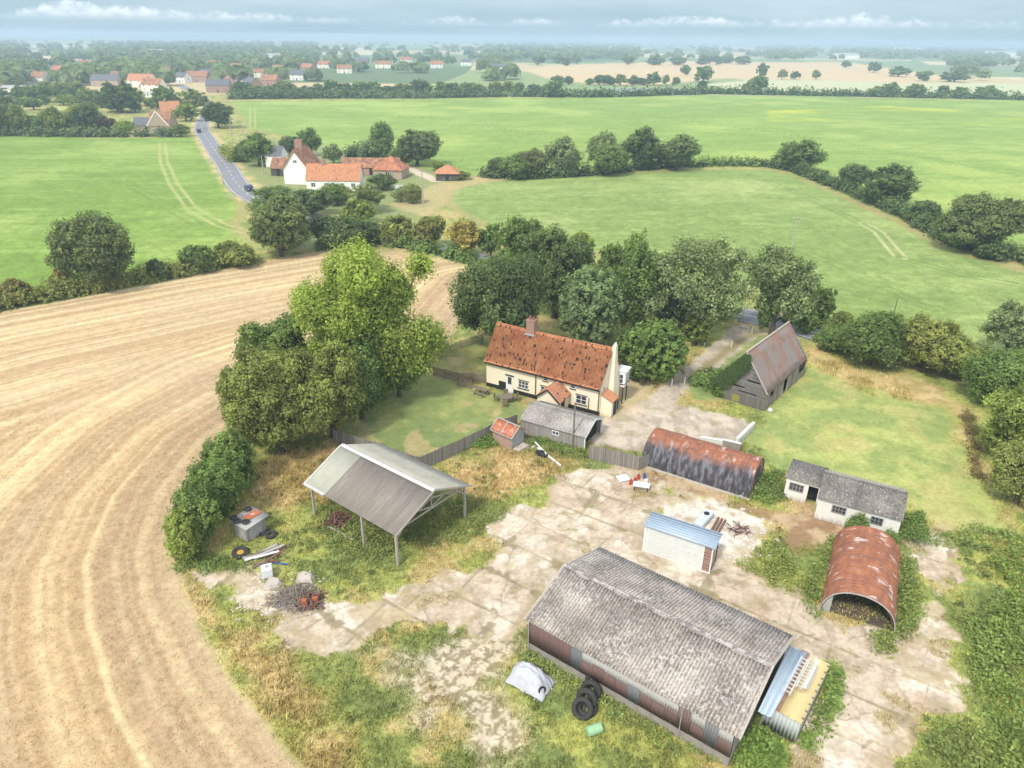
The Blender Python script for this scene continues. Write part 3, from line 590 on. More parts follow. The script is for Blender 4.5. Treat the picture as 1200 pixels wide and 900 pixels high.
    # light verges along the road
    dr = np.abs(polydist(ROAD_L, X, Y, False)); m = sm(6.2, 3.6, dr + wp * 2) * (D > 60); c = lerp(c, lerp(np.tile(lin(150, 158, 96), (n, 1)), lin(204, 180, 132), sm(.35, .6, fbm(X / 5, Y / 5, 3, 120))), m * .85); reg[m > .5] = 0
    trk = np.abs(polydist(pxp([(300, 182), (380, 180), (420, 183), (470, 193), (512, 212), (540, 208)]), X, Y, False)); m = sm(2.4, 1.4, trk + wp); c = lerp(c, lin(206, 192, 165), m)
    m = sm(1.5, -1, sdf(pxp([(455, 240), (520, 212), (575, 205), (600, 210), (540, 218), (522, 240), (500, 255)]), X, Y, 4) + wp * 2); c = lerp(c, lin(186, 168, 122), m * .7)
    lum = c @ np.array([.25, .65, .10]); g_ = np.clip((c[:, 1] - c[:, 0]) / (c[:, 1] + 1e-6) * 3, 0, 1)[:, None]
    ds = np.where((reg == 2) | (reg == 3), .05, .30)[:, None]; c = c * (1 - ds * g_) + (lum[:, None] * np.array([1.10, 1.0, .80])) * (ds * g_); c = c * np.where((reg == 2) | (reg == 3), .80, .88)[:, None]; c = c * np.where((reg == 1), .92, 1.)[:, None]
    return c, reg, rough * (1 - stub), stub, lush, dry
# the ground fan: columns of equal width in the view, rows that thin out towards the horizon
us = np.concatenate([-np.linspace(3.0, .80, 40)[:-1], np.linspace(-.80, .80, 1100), np.linspace(.80, 3.0, 40)[1:]])
pys = np.linspace(915, 47.2, 840); dn = (450 - pys) / FP
cp, sp_ = math.cos(PITCH), math.sin(PITCH)
ys = (CH * (cp + dn * sp_)) / (sp_ - dn * cp)
ys = np.concatenate([[-60, -30, -10, 3, 12, 18, 22, 25], ys[ys > 25.5], ])
ys = ys[ys < 7000]; ys = np.concatenate([ys, np.geomspace(ys[-1] * 1.04, 28000, 26)])
wds = np.maximum(ys * cp + CH * sp_, 22)
XX = (us[None] * wds[:, None]); YY = np.repeat(ys[:, None], len(us), 1); sh = XX.shape
gx, gy = XX.ravel(), YY.ravel()
gc = np.zeros((gx.size, 3)); greg = np.zeros(gx.size, int); grough, gstub, glush, gdry = [np.zeros(gx.size) for _ in range(4)]
_id = np.arange(gx.size).reshape(sh)
for r0 in range(0, sh[0], 60):
    for c0 in range(0, sh[1], 110):
        t_ = _id[r0:r0 + 60, c0:c0 + 110].ravel()
        for dst, val in zip((gc, greg, grough, gstub, glush, gdry), paint(gx[t_], gy[t_])): dst[t_] = val
ZZ = (fbm(gx / 5, gy / 5, 3, 200) - .5) * .12 * (grough > .3) + (fbm(gx / .7, gy / .7, 2, 201) - .5) * .10 * (grough > .5) * (gy < 140)
GV = np.stack([gx, gy, ZZ - .03], 1); ncol = sh[1]; idx = np.arange(sh[0] * sh[1]).reshape(sh)
GF = np.stack([idx[:-1, :-1], idx[:-1, 1:], idx[1:, 1:], idx[1:, :-1]], -1).reshape(-1, 4); freg = greg[GF[:, 0]]
def m_ground():
    t = NT('ground_surface'); co = t.co(src='Object'); c = t.attr('col'); gr = t.attr('grassy', 'Fac')
    f = t.noise(co, 2.6, 8, .7); f2 = t.noise(co, 9, 4, .7)
    m1 = t.ramp(f, [(.30, .58), (.5, 1.), (.72, 1.36)]); m2 = t.ramp(f2, [(.3, .8), (.7, 1.2)]); f3 = t.noise(co, .75, 5, .7); c = t.mix(1., c, t.ramp(f3, [(.33, .87), (.67, 1.13)]), 'MULTIPLY')
    d = t.mix(1., t.mix(1., c, m1, 'MULTIPLY'), m2, 'MULTIPLY'); c2 = t.mix(t.math('MULTIPLY_ADD', gr, .75, .22), c, d)
    return t.end(c2, .95, 0, t.math('ADD', f, t.math('MULTIPLY', f2, .5)), .12, .45, .1)
MG = m_ground()
for rid, nm in enumerate(['ground', 'stubble_field', 'crop_field', 'far_crop_field', 'lawn', 'paddock_ground', 'concrete_yard', 'driveway']):
    fs = GF[freg == rid]
    if not len(fs): continue
    u_, inv = np.unique(fs, return_inverse=True)
    me = raw_mesh(nm, GV[u_], inv.reshape(fs.shape), {'col': gc[u_], 'grassy': np.clip(grough[u_] + (greg[u_] == 2) * .8 + (greg[u_] == 3) * .5 + gstub[u_] * .1, 0, 1)}, smooth=True)
    tag(link(nm, me, MG), kind='structure')
# road with paint
def strip(path, w0, w1, z, name, mat, parent=None, **kw):
    P = [Vector((p[0], p[1], 0)) for p in path]; mb = MB(); n = len(P); V = []
    for i in range(n):
        t_ = (P[min(i + 1, n - 1)] - P[max(i - 1, 0)]).normalized(); nn = Vector((-t_.y, t_.x, 0)); V += [P[i] + nn * w0 + Vector((0, 0, z)), P[i] + nn * w1 + Vector((0, 0, z))]
    mb.add(V, [(2 * i, 2 * i + 1, 2 * i + 3, 2 * i + 2) for i in range(n - 1)]); return mb.build(name, mat, parent, **kw)
def smooth_path(P, k=8):
    P = [Vector((p[0], p[1], 0)) for p in P]; o = []
    for i in range(len(P) - 1):
        a, b, c, d = P[max(i - 1, 0)], P[i], P[i + 1], P[min(i + 2, len(P) - 1)]
        for j in range(k):
            t_ = j / k; o.append(.5 * ((2 * b) + (c - a) * t_ + (2 * a - 5 * b + 4 * c - d) * t_ ** 2 + (3 * b - a - 3 * c + d) * t_ ** 3))
    o.append(P[-1]); return o
RP = smooth_path(ROAD_L)
tag(strip(RP, -3.1, 3.1, .06, 'road', MT['asphalt']), kind='structure')
tag(strip(RP, -2.85, -2.72, .066, 'road_edge_line', MT['paint']), kind='structure'); tag(strip(RP, 2.72, 2.85, .066, 'road_edge_line', MT['paint']), kind='structure')
mb = MB(); acc = 0
for i in range(len(RP) - 1):
    a, b = RP[i], RP[i + 1]; L = (b - a).length; d = (b - a) / L; nn = Vector((-d.y, d.x, 0)) * .07; s_ = 0
    while s_ < L - 2:
        if True:
            p = a + d * s_; q = a + d * min(s_ + 2.6, L); mb.add([p - nn + Vector((0, 0, .066)), p + nn + Vector((0, 0, .066)), q + nn + Vector((0, 0, .066)), q - nn + Vector((0, 0, .066))], [(0, 1, 2, 3)])
        s_ += 7
tag(mb.build('road_centre_line', MT['paint']), kind='structure')
# ------------------------------------------------------------------ haze
hb = MB(); hb.box(-31000, 31000, -200, 31000, -2.0, 47); hz = hb.build('haze', None, kind='stuff')
t = NT('haze_air'); pv = t.n.new('ShaderNodeVolumePrincipled'); pv.inputs['Density'].default_value = .00040
pv.inputs['Color'].default_value = (.54, .70, .88, 1); pv.inputs['Anisotropy'].default_value = .2; t.l.new(pv.outputs[0], t.out.inputs['Volume']); hz.data.materials.append(t.m)
# ------------------------------------------------------------------ foliage generators
def quads(P, Nn, size, rs, tint, hue, asp=.62):
    n = len(P); Nn = Nn / (np.linalg.norm(Nn, axis=1, keepdims=True) + 1e-9); r = rs.normal(size=(n, 3))
    a = np.cross(Nn, r); a /= np.linalg.norm(a, axis=1, keepdims=True) + 1e-9; b = np.cross(Nn, a)
    s = (size * (.65 + .7 * rs.rand(n)))[:, None] / 2; bend = Nn * s * .25
    V = np.stack([P - a * s, P - b * s * asp + bend, P + a * s, P + b * s * asp + bend], 1).reshape(-1, 3)
    return V, np.arange(4 * n).reshape(-1, 4), np.repeat(tint, 4), np.repeat(hue, 4)
def unit(rs, n):
    v = rs.normal(size=(n, 3)); return v / np.linalg.norm(v, axis=1, keepdims=True)
STY = {  # lobes, lobe size, clump sigma, bottom cut, lobe spread, vertical bias
    'oak': (26, .31, .045, .03, .74, 1.0), 'round': (46, .19, .032, .08, .86, 1.0), 'bush': (16, .36, .06, .0, .62, 1.), 'tall': (24, .34, .05, .03, .68, 1.),
    'airy': (38, .19, .05, .10, .86, 1.), 'plume': (28, .22, .042, .08, .88, 1.), 'lumpy': (44, .20, .038, .04, .82, 1.)}
def crown_arrays(W, D_, H, n, leaf, seed, style):
    """crown spanning W x D_ x H metres, standing on z=0, leaves as small bent faces"""
    rs = np.random.RandomState(seed); k, lr, sig, cut, spr, _ = STY[style]
    a = np.array([W / 2, D_ / 2, H / 2 * (1 - cut)]); cz = H * cut + a[2]
    L = unit(rs, k * 3); L = L[L[:, 2] > -.85][:k]; k = len(L)
    rr = rs.uniform(.72, 1.15, k) * lr; C = L * rs.uniform(.6, 1.08, (k, 1)) * spr
    C = np.concatenate([C, [[0, 0, 0], [0, 0, .3], [.2, -.1, -.3]]]); rr = np.concatenate([rr, [.90 if style == 'round' else (.40 if style in ('airy', 'plume') else .52), .42, .4]])
    sc_v = min(1.35, max(.75, a[0] / a[2])) if a[2] > 0 else 1
    ncl = max(30, int(n / 13)); pr = rr ** 2 / (rr ** 2).sum(); P = []; O = []; I = []
    while sum(map(len, P)) < ncl:
        i = rs.choice(len(rr), ncl, p=pr); d = unit(rs, ncl); p = C[i] + d * rr[i][:, None] * (rs.uniform(.78, 1.06, (ncl, 1)) + (rs.rand(ncl, 1) < .14) * rs.uniform(.02, .30, (ncl, 1)))
        ok = np.ones(ncl, bool)
        for j in range(len(rr)): ok &= (np.linalg.norm(p - C[j], axis=1) > rr[j] * .86) | (i == j)
        ok &= (p[:, 2] > -.95); 
        P.append(p[ok]); O.append(d[ok]); I.append(i[ok])
    P = np.concatenate(P)[:ncl]; O = np.concatenate(O)[:ncl]; I = np.concatenate(I)[:ncl]
    lobe_t = rs.normal(1, .13, len(rr)); cl_t = rs.normal(1, .20, ncl); m = max(3, n // ncl)
    idx_ = np.repeat(np.arange(ncl), m); N_ = len(idx_)
    off = rs.normal(size=(N_, 3)) * sig * 1.0; Pp = P[idx_] + off
    top = Pp[:, 2]; tint = np.clip(lobe_t[I[idx_]] * cl_t[idx_] * rs.normal(1, .10, N_), .45, 1.7); hue = np.clip(.45 + .25 * rs.normal(size=ncl)[idx_] + .15 * (lobe_t[I[idx_]] - 1) * 6, 0, 1)
    W3 = Pp * a + [0, 0, cz]; O3 = O[idx_] / a * a.max()
    Nn = O3 / np.linalg.norm(O3, axis=1, keepdims=True) * .9 + .75 * unit(rs, N_) + [0, 0, .35]
    V, F, T, U = quads(W3, Nn, np.full(N_, leaf), rs, tint, hue)
    # inner, bigger leaves that close the crown
    n2 = max(20, int(N_ * .10)); j = rs.choice(len(rr), n2, p=pr); q = C[j] + unit(rs, n2) * (rr[j] * rs.uniform(.25, .8, n2))[:, None]
    V2, F2, T2, U2 = quads(q * a + [0, 0, cz], unit(rs, n2), np.full(n2, leaf * 3.0 * (1 if style != 'airy' else .7)), rs, rs.normal(.8, .08, n2), np.full(n2, .3))
    V = np.concatenate([V, V2]); F = np.concatenate([F, F2 + len(T)]); T = np.concatenate([T, T2]); U = np.concatenate([U, U2])
    V[:, 2] = np.maximum(V[:, 2], .05)
    return V, F, T, U, (C * a + [0, 0, cz])
def trunk_mb(H, r, tips, rs, lean=0):
    mb = MB(); top = H * .55; p = Vector((0, 0, -.1)); pts = [p]
    for i in range(1, 5): pts.append(Vector((rs.normal() * .02 * H * i / 4, rs.normal() * .02 * H * i / 4, top * i / 4)))
    for i in range(4): mb.tube(pts[i], pts[i + 1], r * (1.25 if i == 0 else 1 - .16 * i), r * (1 - .16 * (i + 1)), 8)
    for tp in tips[:9]:
        s_ = pts[1 + rs.randint(3)]; e = Vector(tp); mid = s_.lerp(e, .5) + Vector((0, 0, -.06 * H)); mb.tube(s_, mid, r * .45, r * .28, 6); mb.tube(mid, e, r * .28, r * .08, 6)
    return mb
_cache = {}
def tree(px, py, wpx, top, color, style='oak', label=None, cat='tree', name='tree', group=None, near=None, seed=None, dr=.95, base=None, trunk=True, var=None):
    b = np.array(base) if base is not None else G(px, py); dp = depth((b[0], b[1], 2)); W = wpx * dp / FP
    H = None
    lo, hi = .3, 32.
    for _ in range(34):
        m = (lo + hi) / 2
        if proj((b[0], b[1], m))[1] > top: lo = m
        else: hi = m
    H = lo; ppm = FP / dp * .853
    seed = seed if seed is not None else int(abs(px * 7 + py * 13)) % 9973
    if near is None: near = dp < 170
    if near:
        leaf = max(.17, 2.7 / ppm); area = 3.2 * (W / 2) * (W / 2 + H) ; n = int(np.clip(area * 1.9 / (leaf * leaf * .31), 1500, 42000))
        if style == 'airy': n = int(n * .72)
        V, F, T, U, tips = crown_arrays(W, W * dr, H, n, leaf, seed, style); me = raw_mesh('crown', V, F, {'tint': T, 'hue': U}); me.materials.append(MT['leaf'])
        r = thing(name, (b[0], b[1], 0), 0, label, cat, group); c = link('crown', me, None, r); c.color = (*LC(color), 1)
        if trunk: trunk_mb(H, max(.1, .022 * H + .012 * W), [tuple(x) for x in tips], np.random.RandomState(seed)).build('trunk', MT['bark'], r)
        return r
    lod = 0 if ppm > 2.2 else (1 if ppm > 1.0 else 2); v = (seed % 4) if var is None else var; key = (style, lod, v)
    if key not in _cache:
        n = (5200, 1500, 520)[lod]; lf = (.045, .080, .13)[lod] * 12
        V, F, T, U, tips = crown_arrays(12, 12, 12, n, lf, 500 + v * 17 + lod, style); me = raw_mesh('crown', V, F, {'tint': T, 'hue': U}); me.materials.append(MT['leaf'])
        tm = trunk_mb(12, .4, [tuple(x) for x in tips], np.random.RandomState(v)); t0 = bpy.data.meshes.new('trunk'); t0.from_pydata(tm.v, [], tm.f); t0.materials.append(MT['bark']); _cache[key] = (me, t0)
    me, t0 = _cache[key]; r = thing(name, (b[0], b[1], 0), (seed % 63) / 10, label, cat, group)
    c = link('crown', me, None, r); c.color = (*LC(color), 1); c.scale = (W / 12 * 1.05, W / 12 * 1.05, H / 12 * 1.0)
    if trunk: q = link('trunk', t0, None, r); q.scale = c.scale
    return r
def leafy_strip(name, path, width, hgt, color, label, cat='hedge', group=None, leaf=None, seed=1, dens=1.0, lump=.35, kind=None, color_var=0, parent=None):
    """hedge along a polyline: uneven top, leaf clumps over the faces, closed by inner leaves"""
    P = [Vector((p[0], p[1], 0)) for p in path]; cum = [0]
    for i in range(len(P) - 1): cum.append(cum[-1] + (P[i + 1] - P[i]).length)
    Lt = cum[-1]; rs = np.random.RandomState(seed); dp = depth((P[len(P) // 2].x, P[len(P) // 2].y, 1)); leaf = leaf or max(.17, 3.0 / (FP / dp * .853))
    n = int(min(60000, Lt * (2 * hgt + width) * 1.35 * dens / (leaf * leaf * .31))); ncl = max(20, n // 11)
    s_ = rs.rand(ncl) * Lt; k = np.clip(np.searchsorted(cum, s_) - 1, 0, len(P) - 2); A = np.array([[p.x, p.y] for p in P]); c0 = np.array(cum)
    tt = ((s_ - c0[k]) / (c0[k + 1] - c0[k]))[:, None]; ce = A[k] * (1 - tt) + A[k + 1] * tt; dr = A[k + 1] - A[k]; dr /= np.linalg.norm(dr, axis=1, keepdims=True); nr = np.stack([-dr[:, 1], dr[:, 0]], 1)
    hv = hgt * (1 + lump * 2 * (vn(s_ / (hgt * 1.3), s_ * 0, seed) - .5) + lump * (vn(s_ / (hgt * .45), s_ * 0, seed + 1) - .5)); wv = width * (1 + lump * 1.4 * (vn(s_ / (hgt * 1.1), s_ * 0, seed + 2) - .5))
    e = np.minimum(s_, Lt - s_); hv *= np.clip(.45 + e / (hgt * .8), 0, 1)
    th = rs.uniform(0, np.pi, ncl); rad = rs.uniform(.72, 1.04, ncl) ** .5; x = np.sign(np.cos(th)) * np.abs(np.cos(th)) ** .7 * rad; z = np.abs(np.sin(th)) ** .7 * rad
    C3 = np.concatenate([ce + nr * (x * wv / 2)[:, None], (z * hv)[:, None]], 1); O = np.concatenate([nr * x[:, None], z[:, None]], 1)
    ct = rs.normal(1, .15, ncl) * (1 + .3 * (vn(s_ / 2.5, z * 3, seed + 4) - .5)); ch = np.clip(.45 + .28 * rs.normal(size=ncl) + color_var * (vn(s_ / 4, s_ * 0, seed + 6) - .4), 0, 1)
    m = 11; ix = np.repeat(np.arange(ncl), m); N_ = len(ix); Pp = C3[ix] + rs.normal(size=(N_, 3)) * leaf * .75
    V, F, T, U = quads(Pp, O[ix] + .7 * unit(rs, N_) + [0, 0, .3], np.full(N_, leaf), rs, np.clip(ct[ix] * rs.normal(1, .1, N_), .4, 1.7), ch[ix])
    n2 = N_ // 9; q = rs.randint(ncl, size=n2); sc = rs.uniform(.1, .7, (n2, 1)); C2 = np.concatenate([ce[q] + (C3[q, :2] - ce[q]) * sc, C3[q, 2:] * sc], 1)
    V2, F2, T2, U2 = quads(C2, unit(rs, n2), np.full(n2, leaf * 3), rs, np.full(n2, .8), np.full(n2, .3))
    V = np.concatenate([V, V2]); V[:, 2] = np.maximum(V[:, 2], .01); me = raw_mesh(name, V, np.concatenate([F, F2 + len(T)]), {'tint': np.concatenate([T, T2]), 'hue': np.concatenate([U, U2])})
    me.materials.append(MT['leaf']); o = link(name, me, None, parent); o.color = (*LC(color), 1); tag(o, label, cat, group, kind); return o
def leaf_patch(name, polys, hgt, color, label, cat, seed=1, leaf=.24, dens=1.0, kind=None, parent=None, zb=0):
    """low sprawling growth over an area: heights follow noise"""
    rs = np.random.RandomState(seed); Vs = []; n0 = 0; out_ = [[], [], [], []]
    for P in polys:
        A = np.array(P); a0, a1 = A.min(0), A.max(0); ar = abs(sum(A[i][0] * A[(i + 1) % len(A)][1] - A[(i + 1) % len(A)][0] * A[i][1] for i in range(len(A)))) / 2
        n = int(ar * dens * 2.2 / (leaf * leaf * .31) / 9 * (a1 - a0).prod() / ar); x = rs.uniform(a0[0], a1[0], n); y = rs.uniform(a0[1], a1[1], n)
        d = sdf(P, x, y, 5) + 1.6 * (fbm(x / 1.6, y / 1.6, 3, seed + 3) - .5); k = d < 0; x, y, d = x[k], y[k], d[k]
        h = hgt * (.25 + 1.1 * fbm(x / 1.7, y / 1.7, 3, seed)) * np.clip(.25 - d / (hgt * 1.2), 0, 1); ix = np.repeat(np.arange(len(x)), 9); N_ = len(ix)
        z = np.maximum(h[ix] * rs.uniform(.45, 1.0, N_), .03) + zb; C = np.stack([x[ix], y[ix], z], 1) + rs.normal(size=(N_, 3)) * [leaf, leaf, leaf * .3]
        ct = rs.normal(1, .16, len(x)) * (1 + .5 * (fbm(x / 1.2, y / 1.2, 3, seed + 9) - .5)); ch = np.clip(.15 + .9 * fbm(x / 2.2, y / 2.2, 3, seed + 5) + .18 * rs.normal(size=len(x)), 0, 1)
        V, F, T, U = quads(C, unit(rs, N_) * .8 + [0, 0, .9], np.full(N_, leaf), rs, np.clip(ct[ix] * rs.normal(1, .1, N_), .4, 1.7), ch[ix])
        V[:, 2] = np.maximum(V[:, 2], .01 + zb)
        for l, v in zip(out_, (V, F + n0, T, U)): l.append(v)
        n0 += len(V)
    me = raw_mesh(name, np.concatenate(out_[0]), np.concatenate(out_[1]), {'tint': np.concatenate(out_[2]), 'hue': np.concatenate(out_[3])}); me.materials.append(MT['leaf'])
    o = link(name, me, None, parent); o.color = (*LC(color), 1); tag(o, label, cat, None, kind); return o
# leaf colours
def LC(c):
    l = sum(c) / 3; k = (2.00, 1.93, 1.42); return tuple(min(.42, (x * .90 + l * .10) * q + .010) for x, q in zip(c, k))
DK = (.062, .095, .040); MID = (.092, .140, .044); OLV = (.135, .160, .048); PALE = (.150, .190, .112); LIME = (.165, .215, .042); GRY = (.095, .130, .065); ORG = (.27, .20, .055); PUR = (.055, .026, .034); YLG = (.14, .18, .045); FRG = (.090, .142, .042)
# ------------------------------------------------------------------ cottage
def window(mb_parent, x, z, w_, h_, y=-.03, ax='x', lights=2, bars=1, sill=True, name='window', side=1):
    """casement in a wall: frame with pane, glazing bars and sill as sub-parts; ax is the wall's direction"""
    def B(mb, a0, a1, d0, d1, z0, z1):
        if ax == 'x': mb.box(a0, a1, y + min(d0 * -side, d1 * -side), y + max(d0 * -side, d1 * -side), z0, z1)
        else: mb.box(y + min(d0 * side, d1 * side), y + max(d0 * side, d1 * side), a0, a1, z0, z1)
    f = MB(); t_ = .07
    B(f, x - w_ / 2, x + w_ / 2, 0, .06, z - h_ / 2, z - h_ / 2 + t_); B(f, x - w_ / 2, x + w_ / 2, 0, .06, z + h_ / 2 - t_, z + h_ / 2)
    for i in range(lights + 1):
        c = x - w_ / 2 + t_ / 2 + (w_ - t_) * i / lights; B(f, c - t_ / 2, c + t_ / 2, 0, .058, z - h_ / 2 + t_, z + h_ / 2 - t_)
    for i in range(bars):
        c = z - h_ / 2 + h_ * (i + 1) / (bars + 1); B(f, x - w_ / 2 + t_, x + w_ / 2 - t_, .012, .045, c - .02, c + .02)
    o = f.build(name, MT['white'] if name != 'steel_window' else MT['chrome'], mb_parent)
    g = MB(); B(g, x - w_ / 2 + .02, x + w_ / 2 - .02, -.02, .012, z - h_ / 2 + .02, z + h_ / 2 - .02); g.build('pane', MT['glass'], o)
    if sill: g = MB(); B(g, x - w_ / 2 - .08, x + w_ / 2 + .08, 0, .13, z - h_ / 2 - .08, z - h_ / 2 - .004); g.build('sill', MT['black'], o)
    return o
def gable_wall(L, W, he, hr, mat, parent, name='wall', t_=0, extra=None):
    mb = MB(); mb.add([(0, 0, 0), (L, 0, 0), (L, W, 0), (0, W, 0), (0, 0, he), (L, 0, he), (L, W, he), (0, W, he), (0, W / 2, hr - .06), (L, W / 2, hr - .06)],
                      [(0, 1, 5, 4), (2, 3, 7, 6), (3, 0, 4, 8, 7), (1, 2, 6, 9, 5), (4, 5, 9, 8), (6, 7, 8, 9), (0, 3, 2, 1)]); return mb.build(name, mat, parent)
def slab_roof(L, W, he, hr, mat, parent, oh=.2, eo=.25, th=.09, name='roof', ripple=None):
    mb = MB(); s_ = (hr - he) / (W / 2); za = he - s_ * eo
    for sgn in (0, 1):
        y0, ym = (-eo, W / 2) if sgn == 0 else (W + eo, W / 2)
        mb.add([(-oh, y0, za), (L + oh, y0, za), (L + oh, ym, hr), (-oh, ym, hr), (-oh, y0, za + th), (L + oh, y0, za + th), (L + oh, ym, hr + th), (-oh, ym, hr + th)],
               [(0, 1, 2, 3), (4, 5, 6, 7), (0, 1, 5, 4), (1, 2, 6, 5), (2, 3, 7, 6), (3, 0, 4, 7)])
    return mb.build(name, mat, parent)
def tiled_slope(name, x0, x1, ye, ze, yr, zr, mat, parent, col_w=.28, row=.32, seed=0, sag=.10):
    """one roof slope of curved tiles laid in overlapping courses; x along the eave"""
    nx = int((x1 - x0) / col_w * 6); sl = math.hypot(yr - ye, zr - ze); nr = int(sl / row); t_ = np.linspace(0, 1, nx + 1); xs = x0 + (x1 - x0) * t_
    ny_, nz_ = -(zr - ze) / sl * np.sign(yr - ye), abs(yr - ye) / sl; V = []; wv = np.abs(np.sin(np.pi * xs / col_w)) ** .8 * .055; rs = np.random.RandomState(seed)
    for r in range(nr):
        for e, lift in ((0., .045), (1.0, .006)):
            s_ = (r + e) / nr; jit = (_h(np.floor(xs / col_w), xs * 0 + r, 31 + seed) - .5) * .05; off = wv + lift + jit * (1 - e) + .05
            y = ye + (yr - ye) * s_ + ny_ * off; z = ze + (zr - ze) * s_ + nz_ * off - sag * np.sin(np.pi * t_) * s_ + .08 * (vn(xs / 2.2, xs * 0 + s_ * 3, 33 + seed) - .5)
            V.append(np.stack([xs, y, z], 1))
    V.append(V[-1] + [0, 0, -.1]); k = nx + 1; nn = len(V); V = np.array(V).reshape(-1, 3); F = [(j * k + i, j * k + i + 1, (j + 1) * k + i + 1, (j + 1) * k + i) for j in range(nn - 1) for i in range(nx)]
    return link(name, raw_mesh(name, V, np.array(F)), mat, parent)
def cottage():
    A = g2(570, 452); B = g2(702, 487); yaw = R(-29.7); L, W, he, hr = 14.8, 5.6, 3.5, 7.15
    r = thing('cottage', (-3.08, 77.44, 0), yaw, 'cream rendered cottage with a long mottled red pantile roof and brick chimney', 'house')
    gable_wall(L, W, he, hr, MT['cream'], r)
    rf = tiled_slope('roof', -.18, L + .12, -.30, he - .22, W / 2, hr + .02, MT['tile'], r, seed=1)
    b = tiled_slope('rear_slope', -.18, L + .12, W + .30, he - .22, W / 2, hr + .02, MT['tile'], rf, seed=2)
    m = MB(); [m.tube((x, W / 2, hr + .06 - .1 * math.sin(math.pi * x / L)), (x + .42, W / 2, hr + .05 - .1 * math.sin(math.pi * (x + .42) / L)), .13, .12, 8) for x in np.arange(-.15, L, .42)]; m.build('ridge_tiles', MT['tile'], rf)
    m = MB(); m.box(.02, L - .02, -.30, -.24, he - .26, he - .12); m.build('fascia', MT['wood'], r)
    m = MB(); m.box(-.015, 8.35, -.022, .05, -.1, .48); m.box(11.0, L + .012, -.022, .05, -.1, .48); m.box(2.0 - .25, 2.75, -.05, -.024, 0, 1.15); m.build('plinth', MT['black'], r)
    m = MB(); m.box(4.0, 5.05, W / 2 - .42, W / 2 + .42, 6.4, 8.35); m.box(3.95, 5.10, W / 2 - .47, W / 2 + .47, 8.35, 8.55); c = m.build('chimney', MT['brick'], r)
    m = MB(); m.box(3.86, 5.19, W / 2 - .62, W / 2 - .423, 6.72, 6.86); m.build('lead_flashing', MT['galv_old'], c); m = MB(); [m.tube((x, W / 2, 8.54), (x, W / 2, 8.95), .14, .11, 10) for x in (4.3, 4.75)]; m.build('chimney_pots', MT['tile_brown'], c)
    # right gable: tapering rendered stack, porch, oriel with rail
    m = MB(); m.add([(L, 1.9, 0), (L + .75, 1.9, 0), (L + .75, 3.7, 0), (L, 3.7, 0), (L, 1.9, 2.6), (L + .75, 1.9, 2.6), (L + .75, 3.7, 2.6), (L, 3.7, 2.6), (L - .1, 2.35, 5.4), (L + .5, 2.35, 5.4), (L + .5, 3.25, 5.4), (L - .1, 3.25, 5.4), (L + .02, 2.55, 7.6), (L + .40, 2.55, 7.6), (L + .40, 3.05, 7.6), (L + .02, 3.05, 7.6)],
                    [(a + i, a + (i + 1) % 4, a + 4 + (i + 1) % 4, a + 4 + i) for a in (0, 4, 8) for i in range(4)] + [(12, 13, 14, 15)]); m.build('gable_stack', MT['cream'], r)
    m = MB(); [m.tube((L + .22, y, 7.6), (L + .22, y, 7.88), .10, .08, 8) for y in (2.65, 2.95)]; m.build('chimney_pots', MT['cream_white'], r)
    p = MB(); p.box(L + .01, L + 1.35, .25, 1.75, 0, 1.95); p.add([(L + .01, .25, 1.95), (L + 1.35, .25, 1.95), (L + 1.35, 1.75, 1.95), (L + .01, 1.75, 1.95), (L + .01, .25, 2.5), (L + .01, 1.75, 2.5)], [(0, 1, 4), (3, 5, 2), (1, 2, 5, 4)]); po = p.build('side_porch', MT['cream'], r)
    p = MB(); p.add([(L, .1, 2.58), (L + 1.5, .1, 1.92), (L + 1.5, 1.9, 1.92), (L, 1.9, 2.58), (L, .1, 2.68), (L + 1.5, .1, 2.02), (L + 1.5, 1.9, 2.02), (L, 1.9, 2.68)], [(0, 1, 2, 3), (4, 5, 6, 7), (0, 1, 5, 4), (1, 2, 6, 5), (2, 3, 7, 6), (3, 0, 4, 7)]); p.build('porch_roof', MT['tile_new'], po)
    p = MB(); p.box(L + 1.345, L + 1.40, .75, 1.55, .02, 1.85); p.build('door', MT['black'], po)
    p = MB(); p.box(L + .012, L + 1.25, 3.9, 5.3, 2.2, 4.1); ori = p.build('oriel', MT['clean_white'], r); window(ori, 4.6, 3.2, 1.1, 1.2, L + 1.25, 'y', 3, 1); window(ori, L + .66, 3.2, .9, 1.2, 3.9, 'x', 2, 1)
    p = MB(); p.box(L - .02, L + 1.4, 3.78, 5.42, 4.1, 4.22); p.build('oriel_roof', MT['white'], ori); p = MB(); [p.bar((L + 1.1, y, 0), (L + 1.1, y, 2.2), .1) for y in (4., 5.2)]; p.build('posts', MT['black'], ori)
    window(r, .95, 2.9, .5, .8, L, 'y', 1, 1, False)
    # front openings
    p = MB(); p.box(2.75, 3.75, -.045, .0, .05, 2.12); d = p.build('door', MT['white'], r); q = MB(); q.box(3.0, 3.5, -.06, -.046, 1.05, 1.95); q.build('door_glass', MT['glass'], d); q = MB(); q.box(2.68, 3.82, -.16, -.03, 2.14, 2.24); q.build('door_hood', MT['black'], d); q = MB(); q.box(2.7, 3.8, -.45, -.03, -.05, .1); q.build('step', MT['conc'], d)
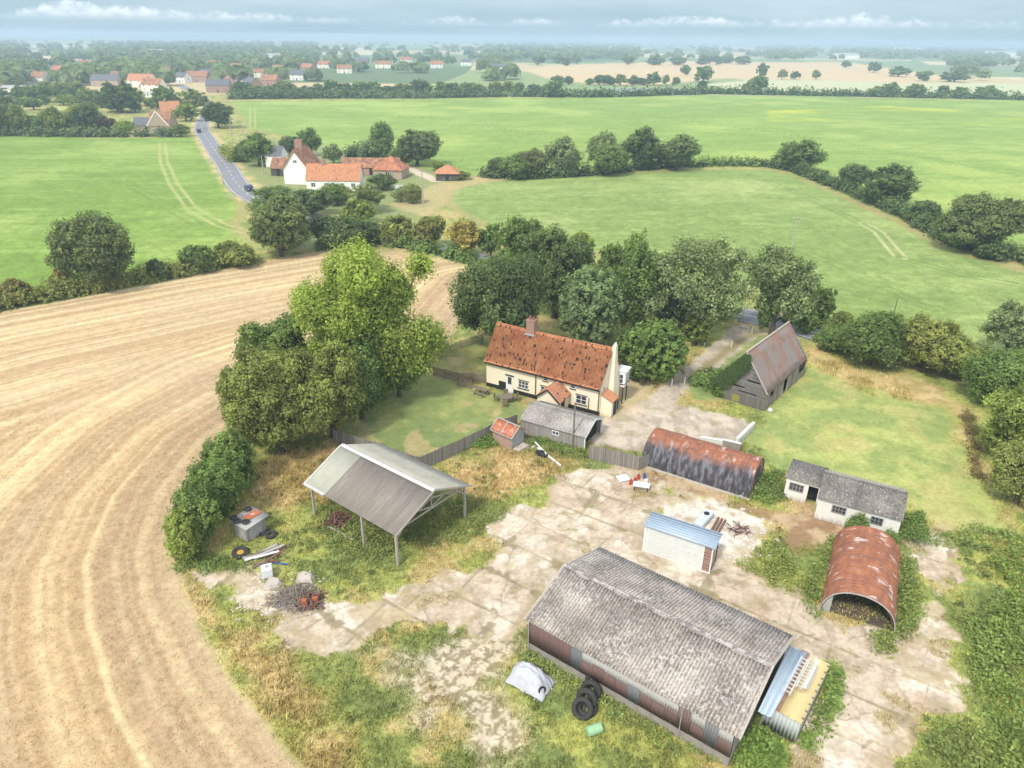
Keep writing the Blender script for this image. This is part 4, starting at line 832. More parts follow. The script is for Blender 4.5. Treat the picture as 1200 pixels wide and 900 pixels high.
    for x, z, w_, h_, n in ((5.1, 1.42, 1.35, .95, 3), (8.0, 2.95, .6, .62, 1), (7.9, 1.5, 1.1, .8, 2), (12.55, 1.42, 1.35, 1.1, 2), (11.45, 2.85, .6, .62, 1)):
        o = window(r, x, z, w_, h_, -.0, 'x', n, 1); q = MB(); q.box(x - w_ / 2 - .06, x + w_ / 2 + .06, -.09, -.003, z + h_ / 2 + .003, z + h_ / 2 + .07); q.build('drip_board', MT['black'], o)
    m = MB(); [m.tube((x, -.12, .05), (x, -.12, he - .3), .05, .05, 8) for x in (6.75, L - .12)]; m.tube((13.5, -.1, .3), (13.5, -.1, 1.9), .04, .04, 8); m.box(0, L, -.42, -.31, he - .36, he - .26); m.build('gutter_and_downpipes', MT['black'], r)
    # gabled front porch
    x0, x1, y0 = 8.35, 11.0, -2.7; xm = (x0 + x1) / 2; m = MB()
    m.add([(x0, y0, 0), (x1, y0, 0), (x1, 0, 0), (x0, 0, 0), (x0, y0, 1.95), (x1, y0, 1.95), (x1, 0, 1.95), (x0, 0, 1.95), (xm, y0, 3.05), (xm, 0, 3.05)], [(0, 1, 5, 8, 4), (1, 2, 6, 5), (3, 0, 4, 7), (4, 8, 9, 7), (5, 6, 9, 8)]); po = m.build('front_porch', MT['cream'], r)
    for sg in (-1, 1):
        xe = x0 - .3 if sg < 0 else x1 + .3
        m = MB(); m.add([(xe, y0 - .25, 1.78), (xm, y0 - .25, 3.12), (xm, .0, 3.12), (xe, .0, 1.78), (xe, y0 - .25, 1.88), (xm, y0 - .25, 3.22), (xm, .0, 3.22), (xe, .0, 1.88)], [(0, 1, 2, 3), (4, 5, 6, 7), (0, 1, 5, 4), (1, 2, 6, 5), (2, 3, 7, 6), (3, 0, 4, 7)]); m.build('porch_roof', MT['tile_new'], po)
        m = MB(); m.bar((xe, y0 - .27, 1.8), (xm, y0 - .27, 3.16), .05, .17); m.build('bargeboard', MT['black'], po)
    window(po, x0 + .8, 1.35, .4, .5, y0, 'x', 1, 0, False); m = MB(); m.box(x1 - .02, x1 + .04, y0 + .7, y0 + 1.6, .05, 1.85); m.build('porch_door', MT['black'], po); m = MB(); m.box(x0 - .01, x1 + .01, y0 - .02, y0 + .02, 0, .35); m.build('porch_plinth', MT['black'], po)
cottage()
# ------------------------------------------------------------------ outbuildings near the cottage
def garage():
    L, W, he, hr = 7.3, 4.6, 1.85, 2.75; o = G(609, 490, 1.85); r = thing('garage', (o[0] + .15, o[1], 0), R(-29.4), 'low grey boarded garage with a weathered sheet roof in front of the cottage', 'garage')
    m = MB(); m.add([(0, 0, 0), (L, 0, 0), (L, .1, 0), (0, .1, 0), (0, 0, he), (L, 0, he), (L, .1, he), (0, .1, he)], [(0, 1, 5, 4), (1, 2, 6, 5), (2, 3, 7, 6), (3, 0, 4, 7), (4, 5, 6, 7)]); m.box(0, L, W - .1, W, 0, he)
    m.add([(0, .1, 0), (0, W - .1, 0), (0, W - .1, he), (0, W / 2, hr - .1), (0, .1, he), (.1, .1, 0), (.1, W - .1, 0), (.1, W - .1, he), (.1, W / 2, hr - .1), (.1, .1, he)], [(0, 1, 2, 3, 4), (5, 6, 7, 8, 9)]); m.build('wall', MT['wood_grey'], r)
    s_ = (hr - he) / (W / 2)
    rf = corr('roof', (-.15, -.2, he - .2 * s_), (L + .2, -.2, he - .2 * s_), (L + .2, W / 2, hr), (-.15, W / 2, hr), MT['asb_old'], r, .22, .03, seg=5, rows=5, sag=.08)
    corr('rear_slope', (L + .2, W + .2, he - .2 * s_), (-.15, W + .2, he - .2 * s_), (-.15, W / 2, hr), (L + .2, W / 2, hr), MT['asb_old'], rf, .22, .03, seg=5)
    m = MB()
    for y in (-.2, W + .2): m.bar((L + .24, y, he - .2 * s_ - .05), (L + .24, W / 2, hr - .03), .04, .2)
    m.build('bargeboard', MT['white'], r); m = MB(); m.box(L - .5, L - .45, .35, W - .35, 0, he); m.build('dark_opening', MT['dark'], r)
    [MB().bar((L + .03, y, 0), (L + .03, y, he - .1), .16).build('door_post', MT['white'], r) for y in (.12, W - .12)]; window(r, 4.1, 1.25, .8, .5, 0, 'x', 2, 0, False)
garage()
def shed():
    L, W, he, hr = 2.5, 2.0, 1.65, 2.35; r = thing('small_shed', (-1.95, 64.2, 0), R(-40), 'small shed with pink brick side and orange rusted tin roof by the garden fence', 'shed')
    gable_wall(L, W, he, hr, MT['brick_pink'], r); m = MB(); m.add([(L, 0, 0), (L, W, 0), (L, W, he), (L, W / 2, hr - .06), (L, 0, he)] + [(L + .05, 0, 0), (L + .05, W, 0), (L + .05, W, he), (L + .05, W / 2, hr - .06), (L + .05, 0, he)], [(4, 3, 2, 1, 0), (5, 6, 7, 8, 9)] + [(i, (i + 1) % 5, 5 + (i + 1) % 5, 5 + i) for i in range(5)]); m.build('gable_boards', MT['galv_old'], r)
    s_ = (hr - he) / (W / 2); rf = corr('roof', (-.15, -.22, he - .22 * s_), (L + .3, -.22, he - .22 * s_), (L + .3, W / 2, hr), (-.15, W / 2, hr), MT['rust_shed'], r, .12, .015, seg=5)
    corr('rear_slope', (L + .3, W + .22, he - .22 * s_), (-.15, W + .22, he - .22 * s_), (-.15, W / 2, hr), (L + .3, W / 2, hr), MT['rust_shed'], rf, .12, .015, seg=5)
    m = MB(); m.bar((-.2, W / 2, hr + .05), (L + .33, W / 2, hr + .05), .16, .05); [m.bar((x, -.25, he - .25 * s_ + .05), (x, W / 2, hr + .06), .1, .03) for x in (-.13, L * .5, L + .28)]; m.box(-.15, L + .3, -.27, -.22, he - .25, he - .14)
    m.build('pale_trim', MT['galv_old'], rf); m = MB(); m.box(L + .2, L + 1.0, .1, 1.7, 0, .18); m.build('plinth_slab', MT['conc'], r)
shed()
# ------------------------------------------------------------------ fences
def fence(path, h_, label, mat='wood_greyxy', post=True, step=2.4, name='wooden_fence', z0=0):
    P = [Vector((p[0], p[1], 0)) for p in path]; r = thing(name, (P[0].x, P[0].y, 0), 0, label, 'fence'); O = P[0]; m = MB(); k = 0
    for i in range(len(P) - 1):
        a, b = P[i] - O, P[i + 1] - O; n = max(1, round((b - a).length / step))
        for j in range(n):
            p, q = a.lerp(b, j / n), a.lerp(b, (j + 1) / n); d = (q - p).normalized(); nb = int((q - p).length / .15)
            for s_ in range(nb):
                u = p + d * (.15 * s_ + .075 + .0); hh = h_ * (1 + .05 * (_h(np.array([s_ + 9 * j]), np.array([i]), 3)[0] - .5)); off = Vector((-d.y, d.x, 0)) * (.012 * (s_ % 2)); mm = u + off
                m.bar(mm + Vector((0, 0, .02)), mm + Vector((0, 0, hh)), .145 if abs(d.x) > 0 else .145, .022, up=Vector((-d.y, d.x, 0)))
            if post: pm = MB(); pm.bar(p + Vector((-d.y, d.x, 0)) * .09, p + Vector((-d.y, d.x, 0)) * .09 + Vector((0, 0, h_ + .06)), .11); pm.build('post', MT['wood'], r)
        rl = MB(); nn = Vector((-(b - a).normalized().y, (b - a).normalized().x, 0)) * .06; [rl.bar(a + nn + Vector((0, 0, z)), b + nn + Vector((0, 0, z)), .05, .08) for z in (.3 * h_, .85 * h_)]; rl.build('rail', MT['wood'], r)
    m.build('boards', MT[mat], r); return r
fence(pxp([(391, 518), (440, 534), (492, 552), (545, 528), (585, 508), (607, 500)]), 1.55, 'grey close boarded fence round the near side of the mown garden')
fence(pxp([(690, 538), (748, 551)]), 1.6, 'panel fence between the garage and the black curved hut', step=1.6, name='panel_fence'); fence(pxp([(748, 551), (760, 547)]), 1.5, 'short fence length turning in beside the black curved hut', name='panel_fence')
def rail_fence(path, h_, label, n=3, step=2.2, gate=None, name='rail_fence'):
    P = [Vector((p[0], p[1], 0)) for p in path]; r = thing(name, (P[0].x, P[0].y, 0), 0, label, 'fence'); O = P[0]
    for i in range(len(P) - 1):
        a, b = P[i] - O, P[i + 1] - O; k = max(1, round((b - a).length / step)); m = MB(); [m.bar(a + Vector((0, 0, h_ * (j + .6) / n)), b + Vector((0, 0, h_ * (j + .6) / n)), .04, .10) for j in range(n)]; m.build('rail', MT['wood'], r)
        for j in range(k + (i == len(P) - 2)): q = MB(); p = a.lerp(b, j / k); q.bar(p, p + Vector((0, 0, h_ + .1)), .1); q.build('post', MT['wood'], r)
    return r
rail_fence(pxp([(508, 440), (536, 447), (571, 449)]), 1.2, 'close railed fence from the dark trees to the cottage corner', 7); rail_fence(pxp([(505, 424), (540, 408), (566, 400)]), 1.1, 'rail fence between the stubble and the shaded lawn under the oak', 5)
rail_fence(pxp([(536, 452), (552, 456)]), 1.2, 'small picket gate in the garden fence near the cottage', 6, 1.2, name='garden_gate')
# ------------------------------------------------------------------ open pole barn
def pole_barn():
    L, W, he, hr = 10.62, 8.26, 3.43, 5.21; r = thing('pole_barn', (-17.32, 51.03, 0), R(-37.8), 'open sided pole barn with grey sheet roof and white ridge', 'barn')
    s_ = (hr - he) / (W / 2)
    for x in (.1, L / 2 + 1.2, L - .1):
        for y in (.1, W - .1): m = MB(); m.bar((x, y, -.2), (x, y, he - .05), .17, .17); m.build('post', MT['wood_pale'], r)
        m = MB(); m.bar((x, .0, he - .12), (x, W, he - .12), .1, .12) if x != .1 else None
        m.bar((x, 0, he - .1), (x, W / 2, hr - .12), .09, .16); m.bar((x, W, he - .1), (x, W / 2, hr - .12), .09, .16)
        for a, b in (((W * .28, he + .55), (W * .5, he + .0)), ((W * .72, he + .55), (W * .5, he)), ((W * .5, he), (W * .5, hr - .2)), ((.1, he - .9), (W * .16, he + .15)), ((W - .1, he - .9), (W * .84, he + .15)), ((W * .16, he + .1), (W * .5, he + .9)), ((W * .84, he + .1), (W * .5, he + .9))): m.bar((x, a[0], a[1]), (x, b[0], b[1]), .07, .11)
        m.build('truss', MT['wood_pale'], r)
    m = MB(); [m.bar((0, y, he - .06 + min(y, W - y) * s_), (L, y, he - .06 + min(y, W - y) * s_), .07, .10) for y in (.1, 1.4, 2.8, W - .1, W - 1.4, W - 2.8)]; m.build('purlins', MT['wood'], r)
    za = he - .3 * s_ + .06; xq = 2.35
    rf = corr('roof_sheets', (xq, -.3, za), (L + .35, -.3, za), (L + .35, W / 2, hr + .06), (xq, W / 2, hr + .06), MT['wood_sheet'], r, .21, .028, seg=5)
    corr('pale_roof_bay', (-.3, -.3, za), (xq - .01, -.3, za), (xq - .01, W / 2, hr + .06), (-.3, W / 2, hr + .06), MT['pale_bay'], rf, .21, .028, seg=5)
    corr('rear_slope', (L + .35, W + .3, za), (-.3, W + .3, za), (-.3, W / 2, hr + .06), (L + .35, W / 2, hr + .06), MT['asb_pale'], rf, .21, .028, seg=5, rows=3)
    m = MB(); m.add([(-.35, W / 2 - .25, hr + .02), (L + .4, W / 2 - .25, hr + .02), (L + .4, W / 2, hr + .15), (-.35, W / 2, hr + .15), (L + .4, W / 2 + .25, hr + .02), (-.35, W / 2 + .25, hr + .02)], [(0, 1, 2, 3), (3, 2, 4, 5)]); m.build('white_ridge', MT['wood_white'], rf)
    m = MB(); m.bar((-.33, -.32, za + .03), (-.33, W / 2 - .2, hr + .05), .14, .07); m.box(-.38, xq, -.40, -.14, za + .0, za + .09); m.build('white_verge', MT['wood_white'], rf)
    for y in (-.32, W + .32): MB().bar((L + .37, y, za), (L + .37, W / 2, hr + .05), .06, .16).build('barge_board', MT['wood_pale'], rf)
def mk_sheet(name, a, b, c_, st=.5):
    t = NT(name); z = t.sep(t.tc.outputs['Object']); q = t.math('DIVIDE', z[0], .62); wn = t.n.new('ShaderNodeTexWhiteNoise'); wn.noise_dimensions = '1D'; t.l.new(t.math('FLOOR', q), wn.inputs['W'])
    c = t.mix(wn.outputs[0], a, b); g = t.noise(t.co((6, .35, .35)), 2.4, 5, .7); c = t.mix(t.ramp(g, [(.42, 0.), (.66, .8)]), c, c_); c = t.mix(t.ramp(t.noise(t.co(), .8, 5), [(.5, 0.), (.7, .5)]), c, tuple(x * .8 for x in a))
    return t.end(c, .9, 0, g, .01, .4)
MT['wood_sheet'] = mk_sheet('streaked_grey_sheet', (.27, .24, .195), (.21, .185, .155), (.14, .125, .11))
MT['pale_bay'] = mk_sheet('pale_greenish_sheet', (.37, .37, .29), (.32, .33, .26), (.43, .41, .34)); MT['asb_pale'] = mk_sheet('pale_buff_sheet', (.40, .38, .29), (.35, .33, .26), (.47, .46, .40))
pole_barn()
# ------------------------------------------------------------------ long barn in front
def long_barn():
    L, W, he, hr = 14.31, 9.34, 2.76, 4.25; r = thing('long_barn', (1.34, 36.04, 0), R(-36.8), 'long barn with speckled grey corrugated roof and brown tin side', 'barn')
    m = MB(); m.box(.02, L - .02, .0, .18, -.2, .85); m.box(.02, L - .02, W - .18, W, -.2, he); m.box(0.0, .2, .18, W - .18, -.2, .85); m.box(L - .2, L, .18, W - .18, -.2, .85); m.build('block_wall', MT['block'], r)
    rs = np.random.RandomState(4); n = 17; 
    seq = ['brown_sheet'] * 4 + ['grey_sheet'] + ['brown_sheet'] * 3 + ['brown_sheet', 'grey_sheet', 'brown_sheet', 'brown_sheet', 'brown_sheet', 'brown_sheet', 'brown_sheet', 'grey_sheet', 'brown_sheet']
    for i in range(n):
        a, b = L * i / n, L * (i + 1) / n - .01; top = he - .02 if i < 5 or i in (13, 15) else he - .62 - .14 * (i % 3)
        corr('wall_sheet', (a, -.045 - .012 * (i % 2), .80), (b, -.045 - .012 * (i % 2), .80), (b, -.045 - .012 * (i % 2), top), (a, -.045 - .012 * (i % 2), top), MT[seq[i]], r, .17, .022, seg=4)
    corr('pale_upper_sheet', (L * 5 / n, -.028, he - 1.1), (L - .02, -.028, he - 1.1), (L - .02, -.028, he - .03), (L * 5 / n, -.028, he - .03), MT['galv_old'], r, .17, .018, seg=4)
    for x in (L + .03, -.03):
        m = MB(); q = .02 if x > 0 else -.02; m.add([(x, 0, .8), (x, W, .8), (x, W, he), (x, W / 2, hr - .08), (x, 0, he), (x + q, 0, .8), (x + q, W, .8), (x + q, W, he), (x + q, W / 2, hr - .08), (x + q, 0, he)], [(4, 3, 2, 1, 0), (5, 6, 7, 8, 9)] + [(i, (i + 1) % 5, 5 + (i + 1) % 5, 5 + i) for i in range(5)]); m.build('gable_end', MT['gable_tin'], r)
    s_ = (hr - he) / (W / 2); za = he - .14 * s_ + .05
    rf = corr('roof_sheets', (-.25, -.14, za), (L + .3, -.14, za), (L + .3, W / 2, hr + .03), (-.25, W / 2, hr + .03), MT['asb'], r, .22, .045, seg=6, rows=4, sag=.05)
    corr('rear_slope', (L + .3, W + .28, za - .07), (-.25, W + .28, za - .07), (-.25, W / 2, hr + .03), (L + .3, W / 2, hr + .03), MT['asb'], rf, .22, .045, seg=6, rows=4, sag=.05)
    m = MB()
    for i in range(9):
        a = -.25 + i * (L + .5) / 9; b = a + (L + .5) / 9 + .03; z = hr + .06 + .02 * (i % 2) - .05 * math.sin(math.pi * i / 8)
        m.add([(a, W / 2 - .22, z - .07), (b, W / 2 - .22, z - .09), (b, W / 2, z + .06), (a, W / 2, z + .08), (b, W / 2 + .22, z - .09), (a, W / 2 + .22, z - .07)], [(0, 1, 2, 3), (3, 2, 4, 5)])
    m.build('ridge_cap', MT['ridge'], rf)
    for x in (1.0, 3.9, 6.9, 9.3, 12.2): MB().box(x, x + .95, W / 2 - .36, W / 2 - .225, hr - .07, hr + .07).build('ridge_vent', MT['asb_lt'], rf)
    for x, y in ((L + .34, -.16), (L + .34, W + .3), (-.29, -.16)): MB().bar((x, y, za), (x, W / 2, hr + .02), .12, .12).build('barge_board', MT['wood_pale'], rf)
    m = MB(); [m.tube((x, -.13, 0), (x, -.13, he - .1), .03, .03, 6) for x in (.06, 11.2)]; m.build('drain_pipe', MT['galv_old'], r)
t = NT('ridge_asbestos'); MT['ridge'] = t.end(t.mix(t.ramp(t.noise(t.co(), 2, 6, .7), [(.45, 0.), (.55, 1.)]), (.17, .15, .14), (.38, .35, .33)), .95)
MT['gable_tin'] = mk_sheet('grey_gable_sheet', (.24, .23, .215), (.19, .185, .175), (.28, .26, .23))
long_barn()
# ------------------------------------------------------------------ curved iron huts
def arch(L, W, H, x0, x1, mat, parent, name, th=.05, pitch=.3, a0=0., a1=1., seams=None, amp=.022):
    nx = int((x1 - x0) / pitch * 5); na = 26; V = []
    for s_ in (0, 1):
        for i in range(nx + 1):
            x = x0 + (x1 - x0) * i / nx
            for j in range(na + 1):
                t_ = math.pi * (a0 + (a1 - a0) * j / na); q = amp * math.sin(2 * math.pi * x / pitch) - s_ * th + (.025 if int(x / 1.62) % 2 else 0)
                bul = 1 + .04 * math.sin(t_) ** 4
                V.append((x, W / 2 - (W / 2 * bul + q) * math.cos(t_) * (1.0 + .05 * math.sin(t_)), max(-.05, (H + q) * math.sin(t_) ** .88)))
    k = na + 1; o = (nx + 1) * k; F = []
    for i in range(nx):
        for j in range(na): a = i * k + j; F += [(a, a + k, a + k + 1, a + 1), (o + a, o + a + 1, o + a + k + 1, o + a + k)]
    for j in range(na): F += [(j, j + 1, o + j + 1, o + j), (nx * k + j, o + nx * k + j, o + nx * k + j + 1, nx * k + j + 1)]
    return link(name, raw_mesh(name, np.array(V), np.array(F), smooth=True), mat, parent)
def end_wall(x, W, H, mat, parent, name, a0=0., a1=1., inset=.08):
    m = MB(); na = 20; P = [(x, W / 2 - (W / 2 - inset) * math.cos(math.pi * (a0 + (a1 - a0) * j / na)), (H - inset) * math.sin(math.pi * (a0 + (a1 - a0) * j / na)) ** .88) for j in range(na + 1)]
    if a0 > 0: P = [(x, P[0][1], 0)] + P
    if a1 < 1: P = P + [(x, P[-1][1], 0)]
    m.poly(P, (.07, 0, 0)); return m.build(name, mat, parent)
def black_hut():
    r = thing('curved_iron_hut', (12.909, 60.01, 0), R(-32.2), 'long black half round iron hut rusting orange along its crown', 'hut'); L, W, H = 10.6, 5.0, 2.75
    arch(L, W, H, 0, L, MT['rust_black'], r, 'iron_shell'); end_wall(L - .12, W, H, MT['brick'], r, 'end_wall'); end_wall(.05, W, H, MT['wood_dark'], r, 'end_wall')
    m = MB(); m.box(L + .0, L + .04, 1.7, 3.1, 0, 2.0); m.build('end_door', MT['wood_dark'], r); m = MB(); m.box(-.1, L + .1, -.32, -.03, -.1, .09); m.build('concrete_kerb', MT['conc'], r); m = MB(); m.tube((L - .55, -.12, .05), (L - .42, .55, 1.75), .035, .035, 6); m.build('downpipe', MT['galv_old'], r)
black_hut()
def rust_hut():
    A = np.array(g2(960.6, 716)); r = thing('rusty_curved_hut', (A[0], A[1], 0), R(-27), 'open ended half round hut of orange rusted iron among brambles', 'hut')
    # local x is along the axis: rotate so that x runs away from the viewer
    r.rotation_euler = (0, 0, R(62)); W, H, L = 4.9, 2.55, 8.9
    r.location = Vector((A[0] + 4.9 * math.cos(R(-28)), A[1] + 4.9 * math.sin(R(-28)), 0))
    arch(L, W, H, 0, L, MT['rust'], r, 'iron_shell', pitch=.34); end_wall(L - .3, W, H, MT['block'], r, 'end_wall'); end_wall(.1, W, H, MT['galv_old'], r, 'side_sheet', .78, 1.0)
    MB().box(.4, L - .35, .12, W - .12, -.05, .05).build('shade_floor', MT['earth'], r)  # dark floor slab added to deepen the shade inside the hut
    for i in range(5):
        x = .25 + i * (L - .6) / 4; m = MB(); pr = None
        for j in range(15):
            t_ = math.pi * j / 14; p = (x, W / 2 - (W / 2 - .13) * math.cos(t_), (H - .13) * math.sin(t_) ** .88)
            if pr: m.bar(pr, p, .06)
            pr = p
        m.build('rib', MT['scrap'], r)
    m = MB(); pr = None
    for j in range(25):
        t_ = math.pi * j / 24; p = (-.02, W / 2 - (W / 2 + .02) * math.cos(t_) * (1 + .05 * math.sin(t_)) * (1 + .04 * math.sin(t_) ** 4), (H) * math.sin(t_) ** .88)
        if pr: m.bar(pr, p, .07)
        pr = p
    m.build('front_rim', MT['galv_old'], r)
rust_hut()
# ------------------------------------------------------------------ timber barn
def timber_barn():
    L, W, he, hr = 12.4, 5.9, 2.5, 6.5; r = thing('timber_barn', (28.75, 71.7, 0), R(50.5), 'old weatherboarded barn with steep patched rusty iron roof', 'barn')
    for x in (0, L): MB().poly([(x, 0, 0), (x, 0, he), (x, W / 2, hr - .1), (x, W, he), (x, W, 0)], (.08, 0, 0)).build('gable_boards', MT['wood_gable'], r)
    m = MB(); m.box(0.02, 1.0, -.06, .06, 0, he); m.box(2.1, 3.3, -.05, .05, 0, he); m.box(3.3, 5.0, -.02, .06, 0, 1.8); m.box(6.6, 8.0, -.05, .05, 0, he); m.box(8.0, L, -.04, .04, 0, .9); m.box(0, L, W - .08, W, 0, he); m.box(1.0, 2.1, -.03, .05, 0, 1.2); m.box(8.0, 10, -.04, .05, .9, he); m.build('wall_boards', MT['wood_grey'], r)
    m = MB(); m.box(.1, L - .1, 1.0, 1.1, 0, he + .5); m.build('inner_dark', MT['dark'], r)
    for x in (.05, 1.0, 2.1, 3.3, 5.0, 6.6, 8.0, 10.0, L - .05): m = MB(); m.bar((x, -.06, 0), (x, -.06, he), .13); m.build('post', MT['wood_pale'] if x in (5.0, 6.6) else MT['wood'], r)
    m = MB(); m.bar((0, -.05, he - .06), (L, -.05, he - .06), .12); m.build('wall_plate', MT['wood'], r)
    m = MB(); m.box(-.045, -.003, .02, W - .02, .0, 1.15); m.build('lower_gable_boards', MT['wood_grey2'], r)
    for a, b, z0, z1 in ((1.0, 2.4, 3.05, 3.2), (2.6, 4.6, 2.05, 2.2), (1.1, 3.2, 1.55, 1.66), (2.2, 3.3, 5.0, 5.35), (2.6, 4.0, 4.3, 4.42)): MB().box(-.05, .0 - .004, a, b, z0, z1).build('board_gap', MT['dark'], r)
    m = MB(); m.box(-.058, -.047, 3.0, 3.9, .15, .95); m.build('mossy_patch', m_plain('yellow_lichen', (.30, .28, .06), .95), r)
    s_ = (hr - he) / (W / 2); za = he - .2 * s_
    rf = corr('roof_sheets', (-.3, -.2, za), (8.7, -.2, za - .1), (8.7, W / 2, hr + .05), (-.3, W / 2, hr + .05), MT['rust_roof'], r, .2, .022, seg=5, rows=5, sag=.10)
    corr('sagging_end_sheets', (8.69, -.2, za - .1), (L + .35, -.35, za - .35), (L + .35, W / 2, hr - .12), (8.69, W / 2, hr + .05), MT['rust_roof'], rf, .2, .022, seg=5, rows=5, sag=.15, rag=.7, seed=3)
    corr('rear_slope', (L + .35, W + .2, za), (-.3, W + .2, za), (-.3, W / 2, hr + .05), (L + .35, W / 2, hr - .1), MT['rust_roof'], rf, .2, .022, seg=5, rows=4, sag=.1)
    m = MB(); m.bar((-.33, -.2, za), (-.33, W / 2, hr + .08), .06, .16); m.bar((-.3, W / 2, hr + .09), (L + .3, W / 2, hr - .02), .22, .05); m.build('pale_ridge_capping', MT['wood_pale'], rf)
MT['wood_grey2'] = m_boards('upright_grey_boards', (.22, .20, .18), (.14, .13, .115), .17, 'y', .1)
timber_barn()
# ------------------------------------------------------------------ whitewashed huts
MT['asb_dark'] = m_asbestos('dark_mossy_sheeting', (.10, .09, .078), (.31, .285, .25), .52)
def white_huts():
    r = thing('small_white_hut', (25.2, 54.7, 0), R(-31), 'small whitewashed hut with one open doorway, left of the mossy roofed one', 'hut'); L, W = 2.95, 2.7
    m = MB(); m.box(0, 1.95, 0, .14, 0, 2.2); m.box(1.95, L, 0, .14, 1.95, 2.2); m.box(2.8, L, .0, .138, 0, 1.95); m.box(0, .14, .14, W, 0, 2.2); m.box(L - .14, L, .14, W, 0, 2.2); m.box(.14, L - .14, W - .14, W, 0, 2.2); m.build('wall', MT['white_wall'], r)
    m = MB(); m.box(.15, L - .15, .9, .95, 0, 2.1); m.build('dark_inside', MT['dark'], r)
    corr('roof', (-.15, -.2, 2.25), (L + .1, -.2, 2.25), (L + .1, W + .15, 2.62), (-.15, W + .15, 2.62), MT['asb_dark'], r, .2, .02, seg=5); window(r, .95, 1.42, 1.25, .8, 0, 'x', 4, 1, False, 'steel_window')
    r = thing('white_hut', (26.9, 51.55, 0), R(-28.6), 'whitewashed brick hut with mossy grey roof half covered in ivy', 'hut'); L, W, he, hr = 6.5, 5.0, 2.28, 3.45
    gable_wall(L, W, he, hr, MT['white_wall'], r); s_ = (hr - he) / (W / 2)
    m = MB(); m.box(-.02, .12, -.03, .0, 0, he - .1); m.box(.45, .57, -.03, 0., 0, he - .1); m.build('pier', MT['white_wall'], r)
    rf = corr('roof', (-.1, -.25, he - .25 * s_ + .06), (L + .1, -.25, he - .25 * s_ + .06), (L + .1, W / 2, hr + .04), (-.1, W / 2, hr + .04), MT['asb_dark'], r, .22, .02, seg=5, rows=5)
    corr('rear_slope', (L + .1, W + .2, he - .1), (-.1, W + .2, he - .1), (-.1, W / 2, hr + .02), (L + .1, W / 2, hr + .02), MT['asb_old'], rf, .22, .02, seg=5)
    m = MB(); rs = np.random.RandomState(2); [m.box(x, x + .3, W / 2 - .09, W / 2 + .12, hr, hr + .06 + .07 * rs.rand()) for x in np.arange(-.1, L - .1, .31)]; m.build('ragged_ridge', MT['block'], rf)
    window(r, 1.75, 1.5, 1.15, .75, 0, 'x', 4, 1, False, 'steel_window'); window(r, 4.75, 1.45, .95, .75, 0, 'x', 3, 1, False, 'steel_window')
    m = MB(); m.box(5.45, 5.65, -.04, 0, 1.1, 1.9); m.build('pale_board', MT['white'], r)
    leaf_patch('ivy_growth', [[(26.9 + 6.1, 48.0), (35.2, 47.4), (36.2, 51.2), (34.0, 52.2)]], 3.6, FRG, 'dark ivy swallowing the right end of the whitewashed hut', 'ivy', 31, .2, 1.8)
    a = r.matrix_world; c0 = lambda x, y: (26.9 + x * math.cos(R(-28.6)) - y * math.sin(R(-28.6)), 51.55 + x * math.sin(R(-28.6)) + y * math.cos(R(-28.6)))
    leafy_strip('ivy_growth', [c0(2.7, -.2), c0(4.2, -.25)], .7, 2.2, FRG, 'clump of ivy climbing between the two windows of the whitewashed hut', 'ivy', seed=5, leaf=.18)
    leafy_strip('ivy_growth', [c0(5.3, -.3), c0(6.6, -.2)], .7, 1.6, FRG, 'low ivy at the foot of the mossy roofed hut, behind the rusty hut', 'ivy', seed=6, leaf=.18)
white_huts()
# ------------------------------------------------------------------ panel shelter in the yard
def shelter():
    L, W, h0, h1 = 5.6, 1.75, 2.62, 2.72; r = thing('panel_shelter', (10.93, 46.81, 0), R(-29.6), 'long narrow shelter with pale blue roof and blank white panel side', 'shelter')
    m = MB(); m.box(.12, 4.85, -.03, .03, .12, h0 - .05); p = m.build('white_panel', MT['panel'], r)
    m = MB(); m.box(-.02, .12, -.05, .05, 0, h0); m.box(.30, .36, -.055, -.033, .12, h0 - .05); m.box(4.85, 4.93, -.05, .05, 0, h0); m.box(5.5, 5.6, -.05, .05, 0, h0); m.box(0, 5.6, -.045, .045, 0, .1); m.box(4.93, 5.5, -.04, .04, h0 - .12, h0); m.build('white_frame', MT['white'], r)
    m = MB(); [m.box(4.93, 5.5, .02, .32, .12 + .3 * i, .36 + .3 * i) for i in range(8)]; m.build('stacked_bricks', MT['brick'], r)
    for x in (.05, 2.8, 5.55): MB().bar((x, W, 0), (x, W, h1 - .03), .08).build('steel_post', MT['scrap'], r)
    MB().bar((5.55, 0, 1.3), (5.55, W, 2.5), .05).build('brace', MT['scrap'], r); MB().bar((5.55, 0, .1), (5.55, W, .1), .06).build('brace', MT['scrap'], r)
    m = MB(); m.box(.1, 4.8, W - .4, W - .36, 0, 2.2); m.build('back_boards', MT['wood'], r)
    corr('blue_roof', (-.12, -.2, h0), (5.75, -.2, h0), (5.75, W + .1, h1), (-.12, W + .1, h1), MT['blue_sheet'], r, 5.0, .0, seg=2)
    m = MB(); [m.bar((-.12, y, h0 + .04 + .1 * (y + .2) / 2), (5.75, y, h0 + .04 + .1 * (y + .2) / 2), .06, .05) for y in np.linspace(-.17, W + .07, 7)]; m.build('roof_ribs', MT['blue_rib'], r)
MT['blue_rib'] = m_plain('blue_rib', (.36, .45, .54), .5)
MT['panel'] = m_mottle('smeared_white_panel', (.70, .72, .68), (.62, .64, .61), 1.6, .7, 0, .004, (.38, .42, .42), (.60, .72), 2.2, (1, 1, 1.8))
shelter()
